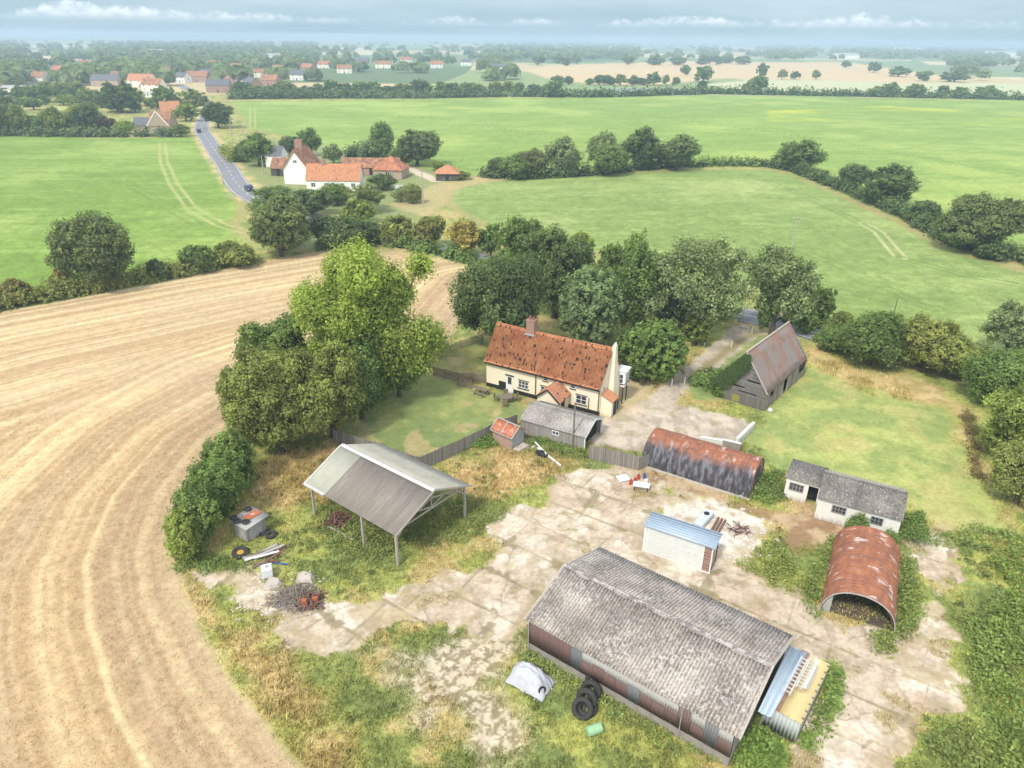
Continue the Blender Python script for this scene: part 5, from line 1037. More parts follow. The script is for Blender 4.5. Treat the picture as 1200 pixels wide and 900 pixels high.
# ------------------------------------------------------------------ tin store with ladders
def ladder(p, q, side, label, n=9, w_=.36, group=None):
    p, q, side = Vector(p), Vector(q), Vector(side).normalized() * w_ / 2; r = thing('ladder', (p.x, p.y, p.z), 0, label, 'ladder', group); d = q - p
    for s_ in (-1, 1): m = MB(); m.bar(side * s_, d + side * s_, .07, .08); m.build('rail', MT['wood_white'], r)
    for i in range(n): m = MB(); c = d * ((i + .6) / n); m.bar(c - side, c + side, .05); m.build('rung', MT['wood_white'], r)
def tin_store():
    a, b, c = [Vector(tuple(G(x, y, 1.85))) for x, y in ((906, 836), (938, 847), (971, 779))]; yaw = math.atan2(c.y - b.y, c.x - b.x) - math.pi / 2; W = (b - a).length + .55
    L = (c - b).length; o = b - Vector((math.cos(yaw), math.sin(yaw), 0)) * W; r = thing('tin_store', (o.x, o.y, 0), yaw, 'grey corrugated tin store with cream yellow sheet roof against the long barn', 'shed'); h = 1.85
    corr('front_sheet', (0, 0, 0), (W, 0, 0), (W, 0, h - .04), (0, 0, h - .04), MT['steel'], r, .22, .045, seg=6); corr('side_sheet', (W, 0, 0), (W, L, 0), (W, L, h - .04), (W, 0, h - .04), MT['galv_old'], r, .22, .03, seg=6)
    corr('rear_sheet', (W, L, 0), (0, L, 0), (0, L, h), (W, L, h), MT['steel'], r, .22, .03); m = MB(); m.box(-.04, 0, 0, L, 0, h - .05); m.build('inner_side', MT['steel'], r)
    corr('yellow_roof', (W + .08, -.1, h + .02), (W + .08, L + .1, h + .02), (.75, L + .1, h + .06), (.75, -.1, h + .06), MT['yellow_roof'], r, .16, .022, seg=5); m = MB(); m.box(.32, .85, -.1, L + .1, h + .065, h + .11); m.build('rusty_sheet', MT['scrap2'], r)
    m = MB(); [m.box(W - .02, W + .10, y, y + .1, h + .03, h + .09) for y in np.arange(.3, L, .62)]; m.build('fixings', MT['wood'], r)
    m = MB(); m.box(-.05, .3, -.08, L + .1, h + .0, h + .045); m.build('left_roof_strip', MT['steel'], r)
    # blue sheeting leaning from the barn end onto the store
    q0, q1, q2, q3 = [G(x, y, z) for x, y, z in ((888, 834, 2.35), (925, 757, 2.35), (946, 765, 1.98), (903, 841, 1.98))]
    s = thing('blue_sheeting', tuple(q3), 0, 'long pale blue sheets bridging the gap between barn and tin store', 'sheeting'); corr('sheet', q0, q3, q2, q1, MT['blue_sheet'], s, .38, .045, seg=8, world=True)
    U_ = Vector((math.cos(yaw), math.sin(yaw), 0)); V_ = Vector((-math.sin(yaw), math.cos(yaw), 0)); P = lambda x, y, z: o + U_ * x + V_ * y + Vector((0, 0, z))
    ladder(P(1.02, -.35, h + .10), P(1.02, 3.0, h + .16), U_, 'pale ladder lying on the yellow roof, its end poking over the front', 10); ladder(P(1.45, .5, h + .13), P(1.45, 3.5, h + .13), U_, 'second ladder lying on the yellow roof, nearer the outer edge', 10, .3)
    for i, (x, l) in enumerate(((1.72, 'thin white pole lying along the yellow roof beside a ladder'), (1.86, 'outermost grey plank lying along the yellow roof'))): q = thing('plank', tuple(P(x, .7, h + .1)), yaw, l, 'plank'); m = MB(); m.box(-.05, .05, 0, 2.6 - i * .5, 0, .05); m.build('board', MT['galv_old' if i else 'white'], q)
MT['scrap2'] = m_mottle('brown_rusty_sheet', (.27, .15, .09), (.34, .2, .13), 2.5, .8)
tin_store()
# ------------------------------------------------------------------ hedges and trees round the farm
T_ = tree
T_(446, 466, 176, 287, LIME, 'plume', 'tallest lime green tree, its bright crown rising over the lumpy dark trees beside the stubble', seed=11)
T_(468, 464, 60, 395, MID, 'bush', 'mid green tree under the right side of the tall lime green tree', seed=12)
T_(424, 490, 78, 402, FRG, 'bush', 'bushy green tree at the corner of the mown lawn, left of the garden fence', seed=13)
T_(330, 530, 132, 402, OLV, 'lumpy', 'broad olive tree with lumpy crown, nearest the stubble edge left of the pole barn', seed=14)
T_(392, 512, 96, 396, OLV, 'lumpy', 'lumpy olive tree whose foliage hangs over the left end of the grey fence', seed=15)
T_(300, 500, 70, 415, (.09, .12, .042), 'lumpy', 'leftmost of the lumpy trees beside the stubble', seed=16)
T_(340, 450, 110, 366, MID, 'plume', 'spreading mid green tree showing stubble through its branches, left of the lime green tree', seed=17)
T_(232, 640, 70, 566, MID, 'bush', 'rounded bush at the tip of the bush row, left of the tyre topped shed', cat='bush', name='bush', seed=18)
T_(262, 606, 74, 532, FRG, 'bush', 'tall bush directly behind the small shed with tyres on top', cat='bush', name='bush', seed=19)
T_(275, 570, 62, 505, MID, 'bush', 'bush joining the bush row to the lumpy trees along the stubble', cat='bush', name='bush', seed=20)
T_(222, 655, 50, 598, YLG, 'bush', 'yellowish bush furthest down the bush row at the stubble edge', cat='bush', name='bush', seed=21)
T_(588, 412, 122, 284, DK, 'oak', 'big dark oak spreading left of the cottage roof', seed=22)
T_(650, 372, 88, 262, DK, 'oak', 'dark tree rising between the big oak and the round silvery tree', seed=23)
T_(612, 340, 70, 250, MID, 'oak', 'mid green tree peeping out above the dark oak by the cottage', seed=24)
T_(672, 350, 52, 268, YLG, 'plume', 'yellow green tree just right of the dark trees behind the cottage', seed=25)
T_(690, 408, 80, 311, (.120, .175, .100), 'round', 'neat round silvery green tree right behind the cottage roof', seed=26)
T_(742, 392, 64, 272, FRG, 'tall', 'dark narrow tree with layered branches between the round tree and the pale willow', seed=27)
T_(716, 352, 46, 280, MID, 'oak', 'mid green tree half hidden left of the narrow layered tree', seed=28)
T_(806, 398, 128, 272, PALE, 'airy', 'wide pale grey green tree by the drive', seed=29)
T_(764, 446, 80, 376, FRG, 'round', 'rounded fresh green bush tree on the grass beside the drive', seed=30)
T_(734, 432, 36, 382, DK, 'bush', 'dark bush behind the rounded fresh green tree by the drive', cat='bush', name='bush', seed=31)
T_(742, 445, 26, 428, FRG, 'bush', 'small low green bush at the foot of the rounded tree by the drive', cat='bush', name='bush', seed=32)
T_(816, 404, 34, 368, YLG, 'round', 'small yellowish round bush at the left side of the drive mouth', cat='bush', name='bush', seed=33)
T_(790, 388, 50, 345, DK, 'bush', 'dark ivy covered undergrowth tree under the pale willow', seed=34); T_(782, 402, 30, 376, PUR, 'bush', 'purple leaved shrub between the round bush tree and the willow', cat='shrub', name='shrub', seed=35); T_(752, 395, 24, 376, PUR, 'bush', 'small purple shrub left of the larger purple one behind the drive lawn', cat='shrub', name='shrub', seed=36)
T_(904, 392, 88, 288, (.130, .170, .098), 'airy', 'pale tree with ivy clad trunk at the right of the drive mouth', seed=37)
T_(893, 391, 16, 352, FRG, 'tall', 'column of ivy round the trunk by the drive mouth', cat='ivy', name='ivy_column', seed=38, trunk=False)
T_(850, 372, 44, 335, DK, 'bush', 'dark bush against the road, left of the drive mouth', cat='bush', name='bush', seed=39)
T_(958, 384, 30, 332, MID, 'tall', 'thin dark tree standing behind the timber barn ridge', seed=40); T_(944, 392, 26, 362, FRG, 'bush', 'green bush just behind the right end of the timber barn roof', cat='bush', name='bush', seed=41); T_(985, 386, 26, 362, OLV, 'bush', 'small olive bush over the road behind the timber barn', cat='bush', name='bush', seed=42)
T_(1018, 428, 92, 362, MID, 'bush', 'large bush thicket in the road hedge, right of the timber barn', cat='bush', name='bush', seed=43)
T_(975, 412, 50, 384, FRG, 'bush', 'low dark bush in the road hedge nearest the timber barn', cat='bush', name='bush', seed=44)
T_(1082, 436, 72, 368, (.15, .165, .05), 'oak', 'tree with yellowing top in the road hedge above the paddock', seed=45)
T_(1112, 444, 60, 388, OLV, 'bush', 'olive bush to the right of the yellow topped tree in the road hedge', cat='bush', name='bush', seed=46)
T_(1168, 474, 84, 404, FRG, 'bush', 'dark bushy tree at the right corner of the paddock', seed=47); T_(1178, 420, 80, 352, PALE, 'airy', 'thin pale tree over the road at the right edge of the photo', seed=48)
T_(1188, 540, 90, 448, YLG, 'oak', 'yellow green tree at the right edge beside the paddock', seed=49); T_(1190, 590, 84, 512, (.15, .17, .06), 'bush', 'pale olive bush below the yellow green tree at the right edge', cat='bush', name='bush', seed=50)
T_(1205, 500, 60, 430, MID, 'oak', 'green tree cut by the right edge above the yellow green one', seed=51)
# hedge trees round the stubble and the road
T_(115, 338, 96, 250, (.085, .115, .048), 'oak', 'big solitary round tree standing in the left hedge', seed=52)
T_(76, 342, 30, 312, (.16, .13, .045), 'bush', 'small brownish tree beside the big hedge tree', seed=53); T_(186, 329, 28, 303, DK, 'bush', 'small pointed dark bush in the left hedge', cat='bush', name='bush', seed=54)
T_(232, 319, 42, 286, MID, 'bush', 'round bush in the left hedge, second from the big solitary tree', cat='bush', name='bush', seed=55); T_(277, 312, 56, 283, OLV, 'bush', 'broad bush in the left hedge beside the road trees', cat='bush', name='bush', seed=56); T_(20, 358, 46, 326, (.15, .14, .05), 'bush', 'orange tinged bush at the left edge of the photo', cat='bush', name='bush', seed=57)
T_(330, 300, 84, 228, (.105, .135, .06), 'oak', 'large grey green tree where the left hedge meets the road', seed=58); T_(402, 290, 76, 248, DK, 'bush', 'dark tree directly right of the large grey green road tree', seed=59)
T_(366, 252, 52, 218, DK, 'bush', 'dark garden tree in front of the white farmhouse', seed=60)
T_(466, 286, 44, 248, OLV, 'bush', 'first olive tree of the orange tinged row behind the stubble', seed=61); T_(502, 290, 44, 250, (.13, .14, .045), 'bush', 'middle tree of the orange tinged row behind the stubble', seed=62); T_(544, 298, 46, 252, (.21, .175, .05), 'bush', 'orange topped tree at the right end of the row behind the stubble', seed=63); T_(575, 300, 30, 262, MID, 'oak', 'pale green tree between the orange topped tree and the big oak', seed=64)
T_(438, 285, 34, 256, MID, 'bush', 'green bush between the dark road tree and the orange tinged row', cat='bush', name='bush', seed=65); T_(420, 262, 40, 232, YLG, 'bush', 'yellowish garden tree in front of the red roofed farm barns', seed=66)
leafy_strip('hedge', pxp([(-120, 388), (-40, 372), (0, 362), (60, 351), (130, 338), (200, 325), (300, 306)]), 3.0, 2.6, OLV, 'thick uneven hedge between the left green field and the stubble', seed=3, color_var=1.0)
leafy_strip('hedge', pxp([(370, 291), (400, 288), (430, 284)]), 3.4, 3.0, MID, 'thick hedge at the top of the stubble below the farmhouse garden', seed=4)
leafy_strip('hedge', pxp([(432, 283), (470, 290), (510, 298), (556, 308)]), 2.2, 1.8, FRG, 'low dark hedge under the orange tinged trees', seed=5)
leafy_strip('hedge', pxp([(812, 446), (838, 452), (868, 455)]), 3.2, 2.3, FRG, 'dark clipped hedge at the left side of the timber barn', seed=6)
leafy_strip('hedge', pxp([(955, 398), (1000, 408), (1060, 421), (1120, 436), (1180, 455), (1260, 480)]), 2.6, 2.4, MID, 'wild hedge along the near side of the road', seed=7)
leafy_strip('hedge', pxp([(918, 376), (980, 388), (1060, 404), (1130, 416), (1230, 440)]), 1.6, 1.5, MID, 'hedge along the far side of the road opposite the paddock', seed=8)
leafy_strip('hedge', pxp([(560, 318), (640, 340), (720, 356), (850, 368)]), 3.5, 3.2, MID, 'overgrown hedge between the road and the trees behind the cottage', seed=9)
leafy_strip('hedge', pxp([(565, 206), (600, 210), (680, 206), (760, 198), (815, 194)]), 4.0, 2.6, DK, 'dark hedge at the foot of the tree row between the two green fields', seed=10)
leafy_strip('hedge', pxp([(818, 195), (850, 194), (870, 194)]), 2.6, 2.0, MID, 'short neat hedge just right of the tree row', seed=11, lump=.15); leafy_strip('hedge', pxp([(874, 194), (888, 195)]), 2.4, 2.0, MID, 'tiny hedge length between two field gaps', seed=12, lump=.15)
leafy_strip('hedge', pxp([(893, 194), (930, 200), (965, 214), (1000, 228), (1060, 255), (1110, 284), (1160, 300), (1210, 310), (1300, 330)]), 3.4, 2.2, DK, 'long hedge curving down the right side between the green fields', seed=13)
leafy_strip('hedge', pxp([(330, 293), (362, 272), (300, 246), (306, 240)]), 2.5, 2.0, MID, 'bushy growth along the road verge by the large grey green tree', seed=14)
leafy_strip('hedge', pxp([(270, 116), (400, 115), (500, 115), (590, 113)]), 5, 3.0, DK, 'far dark hedge along the left half of the big green field', seed=15, lump=.25, dens=2.2); leafy_strip('hedge', pxp([(600, 113), (700, 114), (830, 110), (1000, 113), (1200, 117), (1400, 121)]), 4, 2.6, DK, 'far dark hedge along the right half of the big green field', seed=16, lump=.2, dens=2.2)
leafy_strip('hedge', pxp([(-60, 160), (20, 159), (90, 160), (150, 160)]), 4, 2.6, DK, 'dark hedge along the top of the left green field', seed=17, lump=.25); leafy_strip('hedge', pxp([(160, 160), (205, 160)]), 3, 2.2, DK, 'hedge in front of the tan gabled cottage by the road', seed=18, lump=.2)
leafy_strip('hedge', pxp([(405, 185), (440, 187), (475, 190)]), 5, 5, DK, 'dark hedge behind the red roofed farm barns', seed=19); leafy_strip('hedge', pxp([(262, 178), (276, 190), (290, 186)]), 3, 2, OLV, 'scrubby hedge on the bank right of the road', seed=20)
# tree row between the fields and scattered hedgerow trees
for i, (px, py, w_, tp, c_, st, lb) in enumerate([
    (582, 207, 30, 183, DK, 'bush', 'leftmost low dark tree of the row between the fields'), (604, 210, 38, 179, MID, 'bush', 'bushy tree second from the left in the row between the fields'), (622, 208, 40, 172, (.11, .12, .05), 'oak', 'brownish tree third from the left in the row between the fields'),
    (658, 203, 44, 159, PALE, 'oak', 'pale grey tree with dark foot in the row between the fields'), (668, 206, 34, 178, DK, 'bush', 'dark low tree in front of the pale grey one in the field row'), (706, 200, 42, 153, PALE, 'oak', 'pale tree behind the mid green dome in the field row'), (712, 205, 50, 167, MID, 'bush', 'mid green dome shaped tree in the field row'), (750, 198, 52, 149, DK, 'oak', 'tallest dark tree of the row between the fields'), (792, 199, 54, 156, (.10, .135, .06), 'oak', 'rightmost grey green tree of the row between the fields'),
    (936, 200, 54, 163, MID, 'oak', 'solitary tree leaning over the bend of the long hedge'), (996, 222, 40, 190, DK, 'bush', 'smaller dark tree left of the round one on the long hedge'), (1038, 240, 64, 193, DK, 'oak', 'round dark tree on the long hedge'), (1138, 292, 104, 224, (.09, .12, .05), 'oak', 'largest spreading tree near the right end of the long hedge'), (1082, 260, 40, 232, DK, 'bush', 'dark low bush left of the largest hedge tree'), (1158, 304, 40, 284, DK, 'bush', 'dark round bush at the foot of the largest hedge tree'),
    (304, 194, 44, 156, MID, 'oak', 'tree left of the farmhouse chimney beside the road'), (286, 190, 24, 166, DK, 'bush', 'small dark tree at the roadside left of the farmhouse'), (364, 182, 28, 149, MID, 'oak', 'tallest small tree behind the farmhouse'), (340, 182, 30, 158, DK, 'bush', 'dark tree just behind the farmhouse chimney'), (447, 184, 30, 142, MID, 'tall', 'slim tree left of the big dome behind the red barns'), (489, 194, 62, 151, (.085, .12, .05), 'oak', 'big dome shaped tree behind the red farm barns'), (391, 192, 24, 168, PALE, 'oak', 'small pale tree behind the orange farmhouse roof'),
    (350, 200, 30, 184, OLV, 'bush', 'bush between the farmhouse wing and the track'), (448, 222, 36, 204, DK, 'bush', 'dark hedge bush in front of the red farm barns'), (484, 238, 28, 214, OLV, 'bush', 'olive bush by the pole at the farm garden'), (470, 236, 22, 218, PALE, 'bush', 'pale bush in the middle of the farm garden'), (512, 200, 20, 188, YLG, 'bush', 'yellow bush left of the lone red roofed shed'), (430, 248, 46, 216, (.12, .15, .06), 'airy', 'airy green tree hiding the right end of the white farmhouse'), (395, 240, 40, 214, MID, 'bush', 'garden bush against the front of the white farmhouse'), (540, 210, 24, 200, OLV, 'bush', 'scrub right of the lone red roofed shed'), (320, 236, 50, 218, MID, 'bush', 'roadside garden bush at the left of the white gable'),
    (256, 150, 40, 119, DK, 'oak', 'dark umbrella shaped tree over the far bend of the road'), (143, 132, 50, 95, DK, 'round', 'largest dark dome tree in the village at left'), (124, 157, 26, 136, PUR, 'round', 'dark purple tree at the top of the left green field'), (148, 157, 24, 141, LIME, 'round', 'bright lime round bush beside the purple tree'), (212, 160, 22, 145, OLV, 'round', 'round olive bush beside the far roadside cottage'), (218, 142, 30, 120, YLG, 'oak', 'yellowish tree behind the umbrella tree at the bend'), (228, 130, 34, 104, OLV, 'oak', 'brownish green tree left of the road bend'), (198, 136, 32, 98, MID, 'oak', 'tall mid green tree between the village houses and the road'),
    (647, 114, 24, 94, MID, 'oak', 'single tree on the far hedge at the middle of the picture'), (884, 110, 28, 87, MID, 'oak', 'larger lone tree on the far hedge right of the middle'), (893, 92, 14, 74, DK, 'oak', 'narrow tree on the tan field behind the larger lone tree'), (549, 113, 26, 95, MID, 'oak', 'round tree near the gap in the far hedge'), (490, 112, 24, 92, DK, 'oak', 'dark round tree on the far hedge left of the gap'),
    (1026, 112, 18, 100, OLV, 'oak', 'small rounded tree left in the far right hedge group'), (1042, 113, 22, 96, MID, 'oak', 'tree with broad top in the far right hedge group'), (1070, 114, 26, 97, MID, 'oak', 'domed tree in the far right hedge, third along its group'), (1104, 113, 20, 99, DK, 'bush', 'low tree left of the gap in the far right hedge'), (1123, 113, 20, 101, MID, 'oak', 'tree right of the gap in the far right hedge'), (1156, 113, 28, 100, MID, 'oak', 'flat topped tree near the right end of the far hedge'),
    (803, 88, 12, 74, MID, 'tall', 'slim tree at the left of the tan field group'), (824, 96, 26, 77, MID, 'oak', 'broad tree in the middle of the tan field'), (822, 108, 14, 94, DK, 'tall', 'slim tree standing at the corner of the far hedge'), (766, 100, 18, 84, MID, 'oak', 'round tree on the tan field edge'), (780, 100, 9, 86, OLV, 'tall', 'thin olive tree next to the round one on the tan field edge'), (792, 100, 12, 90, MID, 'oak', 'small tree right of the thin olive one'), (727, 100, 16, 86, OLV, 'oak', 'olive tree at the left end of the tan field'), (916, 93, 12, 81, OLV, 'oak', 'little tree on the boundary of the pale field'), (931, 93, 14, 83, DK, 'oak', 'small dark tree on the boundary of the pale field'), (956, 93, 12, 81, MID, 'tall', 'slender tree at the right of the pale field boundary'), (991, 80, 12, 70, DK, 'oak', 'tiny dark tree beyond the tan field'), (1024, 85, 16, 72, DK, 'round', 'round dark tree beyond the tan field at right'), (1052, 90, 26, 77, MID, 'oak', 'first tree of the clump at the right of the tan field'), (1082, 95, 20, 82, MID, 'oak', 'second tree of the clump at the right of the tan field'), (1118, 96, 34, 83, DK, 'bush', 'wide dark thicket on the pale field at right')]):
    T_(px, py, w_, tp, c_, st, lb, seed=100 + i, cat='bush' if 'bush' in lb and 'tree' not in lb else 'tree', name='bush' if 'bush' in lb and 'tree' not in lb else 'tree')
ORD = 'first second third fourth fifth sixth seventh eighth ninth tenth eleventh twelfth thirteenth fourteenth fifteenth sixteenth seventeenth eighteenth nineteenth twentieth'.split()
def ordn(i): return ORD[i] if i < 20 else ('twenty ' if i < 29 else 'thirty ') + ORD[(i - 20) % 10]
rs = np.random.RandomState(77); cols = [DK, DK, MID, MID, OLV, (.10, .13, .055), YLG]
for i, px in enumerate(np.arange(282, 640, 15.5)):                      # tree belt standing on the far hedge
    if abs(px - 490) < 9 or abs(px - 549) < 9: continue
    T_(px + rs.uniform(-4, 4), 111.5 + rs.uniform(-.5, .5), rs.uniform(18, 27), rs.uniform(93, 101), cols[rs.randint(6)], 'oak' if i % 3 else 'bush', ordn(i) + ' tree from the left in the belt on the far hedge', group='trees of the belt behind the big green field', seed=300 + i)
for i, px in enumerate(np.sort(rs.uniform(-60, 120, 26))):
    px = float(px); T_(px, rs.uniform(148, 158), rs.uniform(24, 42), rs.uniform(116, 138), cols[rs.randint(6)], 'oak' if i % 2 else 'bush', ordn(i) + ' tree from the left in the strip above the left green field', group='trees above the left green field', seed=400 + i)
VH = [(60, 88, 'small red roofed house'), (36, 97, 'far left brick house'), (130, 97, 'cream house'), (188, 90, 'little brown roofed house'), (234, 93, 'small white house'), (305, 101, 'brown roofed house'), (340, 94, 'grey roofed house'), (107, 101, 'long slate roofed house'), (150, 102, 'bright orange roofed house'), (166, 107, 'cream brown roofed house'), (205, 97, 'white slate roofed house'), (218, 96, 'pink brick house'), (250, 108, 'slate roofed brick house'), (262, 103, 'orange gabled house'), (288, 107, 'tall brick gable house'), (297, 91, 'pale house at the village back'), (318, 87, 'highest pink orange roofed house'), (5, 110, 'low white building')]
_vc = {}
for i in range(112):
    px = rs.uniform(-80, 350); py = rs.uniform(104, 132) if px < 190 else rs.uniform(92, 110)
    if any(abs(px - h[0] - 6) < 15 and -3 < py - h[1] < 16 for h in VH): continue
    hn = min(VH, key=lambda h: abs(h[0] - px) + 2 * abs(h[1] - py)); sd = ('in front of' if py > hn[1] else 'behind') if abs(px - hn[0]) < 12 else ('left of' if px < hn[0] else 'right of'); _vc[(hn, sd)] = _vc.get((hn, sd), 0) + 1; vlb = (ordn(_vc[(hn, sd)] - 1) + ' ' if _vc[(hn, sd)] > 1 else '') + 'tree ' + sd + ' the ' + hn[2] + ' in the village'
    T_(px, py, rs.uniform(14, 30), py - rs.uniform(12, 22), cols[rs.randint(7)], 'oak' if i % 3 else 'bush', vlb, group='trees between the village houses', seed=500 + i)
for i, px in enumerate(list(np.sort(rs.uniform(640, 760, 12))) + list(np.sort(rs.uniform(560, 950, 18)))):
    px = float(px); py = 99.5 if i < 12 else 76 + rs.uniform(-2, 1)
    T_(px, py, rs.uniform(12, 22), py - rs.uniform(8, 13), DK if i % 2 else MID, 'bush', ordn(i if i < 12 else i - 12) + (' tree from the left along the near tan field edge' if i < 12 else ' tree from the left along the far edge of the tan field'), group='trees along the tan field', seed=600 + i)
# ------------------------------------------------------------------ far woods: masses of crowns nobody could count
def wood(name, label, items, seed):
    rs = np.random.RandomState(seed); V = []; F = []; T = []; U = []; n0 = 0
    for (x, y, W, H) in items:
        n = 46; d = unit(rs, n); d[:, 2] = np.abs(d[:, 2]) * 1.0 - .15; p = d * rs.uniform(.75, 1.1, (n, 1)) * [W / 2, W / 2, H * .55] + [x, y, H * .45]; p[:, 2] = np.maximum(p[:, 2], .4)
        t_ = rs.normal(1, .2); a, b, c, e = quads(p, d + .4 * unit(rs, n), np.full(n, W * .42), rs, np.clip(rs.normal(t_, .16, n), .4, 1.8), np.clip(rs.normal(.4, .2) + rs.normal(0, .12, n), 0, 1), .8)
        V.append(a); F.append(b + n0); T.append(c); U.append(e); n0 += len(a)
    me = raw_mesh(name, np.concatenate(V), np.concatenate(F), {'tint': np.concatenate(T), 'hue': np.concatenate(U)}); me.materials.append(MT['leaf']); o = link(name, me, None); o.color = (*LC((.095, .125, .060)), 1); tag(o, label, 'wood', None, 'stuff')
def wood_items(rs, n, x0, x1, y0, y1, thr, sc=1.0):
    out_ = []; k = 0
    while len(out_) < n and k < 60 * n:
        k += 1; py = y0 + (y1 - y0) * rs.rand(); px = rs.uniform(x0, x1)
        g = G(px, py); D = math.hypot(g[0], g[1])
        f = fbm(np.array([g[0] / (D * .10)]), np.array([g[1] / (D * .35)]), 3, 900)[0]
        hl = min(abs((g[1] / 260) % 1 - .5), 1) < .06
        if f < thr and not hl: continue
        if any(abs(px - h[0] - 7) < 15 and -2 < py - h[1] < 9 for h in VH + [(243, 80), (372, 80), (395, 86), (418, 74), (440, 80), (470, 74), (505, 80), (540, 77), (575, 84), (270, 84), (352, 84), (92, 80)]): continue
        if 600 < px < 1110 and 71 < py < 112: continue
        if px >= 1110 and 80 < py < 112 and rs.rand() > .08: continue
        w_ = rs.uniform(9, 17) * sc; out_.append((g[0], g[1], w_, rs.uniform(8, 14) * (.8 + .2 * sc)))
    return out_
rs = np.random.RandomState(5)
wood('near_woodland', 'dense green woodland behind the village houses', wood_items(rs, 620, -250, 350, 84, 101, .42), 1)
wood('middle_woodland', 'belts of woodland across the middle distance', wood_items(rs, 2100, -350, 1500, 66, 95, .50, 1.0), 2)
wood('far_woodland', 'hazy woods and hedges near the horizon', wood_items(rs, 3900, -500, 1700, 50.5, 68, .48, 1.3), 3)
# ------------------------------------------------------------------ houses of the village and the farm across the road
def house(px, py, L, W, he, hr, yaw, wall, roof, label, chim=1, wins=2, name='house', hip=False, cat='house', z0=0, door=True, dormers=0):
    b = G(px, py); r = thing(name, (b[0], b[1], 0), R(yaw), label, cat)
    if hip:
        m = MB(); m.box(0, L, 0, W, 0, he); m.build('wall', MT[wall], r); q = min(W / 2, L / 2 - .1); m = MB(); e = .4
        m.add([(-e, -e, he - .1), (L + e, -e, he - .1), (L + e, W + e, he - .1), (-e, W + e, he - .1), (q, W / 2, hr), (L - q, W / 2, hr)], [(0, 1, 5, 4), (1, 2, 5), (2, 3, 4, 5), (3, 0, 4), (3, 2, 1, 0)]); rf = m.build('roof', MT[roof], r)
    else: gable_wall(L, W, he, hr, MT[wall], r); rf = slab_roof(L, W, he, hr, MT[roof], r)
    for i in range(chim): m = MB(); x = L * (.12 + .76 * i) if chim > 1 else L * .3; m.box(x - .5, x + .5, W / 2 - .4, W / 2 + .4, hr - 1, hr + 1.2); m.build('chimney', MT['brick'], rf)
    for fl in range(2 if he > 4 else 1):
        for i in range(wins): window(r, L * (i + .5) / wins + (.6 if fl == 0 and i == wins // 2 else 0), 1.5 + 2.6 * fl, 1.2, 1.1, 0, 'x', 2, 1, False)
    if he > 3: window(r, W * .5, he * .62, 1.2, 1.1, L, 'y', 2, 1, False)
    if door: m = MB(); m.box(L * .5 - .5, L * .5 + .5, -.05, 0.0, 0, 2.0); m.build('door', MT['black'], r)
    return r
# white farmhouse: cross wing with steep gable and long low range
r = house(334, 216, 5.6, 9, 4.6, 9.4, -4, 'clean_white', 'tile_brown', 'white farmhouse wing with steep gable facing the field and tall brick chimney stack', 0, 0, door=False)
for c in list(r.children_recursive): bpy.data.objects.remove(c)
m = MB(); W_, L_ = 7.2, 11
m.add([(0, 0, 0), (W_, 0, 0), (W_, L_, 0), (0, L_, 0), (0, 0, 4.4), (W_, 0, 4.4), (W_, L_, 4.4), (0, L_, 4.4), (W_ / 2, 0, 9.2), (W_ / 2, L_, 9.2)], [(0, 1, 5, 8, 4), (1, 2, 6, 5), (2, 3, 7, 9, 6), (3, 0, 4, 7), (4, 8, 9, 7), (5, 6, 9, 8)]); m.build('wall', MT['clean_white'], r)
m = MB()
for x in (-.4, W_ + .4): m.add([(x, -.35, 3.85), (W_ / 2, -.35, 9.25), (W_ / 2, L_ + .3, 9.25), (x, L_ + .3, 3.85), (x, -.35, 4.1), (W_ / 2, -.35, 9.5), (W_ / 2, L_ + .3, 9.5), (x, L_ + .3, 4.1)], [(0, 1, 2, 3), (4, 5, 6, 7), (0, 1, 5, 4), (1, 2, 6, 5), (2, 3, 7, 6), (3, 0, 4, 7)])
rf = m.build('roof', MT['tile_brown'], r); m = MB(); m.box(2.6, 4.6, 4.0, 5.4, 8.2, 11.6); m.build('chimney', MT['brick'], rf); window(r, W_ / 2, 6.3, 1.2, .8, 0, 'x', 2, 1, False); m = MB(); m.bar((-.42, -.38, 3.98), (W_ / 2, -.38, 9.38), .06, .3); m.bar((W_ + .42, -.38, 3.98), (W_ / 2, -.38, 9.38), .06, .3); m.build('bargeboard', MT['tile_brown'], r)
house(360, 223, 14.5, 6, 2.9, 6.6, 0, 'clean_white', 'tile_new', 'long low white farmhouse range with bright orange tiled roof', 1, 4)
house(318, 206, 4.5, 6, 2.3, 4.8, -4, 'wood_dark', 'tile_brown', 'small dark boarded lean-to building left of the white gable', 0, 0)
house(312, 196, 5, 8, 3.6, 6.0, 2, 'clean_white', 'slate', 'slate roofed annexe behind the white gable', 0, 1)
house(402, 205, 17, 6, 2.3, 4.6, 2, 'brick_pink', 'tile_brown', 'long red brown roofed farm barn left of the hipped one', 0, 0, 'barn', cat='barn')
house(438, 208, 8.6, 8, 2.6, 6.0, -8, 'brick_buff', 'tile_red', 'farm barn with hipped red roof and brick walls', 0, 1, 'barn', True, 'barn') if 0 else None
MT['tile_red'] = m_tiles('worn_red_tiles', (.36, .13, .08), (.28, .10, .065), .03)
house(438, 209, 8.6, 8, 2.6, 6.0, -8, 'brick_buff', 'tile_red', 'farm barn with hipped red roof and brick walls', 0, 1, 'barn', True, 'barn')
house(511, 212, 6.5, 6, 2.1, 4.2, 2, 'wood_dark', 'tile_new', 'lone dark shed with hipped red roof at the field edge', 0, 0, 'shed', True, 'shed'); house(464, 229, 4.2, 3, 1.9, 2.4, -4, 'brick_pink', 'galv_old', 'little garden shed with flat pale roof', 0, 1, 'shed', cat='shed', door=False)
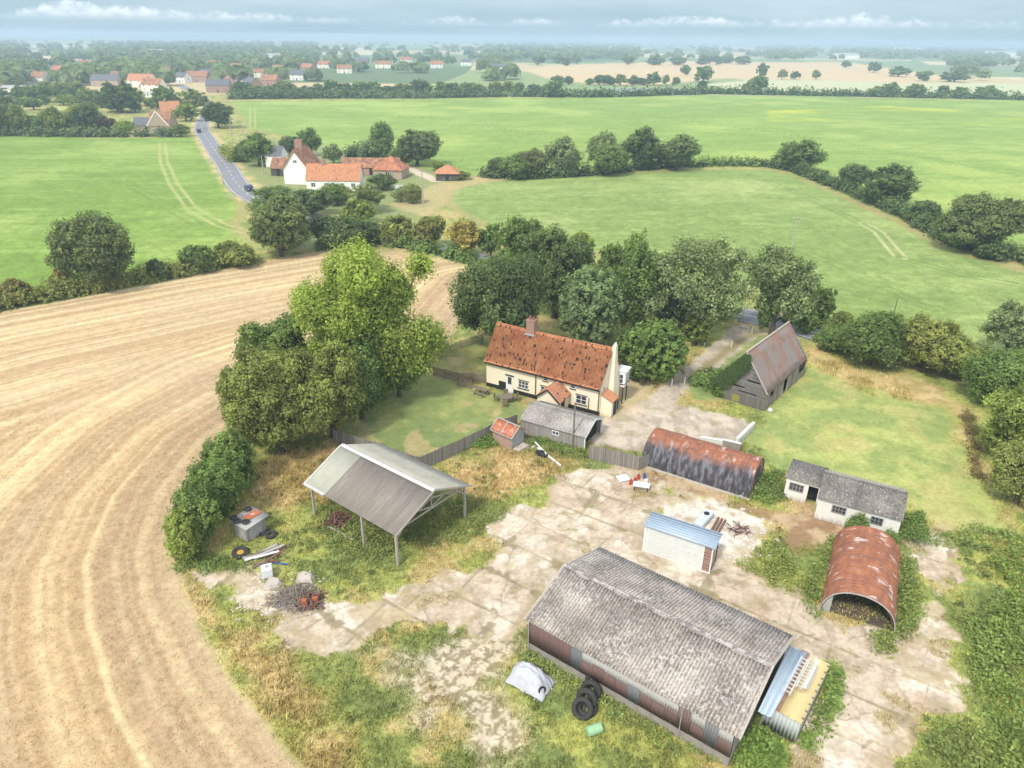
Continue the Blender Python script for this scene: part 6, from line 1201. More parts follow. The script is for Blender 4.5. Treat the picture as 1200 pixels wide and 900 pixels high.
house(157, 154, 11, 6, 2.6, 5.4, 3, 'brick_buff', 'slate', 'low slate roofed wing beside the tan gabled cottage', 0, 2); r = house(175, 157, 9, 8, 3.4, 8.6, -2, 'brick_buff', 'tile_brown', 'tan brick gabled cottage with white bargeboards by the far road', 1, 2)
m = MB(); m.poly([(0, -.2, 3.2), (4.5, -.2, 8.9), (9, -.2, 3.2)], (0, .19, 0)); m.build('front_gable', MT['brick_buff'], r); m = MB(); m.bar((-.3, -.3, 3.2), (4.5, -.3, 9.1), .1, .4); m.bar((9.3, -.3, 3.2), (4.5, -.3, 9.1), .1, .4); m.build('bargeboard', MT['white'], r)
house(191, 140, 9, 8, 3.5, 8, 30, 'brick', 'tile_new', 'red brick house with orange roof behind the tan cottage', 1, 2)
vill = [(107, 101, 22, 8, 4.6, 8.5, -3, 'brick_buff', 'slate', 'long slate roofed house at the left of the village', 2, 4), (150, 102, 20, 9, 5, 9.5, -6, 'cream_white', 'tile_new', 'village house with large bright orange roof', 2, 3), (166, 107, 16, 8, 4.8, 8.8, -14, 'cream_white', 'tile_brown', 'cream village house with brown roof beside the orange roofed one', 1, 3), (170, 114, 14, 5, 2.4, 3.4, -10, 'clean_white', 'galv_old', 'low white garage block below the orange roofed house', 0, 3),
        (205, 97, 12, 8, 4.8, 8.4, -25, 'clean_white', 'slate', 'white village house with slate roof', 1, 2), (218, 96, 20, 9, 4.8, 9, -8, 'brick_pink', 'tile_brown', 'pink brick village house with broad worn roof', 1, 3), (242, 108.5, 16.5, 8, 5, 8.8, 2, 'brick', 'slate', 'red brick house with slate roof facing the green field', 2, 4), (262, 103, 11, 8, 4.8, 8.6, -60, 'brick_pink', 'tile_new', 'house with orange gable just right of the slate roofed brick house', 1, 2), (285, 107, 13, 10, 5.2, 9.6, -48, 'brick', 'slate', 'tall red brick gable house with white side', 1, 2),
        (276, 101, 9, 7, 4.5, 7.6, 10, 'clean_white', 'slate', 'white rendered village house behind the tall brick gable', 1, 2), (297, 91, 16, 8, 4.8, 8, 6, 'cream_white', 'tile_brown', 'pale house at the back of the village', 1, 3), (318, 87, 18, 9, 4.8, 9, -16, 'cream_white', 'tile_new', 'pale house with pink orange roof highest up in the village', 1, 3), (0, 110, 24, 10, 3.2, 5.2, -5, 'clean_white', 'galv_old', 'low white building at the left edge of the village', 0, 3),
        (243, 80, 16, 9, 4.8, 8.6, 12, 'cream_white', 'tile_new', 'tiny orange roofed house in the woodland above the village', 1, 2), (395, 86, 16, 9, 5, 9, 4, 'cream_white', 'tile_brown', 'brown roofed house beyond the far tree belt, left', 1, 3), (440, 80, 22, 10, 5, 9, -6, 'cream_white', 'tile_brown', 'long pale house far beyond the tree belt', 1, 3), (505, 80, 16, 9, 5, 9, 8, 'clean_white', 'tile_red', 'white house with red roof far beyond the tree belt, right', 1, 3), (575, 84, 20, 10, 5, 9, 0, 'clean_white', 'slate', 'white house with slate roof near the middle of the distant trees', 1, 3),
        (300, 70, 40, 16, 6, 10, 4, 'clean_white', 'galv_old', 'large pale farm shed far off above the village', 0, 0), (980, 69, 55, 25, 8, 13, 2, 'clean_white', 'galv_old', 'large white shed far off above the tan field', 0, 0), (1050, 60, 110, 40, 12, 17, -3, 'clean_white', 'galv_old', 'wide white industrial building near the horizon at right', 0, 0), (855, 61, 90, 40, 10, 16, 5, 'galv_old', 'galv_old', 'long pale industrial building near the horizon', 0, 0), (1160, 66, 90, 40, 10, 15, 4, 'clean_white', 'galv_old', 'long pale shed near the horizon at the right edge', 0, 0), (160, 66, 50, 24, 8, 12, 0, 'clean_white', 'galv_old', 'pale farm shed among distant fields at left', 0, 0)]
rs = np.random.RandomState(41); ex = [('small red roofed house half hidden in the far left wood', 60, 88), ('brick house at the far left of the village', 36, 97), ('cream house between the long slate roof and the orange roof', 130, 97), ('little brown roofed house above the village', 188, 90), ('small white house right of the pink brick one', 234, 93), ('brown roofed house right of the tall brick gable', 305, 101), ('grey roofed house at the right end of the village', 340, 94), ('pink roofed house beyond the right end of the village', 352, 84), ('tiny red roofed house beyond the belt, near the left', 372, 80), ('tiny grey house in the distant trees above the belt', 418, 74), ('small red roofed house in distant trees, right of the long pale one', 470, 74), ('white cottage in the distant trees near the middle', 540, 77), ('brown house far behind the village centre', 270, 84), ('pale cottage deep in the wood at far left', 92, 80)]
for i, (lb, px, py) in enumerate(ex): vill.append((px, py, rs.uniform(12, 20), 8.5, 4.8, 8.8, rs.uniform(-30, 30), 'brick cream_white cream_white brick_pink clean_white brick clean_white brick_pink cream_white brick clean_white clean_white brick cream_white'.split()[i], 'tile_red tile_brown tile_brown tile_brown slate tile_brown slate tile_red tile_red slate tile_red slate tile_brown tile_brown'.split()[i], lb, 1, 2))
for v in vill: house(*v, door=v[10] > 0)
# ------------------------------------------------------------------ poles and posts
def pole(px, py, top, label, arm=True, rad=.14):
    b = G(px, py); h_ = height_at(px, py, top); r = thing('utility_pole', (b[0], b[1], 0), R(-30), label, 'pole', None); m = MB(); m.tube((0, 0, -.3), (0, 0, h_), rad, rad * .7, 8); m.build('pole', MT['wood_pale'] if rad > .13 else MT['wood'], r)
    if arm: m = MB(); m.bar((-.8, 0, h_ - .5), (.8, 0, h_ - .5), .1); m.build('crossarm', MT['wood'], r); [MB().tube((x, 0, h_ - .45), (x, 0, h_ - .2), .05, .04, 6).build('insulator', MT['white'], r) for x in (-.7, 0, .7)]
pole(927, 296, 254, 'wooden utility pole standing alone in the right green field'); pole(1047, 369, 350, 'short bare pole in the field beyond the road', False, .1); pole(496, 242, 198, 'utility pole in the garden right of the white farmhouse', True, .17); pole(671, 526, 472, 'bare wooden pole behind the low grey garage', False, .11)
pole(273, 166, 138, 'thin pole at the left corner of the big green field', False, .16); pole(288, 172, 146, 'second thin pole in the corner of the big green field', False, .16); pole(262, 216, 190, 'pole on the verge between the left field and the road', False, .16); pole(746, 138, 118, 'pole far out in the middle of the big green field', False, .2); pole(664, 160, 140, 'faint pole in the big green field above the tree row', False, .16); pole(309, 203, 182, 'pole among the trees left of the farmhouse', False, .16)
for i, (px, py, tp, lb) in enumerate([(787, 452, 440, 'white marker post beside the drive, nearest the cottage'), (825, 406, 395, 'white marker post on the left verge, halfway along the drive'), (857, 407, 396, 'white marker post on the right verge, halfway along the drive'), (802, 450, 438, 'slim marker post on the right verge, by the clipped hedge'), (876, 388, 380, 'short white post at the drive mouth, left of its twin'), (881, 390, 382, 'short white post at the drive mouth, right of its twin')]):
    b = G(px, py); h_ = .95; r = thing('marker_post', (b[0], b[1], 0), .3, lb, 'post', 'white posts along the drive'); m = MB(); m.bar((0, 0, -.05), (0, 0, h_), .11); m.build('post', MT['white'], r); m = MB(); m.bar((0, 0, h_), (0, 0, h_ + .07), .125); m.build('cap', MT['galv_old'], r)
b = G(872, 386); r = thing('low_sign', (b[0], b[1], 0), R(-30), 'small white board standing at the mouth of the drive', 'sign'); m = MB(); m.box(-.5, .5, -.02, .02, .35, .65); m.build('board', MT['white'], r); [MB().bar((x, 0, 0), (x, 0, .35), .06).build('leg', MT['wood'], r) for x in (-.4, .4)]
# ------------------------------------------------------------------ cars on the road
def car(px, py, yaw, body, label):
    b = G(px, py); r = thing('parked_car', (b[0], b[1], .07), yaw, label, 'car', 'cars on the road'); r.name = 'car'; m = MB()
    prof = [(-2.1, .35), (-2.15, .75), (-1.9, .95), (-1.3, 1.0), (-.65, 1.42), (.9, 1.45), (1.6, 1.02), (2.1, .9), (2.15, .4)]
    P = [(x, -.86, z) for x, z in prof]; m.poly(P, (0, 1.72, 0)); m.build('body', MT[body], r)
    g = MB(); g.poly([(-1.15, -.875, 1.02), (-.62, -.875, 1.36), (.85, -.875, 1.38), (1.38, -.875, 1.02)], (0, 1.75, 0)); g.build('side_windows', MT['glass'], r); g = MB(); g.poly([(-1.28, -.72, 1.03), (-.68, -.72, 1.42), (-.72, -.72, 1.46), (-1.34, -.72, 1.07)], (0, 1.44, 0)); g.build('windscreen', MT['glass'], r)
    for x in (-1.35, 1.35):
        for y in (-.8, .8): w_ = MB(); w_.tube((x, y - .11, .31), (x, y + .11, .31), .31, .31, 16); k = w_.build('wheel', MT['rubber'], r); w_ = MB(); w_.tube((x, y - .12, .31), (x, y + .12, .31), .17, .17, 10); w_.build('rim', MT['steel'], k)
    for y in (-.62, .62): w_ = MB(); w_.box(-2.17, -2.05, y - .16, y + .16, .62, .8); w_.build('headlight', MT['white'], r); w_ = MB(); w_.box(2.05, 2.17, y - .16, y + .16, .66, .85); w_.build('tail_light', MT['red_pl'], r)
MT['carblue'] = m_plain('dark_blue_paint', (.02, .04, .11), .25, .2, .1); MT['cardark'] = m_plain('black_paint', (.015, .016, .02), .25, .2, .1); MT['carwhite'] = m_plain('white_car_paint', (.7, .7, .7), .25, .0, .05)
def road_pt(y, off):
    for i in range(len(RP) - 1):
        a, b = RP[i], RP[i + 1]
        if a.y <= y < b.y: t_ = (y - a.y) / (b.y - a.y); p = a.lerp(b, t_); d = (b - a).normalized(); n = Vector((d.y, -d.x, 0)); return p + n * off, d
def car_on(y, off, body, label, rev=True):
    p, d = road_pt(y, off); px, py = proj((p.x, p.y, 0)); car(px, py, math.atan2(d.y, d.x) + (0 if rev else math.pi), body, label)
car_on(g2(296, 224)[1], 1.5, 'carblue', 'dark blue car coming towards the bend past the white farmhouse'); car_on(g2(240, 155)[1], -1.4, 'cardark', 'dark car on the far road just below the umbrella shaped tree'); car_on(g2(240, 142)[1], 1.4, 'cardark', 'dark van sized car furthest up the road under the umbrella shaped tree')
# ------------------------------------------------------------------ yard clutter
def TY(x, y, z=None, w=None): return G(x, y)
def tyre_shed():
    r = thing('tyre_topped_shed', (-23.25, 48.25, 0), R(-34), 'small grey board shed with tyres holding down its roof', 'shed'); L, W, h = 1.75, 1.9, 1.5
    m = MB(); m.box(0, L, 0, W, 0, h); m.build('wall', MT['wood_grey'], r); corr('roof', (-.2, -.22, h + .06), (L + .35, -.22, h + .06), (L + .35, W + .25, h + .16), (-.2, W + .25, h + .16), MT['galv_old'], r, .2, .02); m = MB(); m.box(.5, 1.3, .6, W + .1, h + .19, h + .21); m.build('orange_rusty_sheet', MT['rust_shed'], r); m = MB(); m.box(L * .1, L * .9, -.035, -.0, .1, 1.3); m.build('door', MT['galv_old'], r); m = MB(); m.box(L, L + .03, .3, 1.5, .05, 1.35); m.build('side_door', MT['galv_old'], r)
    for k, (x, y, l) in enumerate(((.1, .1, 'tyre at the left front of the tyre shed roof'), (.7, .02, 'middle tyre at the front of the tyre shed roof'), (1.35, .35, 'tyre at the right front of the tyre shed roof'), (.0, 1.6, 'tyre at the back left of the tyre shed roof'))):
        c = r.location + Vector((x * math.cos(R(-34)) - y * math.sin(R(-34)), x * math.sin(R(-34)) + y * math.cos(R(-34)), h + .28)); o = MB().torus((0, 0, 0), .24, .095).build('tyre', MT['rubber'], None, smooth=True); o.location = c; tag(o, l, 'tyre', 'tyres on the small shed')
tyre_shed()
def loose(name, px, py, build_, label, cat, rz=0, z=0, group=None, mat=None):
    b = G(px, py); r = thing(name, (b[0], b[1], z), rz, label, cat, group); build_(r); return r
def tyre(px, py, Rr, rr, label, z, nrm=(0, 0, 1), group='large tyres by the barn', rim=None):
    b = G(px, py); o = MB().torus((0, 0, 0), Rr, rr, nrm, 32, 10, 1.15).build('tyre', MT['rubber'], None, smooth=True); o.location = (b[0], b[1], z); tag(o, label, 'tyre', group)
    if rim:
        m = MB(); m.torus((0, 0, .02), Rr * .5, .07, (0, 0, 1)); m.tube((0, 0, -.08), (0, 0, .06), Rr * .5, Rr * .42, 18); m.build('rim', MT[rim], o)
tyre(682, 837, .54, .17, 'nearest big tyre leaning on the stack, open centre showing grass', .50, (-.35, -.75, .6)); tyre(687, 826, .53, .18, 'big tyre standing behind the nearest one', .52, (-.4, -.8, .35)); tyre(692, 815, .52, .17, 'third big tyre in the leaning row by the barn', .5, (-.3, -.85, .3)); tyre(697, 805, .52, .17, 'big tyre closest to the barn wall', .5, (-.3, -.85, .25)); tyre(688, 832, .50, .17, 'tyre lying flat beneath the leaning row', .17)
tyre(282, 650, .48, .2, 'tyre with a yellow rim lying by the plank heap', .2, (.1, -.1, 1), 'loose tyres', 'yellow'); tyre(309, 625, .34, .13, 'small tyre in the grass right of the tyre topped shed', .13, (0, 0, 1), 'loose tyres'); tyre(318, 628, .36, .14, 'second small tyre in the grass right of the tyre topped shed', .14, (0, 0, 1), 'loose tyres')
def barrel(r):
    m = MB(); n = 20; prof = [(0, .28), (.03, .3), (.28, .305), (.30, .32), (.33, .305), (.60, .305), (.62, .32), (.65, .305), (.9, .3), (.93, .28)]; V = []; F = []
    for z, q in prof: V += [(z, q * math.cos(2 * math.pi * i / n), q * math.sin(2 * math.pi * i / n) + .32) for i in range(n)]
    for j in range(len(prof) - 1): F += [(j * n + i, j * n + (i + 1) % n, (j + 1) * n + (i + 1) % n, (j + 1) * n + i) for i in range(n)]
    F += [tuple(range(n)), tuple(range((len(prof) - 1) * n, len(prof) * n))]; m.add(V, F); m.build('drum', MT['green_pl'], r)
    m = MB(); m.tube((.92, .1, .5), (.97, .1, .5), .05, .05, 8); m.build('bung', MT['white'], r)
loose('barrel', 688, 862, barrel, 'pale green plastic barrel lying on its side by the tyres', 'barrel', R(22))
# white tarpaulin over a machine: draped, creased surface
def tarp(r):
    nx, ny = 46, 40; u, v = np.meshgrid(np.linspace(-1, 1, nx), np.linspace(-1, 1, ny)); X = u * 1.35; Y = v * .95
    ridge = .80 + .55 * np.exp(-((u + .15) / .75) ** 2) - .18 * sm(.35, 1, u); h = ridge * np.clip(1.10 - np.abs(v) ** 1.7, 0, 1) ** .8 * np.clip(1.1 - np.abs(u) ** 5, 0, 1) ** .7
    fold = .16 * (fbm(u * 3 + 4, v * 2, 3, 5) - .5) + .42 * (.20 - np.abs(fbm(u * 2.2 + 9, v * 2.2, 2, 15) - .5)) - .04 + .05 * np.sin(v * 9 + u * 5 + 3 * fbm(u * 2, v * 2, 2, 7)) * np.abs(v); h = np.maximum(h + fold * (h > .05), .02 + .05 * fbm(u * 6, v * 6, 2, 8))
    rim_ = 1 + .16 * (fbm(u * 2.5, v * 2.5, 3, 9) - .3) * (np.maximum(np.abs(u), np.abs(v)) > .8); V = np.stack([X * rim_, Y * rim_, h], -1).reshape(-1, 3)
    F = [(j * nx + i, j * nx + i + 1, (j + 1) * nx + i + 1, (j + 1) * nx + i) for j in range(ny - 1) for i in range(nx - 1)]; n0 = len(V); Vb = V.copy(); Vb[:, 2] -= .02; F2 = [tuple(a + n0 for a in f[::-1]) for f in F]; link('tarpaulin', raw_mesh('tarpaulin', np.concatenate([V, Vb]), np.array(F + F2), smooth=False), MT['tarp'], r)
    m = MB(); m.torus((1.12, -.45, .45), .22, .06, (1, -.5, .3), 20, 8); m.build('dark_opening', MT['dark'], r)
    m = MB(); [m.tube((x, y, .0), (x * 1.02, y, .12), .09, .05, 6) for x, y in ((-1.3, -.7), (.9, -1.0), (1.4, .3))]; m.build('weights', MT['conc'], r)
loose('covered_machine', 622, 800, tarp, 'bulky machine under a creased white tarpaulin on the grass', 'covered machine', R(-33))
def planks(cx, cy, n, seed, label_a, mats, L=(1.4, 3.0), spread=(1.0, .7), yaw=R(38), group='planks of the scrap heap'):
    rs = np.random.RandomState(seed); words = ['short', 'long', 'thin', 'broad', 'warped', 'cracked', 'tilted', 'half buried']
    b = G(cx, cy)
    for i in range(n):
        l = rs.uniform(*L); a = yaw + rs.normal() * .18; x, y = rs.uniform(-spread[0], spread[0]), rs.uniform(-spread[1], spread[1]); o = MB(); d = Vector((math.cos(a), math.sin(a), 0)) * l / 2; w_ = rs.uniform(.12, .3); z = .05 + .035 * i
        o.bar(-d + Vector((0, 0, -.02)), d + Vector((0, 0, rs.uniform(0, .15))), w_, .04); k = o.build('plank', MT[mats[i % len(mats)]]); k.location = (b[0] + x, b[1] + y, z); tag(k, {'wood_pale': 'pale', 'galv_old': 'whitish', 'wood': 'brown', 'white': 'white', 'scrap': 'rusty', 'blue_pl': 'blue'}[mats[i % len(mats)]] + ' board, ' + ['lowest', 'second lowest', 'third lowest', 'fourth lowest', 'fifth lowest', 'sixth lowest', 'seventh lowest', 'eighth lowest', 'ninth lowest', 'tenth lowest', 'second from the top', 'topmost'][i if n > 5 else i] + ' ' + label_a, 'plank', group)
planks(312, 652, 12, 3, 'in the plank heap beside the yellow rimmed tyre', ['wood_pale', 'galv_old', 'wood', 'galv_old', 'white', 'scrap']); planks(318, 660, 4, 8, 'in the small pile beside the white tank', ['wood', 'scrap', 'blue_pl'], (.6, 1.6), (.9, .5), R(10))
def ibc(r):
    m = MB(); m.box(-.42, .42, -.42, .42, .08, .92); o = m.build('tank', MT['ibc'], r); bv = o.modifiers.new('bevel', 'BEVEL'); bv.width = .09; bv.segments = 3; m = MB(); m.tube((0, 0, .92), (0, 0, 1.0), .12, .12, 12); m.build('cap', MT['galv_old'], r)
loose('water_tank', 314, 675, ibc, 'square white plastic tank standing beside the plank heap', 'tank', R(20))
def rubble(r, seed=1, n=6, s=.5, mat='conc', flat=.5):
    rs = np.random.RandomState(seed)
    for i in range(n):
        m = MB(); k = 9; c = rs.normal(size=3) * [s * 1.2, s, 0]; P = [(c[0] + s * rs.uniform(.6, 1.1) * math.cos(2 * math.pi * j / k), c[1] + s * rs.uniform(.6, 1.1) * math.sin(2 * math.pi * j / k), 0) for j in range(k)]
        tp = [(c[0] + (p[0] - c[0]) * .72, c[1] + (p[1] - c[1]) * .72, s * flat * rs.uniform(.6, 1)) for p in P]; m.add(P + tp, [tuple(range(k, 2 * k))] + [(j, (j + 1) % k, k + (j + 1) % k, k + j) for j in range(k)]); m.build('lump', MT[mat], r)
loose('concrete_lump', 327, 684, lambda r: rubble(r, 2, 2, .95, 'conc', .38), 'pinkish broken concrete lump between the white tank and brush pile', 'rubble')
def brush(r, n=150, R_=1.5, H=.75, mat='stick', seed=2, lw=.035, name='branches'):
    rs = np.random.RandomState(seed); m = MB()
    for i in range(n):
        a = rs.uniform(0, 6.28); q = R_ * rs.rand() ** .6; c = Vector((q * math.cos(a), q * math.sin(a) * .75, max(.04, H * (1 - (q / R_) ** 1.5) * rs.uniform(.3, 1)))); d = Vector((rs.normal(), rs.normal(), rs.normal() * .35)).normalized() * rs.uniform(.25, .8)
        p0 = c - d; p1 = c + d; p0.z = max(p0.z, .02); p1.z = max(p1.z, .02); md = (p0 + p1) / 2 + Vector(tuple(rs.normal(size=3) * .08)); md.z = max(md.z, .02); w_ = lw * rs.uniform(.5, 1.4); m.bar(p0, md, w_); m.bar(md, p1, w_ * .7)
    return m.build(name, MT[mat], r)
loose('brush_pile', 345, 702, lambda r: (brush(r, 260, 2.0, .75), brush(r, 90, 1.5, .5, 'galv_old', 4, .03, 'wire')), 'tangled heap of grey branches and wire on the concrete', 'brush pile')
def scrap(r):
    brush(r, 60, 1.0, .6, 'scrap', 9, .08, 'rusty_bars'); m = MB(); [m.torus((x, y, z), q, .05, n_, 16, 6) for x, y, z, q, n_ in ((0, 0, .4, .35, (1, 0, .3)), (.5, .2, .5, .25, (0, 1, .4)), (-.4, .3, .35, .3, (.5, .5, .5)))]; m.build('rusty_hoops', MT['scrap'], r); m = MB(); m.box(-.5, -.1, -.6, -.3, 0, .7); m.box(.2, .6, -.2, .1, .1, .55); m.build('engine_block', MT['orange_paint'], r)
MT['orange_paint'] = m_mottle('faded_orange_machine', (.40, .14, .05), (.30, .10, .05), 6, .7)
loose('scrap_heap', 364, 706, scrap, 'pile of rusty red machine parts at the right of the brush pile', 'scrap heap')
loose('rusty_machine', 396, 612, lambda r: (brush(r, 70, 1.1, .8, 'scrap', 12, .09, 'rusty_frame'), rubble(r, 4, 2, .4, 'scrap', .9)), 'rusty machine frame in weeds under the left of the pole barn', 'scrap machine')
def beam(px0, py0, px1, py1, label, mat='wood_pale', w_=.18, z=.1, name='beam', cat='beam', z1=None):
    a, b = G(px0, py0), G(px1, py1); r = MB(); d = Vector((b[0] - a[0], b[1] - a[1], (z1 or z) - z)); r.bar((0, 0, 0), d, w_); o = r.build(name, MT[mat]); o.location = (a[0], a[1], z); tag(o, label, cat)
beam(382, 617, 414, 634, 'long pale beam lying in grass below the pole barn eave'); beam(630, 526, 657, 547, 'white length of gutter lying by the black bag', 'white', .16, .12, 'gutter_length', 'pipe'); beam(627, 523, 640, 537, 'short white pipe lying across the black bag', 'white', .11, .5, 'pipe', 'pipe')
def bag(r):
    m = MB(); n = 12; rs = np.random.RandomState(3); V = []; F = []
    for j in range(7):
        for i in range(n): q = math.sin(math.pi * (j + .3) / 7.2) * (1 + .18 * rs.normal()); V.append((1.0 * (j / 6 - .5) * 1.5, .38 * q * math.cos(2 * math.pi * i / n), max(.0, .26 + .30 * q * math.sin(2 * math.pi * i / n))))
    for j in range(6): F += [(j * n + i, j * n + (i + 1) % n, (j + 1) * n + (i + 1) % n, (j + 1) * n + i) for i in range(n)]
    F += [tuple(range(n)), tuple(range(6 * n, 7 * n))]; m.add(V, F); m.build('sack', MT['black'], r)
loose('black_sack', 634, 534, bag, 'black plastic sack of rubbish near the small pink shed', 'sack', R(-40))
loose('rubble_pile', 616, 523, lambda r: rubble(r, 6, 7, .28, 'conc', .6), 'scatter of broken bricks between the small shed and black sack', 'rubble')
def board_table(r, w_=1.5, d_=.8, h=.55, mat='white'):
    m = MB(); m.box(-w_ / 2, w_ / 2, -d_ / 2, d_ / 2, h, h + .06); m.build('top', MT[mat], r)
    for x in (-w_ / 2 + .15, w_ / 2 - .15):
        for y in (-.25, .25): m = MB(); m.bar((x, y, 0), (x, y, h), .07); m.build('leg', MT['black'], r)
loose('white_topped_trolley', 751, 574, board_table, 'white topped trolley standing among red cans by the black hut', 'trolley', R(-14)); loose('white_board', 730, 561, lambda r: MB().box(-.55, .55, -.5, .5, .05, .12).build('panel', MT['white'], r), 'white board lying flat left of the red cans', 'board', R(20))
def can(r, mat='red_pl'):
    m = MB(); m.tube((0, 0, 0), (0, 0, .42), .17, .15, 12); m.tube((0, 0, .42), (0, 0, .5), .05, .05, 8); m.build('can', MT[mat], r); m = MB(); m.torus((0, 0, .5), .09, .015, (0, 1, 0), 12, 5); m.build('handle', MT['black'], r)
for i, (px, py, mt, lb) in enumerate([(739, 567, 'red_pl', 'leftmost red can between the two white boards'), (744, 565, 'red_pl', 'middle red can between the two white boards'), (748, 561, 'red_pl', 'red can behind the white topped trolley'), (755, 560, 'blue_pl', 'dark blue can behind the white topped trolley'), (757, 566, 'white', 'small white can at the right of the trolley')]): loose('fuel_can', px, py, lambda r, mt=mt: can(r, mt), lb, 'can', .4 * i, 0, 'cans by the trolley')
def boiler(r):
    m = MB(); m.box(-1.3, 1.3, -.45, .45, .05, .62); o = m.build('casing', MT['pale_case'], r); bv = o.modifiers.new('bevel', 'BEVEL'); bv.width = .16; bv.segments = 3; m = MB(); m.tube((.55, -.0, .6), (.55, 0, .68), .26, .24, 16); m.build('round_hatch', MT['cardark'], r)
MT['pale_case'] = m_mottle('pale_blue_casing', (.55, .60, .64), (.48, .52, .56), 2, .5)
b = G(824, 612); r = thing('oil_tank', (b[0], b[1], 0), R(52), 'pale blue white tank with dark round hatch behind the shelter', 'tank'); boiler(r)
for i, lb in enumerate(('rusty pipe lying nearest the pale tank', 'rusty pipe in the middle beside the pale tank', 'rusty pipe furthest from the pale tank')): beam(833 + i * 4, 624 + i, 842 + i * 4, 608 + i * 1.5, lb, 'scrap', .16, .14, 'rusty_pipe', 'pipe')
loose('rubble_pile', 866, 622, lambda r: (rubble(r, 11, 6, .35, 'conc', .5), brush(r, 30, .9, .3, 'scrap', 5, .05, 'rusty_bars')), 'rubble with rusty bars on the white floor slab', 'rubble')
# low white walls beyond the black hut
def low_wall(pts, h_, label, t_=.25, mat='white_wall'):
    P = [Vector((p[0], p[1], 0)) for p in pts]; r = thing('low_wall', (P[0].x, P[0].y, 0), 0, label, 'wall'); m = MB()
    for i in range(len(P) - 1): a, b = P[i] - P[0], P[i + 1] - P[0]; m.bar(a + Vector((0, 0, h_ / 2 - .05)), b + Vector((0, 0, h_ / 2 - .05)), t_, h_ + .1)
    m.build('wall', MT[mat], r); m = MB(); [m.bar(P[i] - P[0] + Vector((0, 0, h_ + .03)), P[i + 1] - P[0] + Vector((0, 0, h_ + .03)), t_ + .06, .06) for i in range(len(P) - 1)]; m.build('coping', MT['white'], r)
low_wall(pxp([(820, 520), (846, 524)]), .8, 'low white wall just behind the middle of the black hut'); low_wall(pxp([(863, 522), (882, 503)]), .85, 'low white capped wall slanting away beyond the black hut'); low_wall(pxp([(846, 524), (867, 529)]), .9, 'low stub wall with grassy core joining the two white walls', .2, 'block')
b = G(895, 481); r = thing('white_stone', (b[0] + .6, b[1] + .1, 0), 0, 'whitewashed stone at the corner of the timber barn', 'stone'); rubble(r, 5, 1, .3, 'white', 1.0)
r = loose('white_stone', 868, 585, lambda r: rubble(r, 8, 1, .22, 'white', 1.0), 'small white stone at the foot of the black hut downpipe', 'stone')
# garden furniture
def picnic(r):
    m = MB(); [m.box(-.9, .9, y, y + .13, .72, .76) for y in np.arange(-.36, .3, .145)]; m.build('table_top', MT['wood'], r)
    for y in (-.75, .6): m = MB(); m.box(-.9, .9, y, y + .22, .43, .47); m.build('seat', MT['wood'], r)
    for x in (-.6, .6): m = MB(); m.bar((x, -.7, .0), (x, -.15, .74), .08); m.bar((x, .7, 0), (x, .15, .74), .08); m.bar((x, -.72, .40), (x, .72, .40), .06); m.build('leg_frame', MT['wood'], r)
loose('picnic_table', 564, 462, picnic, 'weathered picnic table on the lawn by the cottage wall', 'picnic table', R(-35))
def rtable(r):
    m = MB(); m.tube((0, 0, .70), (0, 0, .75), .75, .75, 24); m.build('table_top', MT['wood'], r)
    for a in range(4): m = MB(); m.bar((.45 * math.cos(a * 1.57 + .4), .45 * math.sin(a * 1.57 + .4), 0), (.3 * math.cos(a * 1.57 + .4), .3 * math.sin(a * 1.57 + .4), .7), .07); m.build('leg', MT['wood'], r)
loose('round_table', 593, 471, rtable, 'round wooden garden table on the lawn between four chairs', 'table'); tb = G(593, 471)
for i, (a, lb) in enumerate(((.3, 'wooden garden chair at the right of the round table'), (1.6, 'wooden garden chair behind the round table'), (2.9, 'wooden garden chair at the left of the round table'), (4.6, 'wooden garden chair on the near side of the round table'))):
    r = thing('garden_chair', (tb[0] + 1.15 * math.cos(a), tb[1] + 1.15 * math.sin(a), 0), a - math.pi / 2, lb, 'chair', 'chairs round the garden table'); m = MB(); m.box(-.28, .28, -.26, .26, .40, .45); m.build('seat', MT['wood'], r); m = MB(); m.box(-.28, .28, .24, .29, .45, .98); m.build('backrest', MT['wood'], r)
    for x in (-.25, .25):
        for y in (-.22, .24): m = MB(); m.bar((x, y, 0), (x, y, .62 if y < 0 else .45), .06); m.build('leg', MT['wood'], r)
        m = MB(); m.bar((x, -.25, .63), (x, .25, .63), .07, .04); m.build('armrest', MT['wood'], r)
r = loose('wheelie_bin', 721, 478, lambda r: (MB().poly([(-.25, -.3, 0), (.25, -.3, 0), (.28, -.35, .95), (-.28, -.35, .95)], (0, .6, 0)).build('bin_body', MT['green_dark'], r), MB().box(-.3, .3, -.4, .32, .955, 1.03).build('lid', MT['green_dark'], r)), 'dark green wheeled bin against the cottage gable', 'bin') if MT.setdefault('green_dark', m_plain('dark_green_plastic', (.02, .09, .06), .5)) else None
beam(672, 452, 672, 452.5, 'x', 'wood') if 0 else None
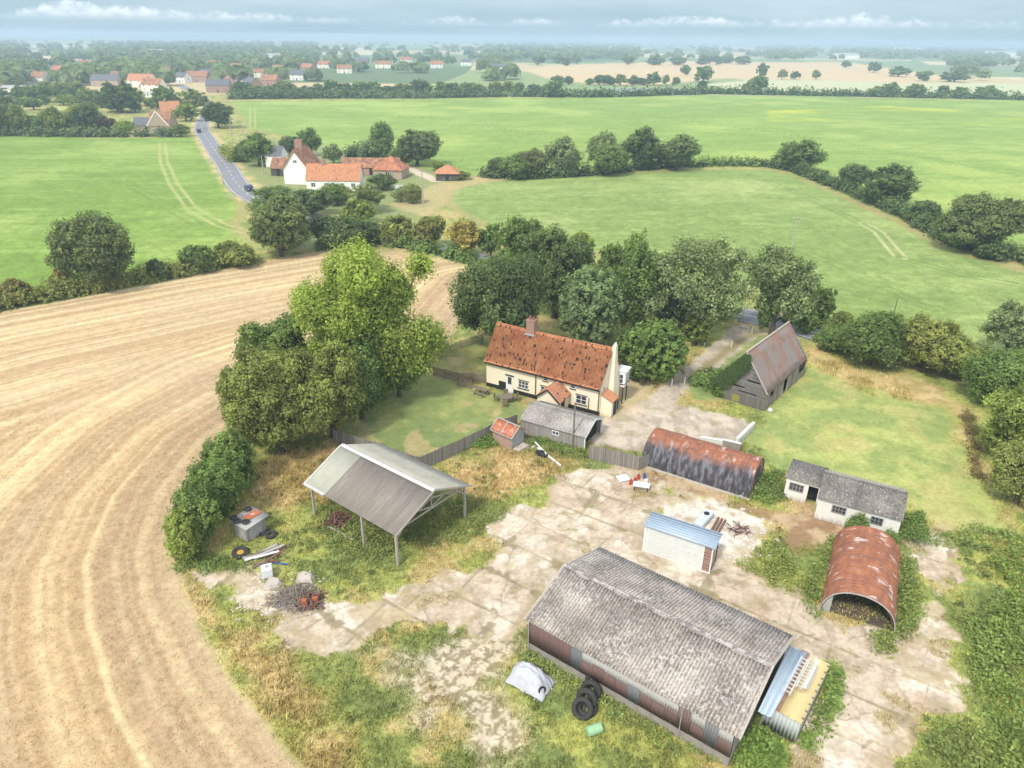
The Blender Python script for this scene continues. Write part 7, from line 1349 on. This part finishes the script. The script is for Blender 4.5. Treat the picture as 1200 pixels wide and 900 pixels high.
# ------------------------------------------------------------------ brambles, weeds, ivy
def px_patch(name, l, h, c, lb, cat, seed, leaf=.24, dens=1.0, kind='stuff'): leaf_patch(name, [pxp(p) for p in l], h, c, lb, cat, seed, leaf, dens, kind)
px_patch('brambles', [[(1085, 640), (1110, 640), (1150, 640), (1180, 700), (1130, 740), (1140, 800), (1160, 860), (1150, 960), (1260, 960), (1260, 660), (1200, 630), (1130, 615)]], 1.1, (.125, .175, .05), 'dense brambles filling the lower right corner', 'brambles', 1, .25, .60)
px_patch('brambles', [[(1120, 850), (1075, 868), (1100, 890), (1140, 960), (1200, 960), (1170, 860)]], .6, (.125, .165, .055), 'low brambles spreading onto the end of the concrete', 'brambles', 2)
px_patch('brambles', [[(862, 890), (876, 858), (890, 856), (915, 884), (928, 890), (922, 915), (880, 922)]], 1.3, (.12, .19, .05), 'brambles between the barn corner and the tin store', 'brambles', 3, .24, 1.4); px_patch('brambles', [[(938, 872), (958, 830), (978, 780), (985, 790), (982, 830), (962, 870), (948, 884)]], 1.0, (.12, .18, .05), 'brambles along the outer side of the tin store', 'brambles', 4, .24, 1.3)
px_patch('brambles', [[(1046, 720), (1056, 660), (1064, 655), (1076, 690), (1068, 740), (1040, 766), (1014, 758), (1034, 738)]], 1.2, (.125, .165, .05), 'yellow green brambles along the right side of the rusty hut', 'brambles', 5, .24, 1.2); px_patch('brambles', [[(952, 660), (975, 635), (988, 628), (972, 660), (958, 712), (966, 730), (945, 728), (940, 690)]], .9, (.12, .16, .05), 'brambles along the left side of the rusty hut', 'brambles', 6, .24, .8)
px_patch('weeds', [[(893, 622), (908, 632), (932, 668), (935, 700), (912, 690), (888, 672), (862, 662), (882, 655)]], .45, (.155, .185, .06), 'yellow green weeds fringing the white floor slab', 'weeds', 7, .20, .6); px_patch('brambles', [[(888, 560), (915, 552), (925, 582), (900, 592), (882, 585)]], 1.2, (.10, .15, .05), 'bramble clump between the black hut and the small white hut', 'brambles', 8, .22, 1.4)
px_patch('weeds', [[(500, 600), (560, 580), (600, 590), (560, 632), (500, 640), (470, 640)], [(372, 592), (430, 600), (470, 640), (440, 660), (380, 640)]], .30, (.135, .170, .065), 'nettles and weeds growing under the pole barn', 'weeds', 9, .20, .5); px_patch('weeds', [[(548, 520), (570, 505), (585, 512), (575, 524), (553, 527)]], .9, (.11, .18, .04), 'leafy weeds at the fence beside the small pink shed', 'weeds', 10, .22, 1.2)
px_patch('weeds', [[(618, 742), (640, 745), (700, 790), (760, 825), (850, 880), (856, 905), (780, 880), (700, 830), (650, 800), (612, 768)]], .32, (.145, .185, .07), 'weeds along the foot of the long barn wall', 'weeds', 11, .20, .55); px_patch('weeds', [[(625, 505), (690, 522), (692, 542), (660, 535), (622, 520)]], .7, (.11, .16, .05), 'tall weeds behind the low grey garage', 'weeds', 12, .2, .9)
px_patch('brambles', [[(1132, 480), (1145, 500), (1146, 540), (1152, 565), (1142, 560), (1134, 520)]], .6, (.12, .09, .05), 'dead brown brambles along the right side of the paddock', 'brambles', 13, .22, 1.0); px_patch('weeds', [[(212, 650), (250, 650), (300, 668), (240, 672), (210, 668)]], .5, (.10, .15, .045), 'weeds round the bush row tip', 'weeds', 14, .2, .7)
def clumps(n=1500, seed=21):
    rs = np.random.RandomState(seed); x = rs.uniform(-30, 46, n * 4); y = 27 + 55 * rs.rand(n * 4) ** 1.2; c, reg, ro, st, lu, dr = paint(x, y); k = (ro > .7) & (st < .1) & (rs.rand(len(x)) < .25 + .75 * lu) & (fbm(x / 5, y / 5, 3, 66) > .42); x, y, c = x[k][:n], y[k][:n], c[k][:n]
    m = 26; rr = rs.uniform(.12, .5, len(x)); ix = np.repeat(np.arange(len(x)), m); d = unit(rs, len(ix)); P = np.stack([x[ix] + d[:, 0] * rr[ix], y[ix] + d[:, 1] * rr[ix], np.abs(d[:, 2]) * rr[ix] * .9 + .03], 1)
    V, F, T, U = quads(P, d + [0, 0, .7], np.full(len(ix), .16), rs, np.clip((rs.normal(1, .25, len(x)))[ix], .5, 1.6), rs.rand(len(x))[ix]); V[:, 2] = np.maximum(V[:, 2], .0)
    me = raw_mesh('weed_clumps', V, F, {'tint': T, 'hue': U}); me.materials.append(MT['leaf']); o = link('weeds', me, None); o.color = (.21, .25, .09, 1); tag(o, 'scattered docks and weed clumps in the rough grass', 'weeds', None, 'stuff')
clumps()
def litter(n=900):
    rs = np.random.RandomState(9); V = []; F = []
    spots = [((845, 622), 4.2, .30), ((700, 560), 3.0, .12), ((616, 520), 1.3, .1), ((330, 700), 3.2, .16), ((300, 660), 2.0, .1), ((980, 745), 4.0, .1), ((600, 620), 3.0, .12), ((760, 585), 4., .12)]
    for i in range(n):
        (px, py), R_, w_ = spots[i % len(spots)]; b = G(px, py); a = rs.uniform(0, 6.28); q = R_ * rs.rand() ** .5; s_ = w_ * rs.uniform(.25, 1) * .9; x, y = b[0] + q * math.cos(a) * 1.2, b[1] + q * math.sin(a); h = s_ * rs.uniform(.2, .5); r_ = rs.uniform(0, 3.14); o = len(V)
        for z, k in ((-.01, 1), (h, .7)): V += [(x + k * s_ * math.cos(r_ + j * 1.57) * (1 + .2 * (j % 2)), y + k * s_ * math.sin(r_ + j * 1.57), z) for j in range(4)]
        F += [(o + 4, o + 5, o + 6, o + 7)] + [(o + j, o + (j + 1) % 4, o + 4 + (j + 1) % 4, o + 4 + j) for j in range(4)]
    tag(link('concrete_debris', raw_mesh('concrete_debris', np.array(V), np.array(F)), MT['conc_pale']), 'scattered chips of broken concrete about the yard', 'debris', None, 'stuff')
MT['conc_pale'] = m_mottle('pale_concrete_chips', (.62, .57, .50), (.45, .38, .31), 1.5, .95)
litter()
def gable_ivy():
    c0 = lambda x, y, z: (28.75 + x * math.cos(R(50.5)) - y * math.sin(R(50.5)), 71.7 + x * math.sin(R(50.5)) + y * math.cos(R(50.5)), z); rs = np.random.RandomState(6); n = 900
    y = rs.uniform(2.4, 6.4, n); zt = np.where(y < 2.95, 6.2, 6.2 - (y - 2.95) * 1.25); z = rs.uniform(.0, 1, n) * zt; k = (z > 1.4 + 1.1 * (y < 3.6) + (5.4 - y) * .8 * (y > 3.6) * 0 + rs.rand(n) * .7) & (z < zt + .2) & (z > 4.9 - (y - 2.4) * 1.4); y, z = y[k], z[k]
    ix = np.repeat(np.arange(len(y)), 16); P = np.array([c0(-.25 - .25 * rs.rand(), b_, c_) for b_, c_ in zip(y[ix] + rs.normal(size=len(ix)) * .15, z[ix] + rs.normal(size=len(ix)) * .15)])
    V, F, T, U = quads(P, unit(rs, len(ix)) * .7 + [-math.cos(R(50.5)), -math.sin(R(50.5)), .4], np.full(len(ix), .24), rs, np.clip(rs.normal(1, .15, len(ix)), .5, 1.5), rs.rand(len(ix)) * .5); V[:, 2] = np.maximum(V[:, 2], .02)
    me = raw_mesh('ivy', V, F, {'tint': T, 'hue': U}); me.materials.append(MT['leaf']); o = link('ivy_growth', me, None); o.color = (*FRG, 1); tag(o, 'bright ivy covering the left half of the timber barn gable', 'ivy')
gable_ivy()
leafy_strip('ivy_growth', [(28.75 - 5.7 * math.sin(R(50.5)) + x * math.cos(R(50.5)), 71.7 + 5.7 * math.cos(R(50.5)) + x * math.sin(R(50.5))) for x in (-.3, 2, 4.5)], 1.6, 3.4, (.10, .17, .04), 'thick ivy hanging over the left eave of the timber barn', 'ivy', seed=40, leaf=.24)
# ------------------------------------------------------------------ grass standing on the rough ground
def grass(name, label, n, x0, x1, y0, y1, want, hgt, seed, wd=.05, tone=(1, 1, 1)):
    rs = np.random.RandomState(seed); x = rs.uniform(x0, x1, n); y = y0 + (y1 - y0) * rs.rand(n) ** 1.25; c, reg, ro, st, lu, dr = paint(x, y); w_ = {'rough': ro * (1 - dr * .3), 'dry': dr, 'stub': st}[want]
    k = (w_ > .45) & (np.abs(x) < .85 * (y * cp + CH * sp_))
    for (bx, by, yw, L, W) in ((1.34, 36.04, -36.8, 14.3, 9.3), (12.9, 60, -32.2, 10.6, 5), (28.7, 71.7, 50.5, 12.4, 5.9), (26.9, 51.55, -28.6, 6.5, 5), (25.2, 54.7, -31, 2.9, 2.7), (10.93, 46.8, -29.6, 5.6, 1.8), (-3.1, 77.4, -29.7, 15, 5.6), (-1.95, 64.2, -40, 2.5, 2)):
        a = R(yw); u = (x - bx) * math.cos(a) + (y - by) * math.sin(a); v = -(x - bx) * math.sin(a) + (y - by) * math.cos(a); k &= ~((u > -.1) & (u < L + .1) & (v > -.1) & (v < W + .1))
    x, y, c = x[k], y[k], c[k]; m = 5; N_ = len(x) * m; X = np.repeat(x, m) + rs.normal(size=N_) * .13; Y = np.repeat(y, m) + rs.normal(size=N_) * .13; h = hgt * rs.uniform(.5, 1.25, N_) * np.repeat(.6 + .8 * fbm(x / 2, y / 2, 3, seed), m); a = rs.uniform(0, 6.28, N_); ln = rs.normal(size=(N_, 2)) * .38 * h[:, None]; dx, dy = np.cos(a) * wd, np.sin(a) * wd
    V = np.stack([np.stack([X - dx, Y - dy, X * 0 - .03], 1), np.stack([X + dx, Y + dy, X * 0 - .03], 1), np.stack([X + ln[:, 0], Y + ln[:, 1], h], 1)], 1).reshape(-1, 3); C = np.repeat(np.repeat(c, m, 0) * rs.normal(1.0, .26, (N_, 1)) * np.array(tone), 3, 0); C = np.clip(C, .02, .8)
    o = link(name, raw_mesh(name, V, np.arange(3 * N_).reshape(-1, 3), {'col': C}), MT['blade']); tag(o, label, 'grass', None, 'stuff')
MT['blade'] = m_vcol('grass_blade', .85)
grass('rough_grass', 'tufted green grass over the rough parts of the farmyard', 60000, -32, 50, 26, 90, 'rough', .20, 1, .042, (1.22, 1.16, 1.02)); grass('dry_grass', 'tall straw coloured grass in dry patches', 26000, -32, 48, 26, 86, 'dry', .45, 2, .04, (1.18, 1.14, 1.1)); grass('stubble', 'short cut straw standing over the harvested field', 20000, -60, 0, 26, 70, 'stub', .09, 3, .02, (1.3, 1.28, 1.2))
print('objects', len(bpy.data.objects))
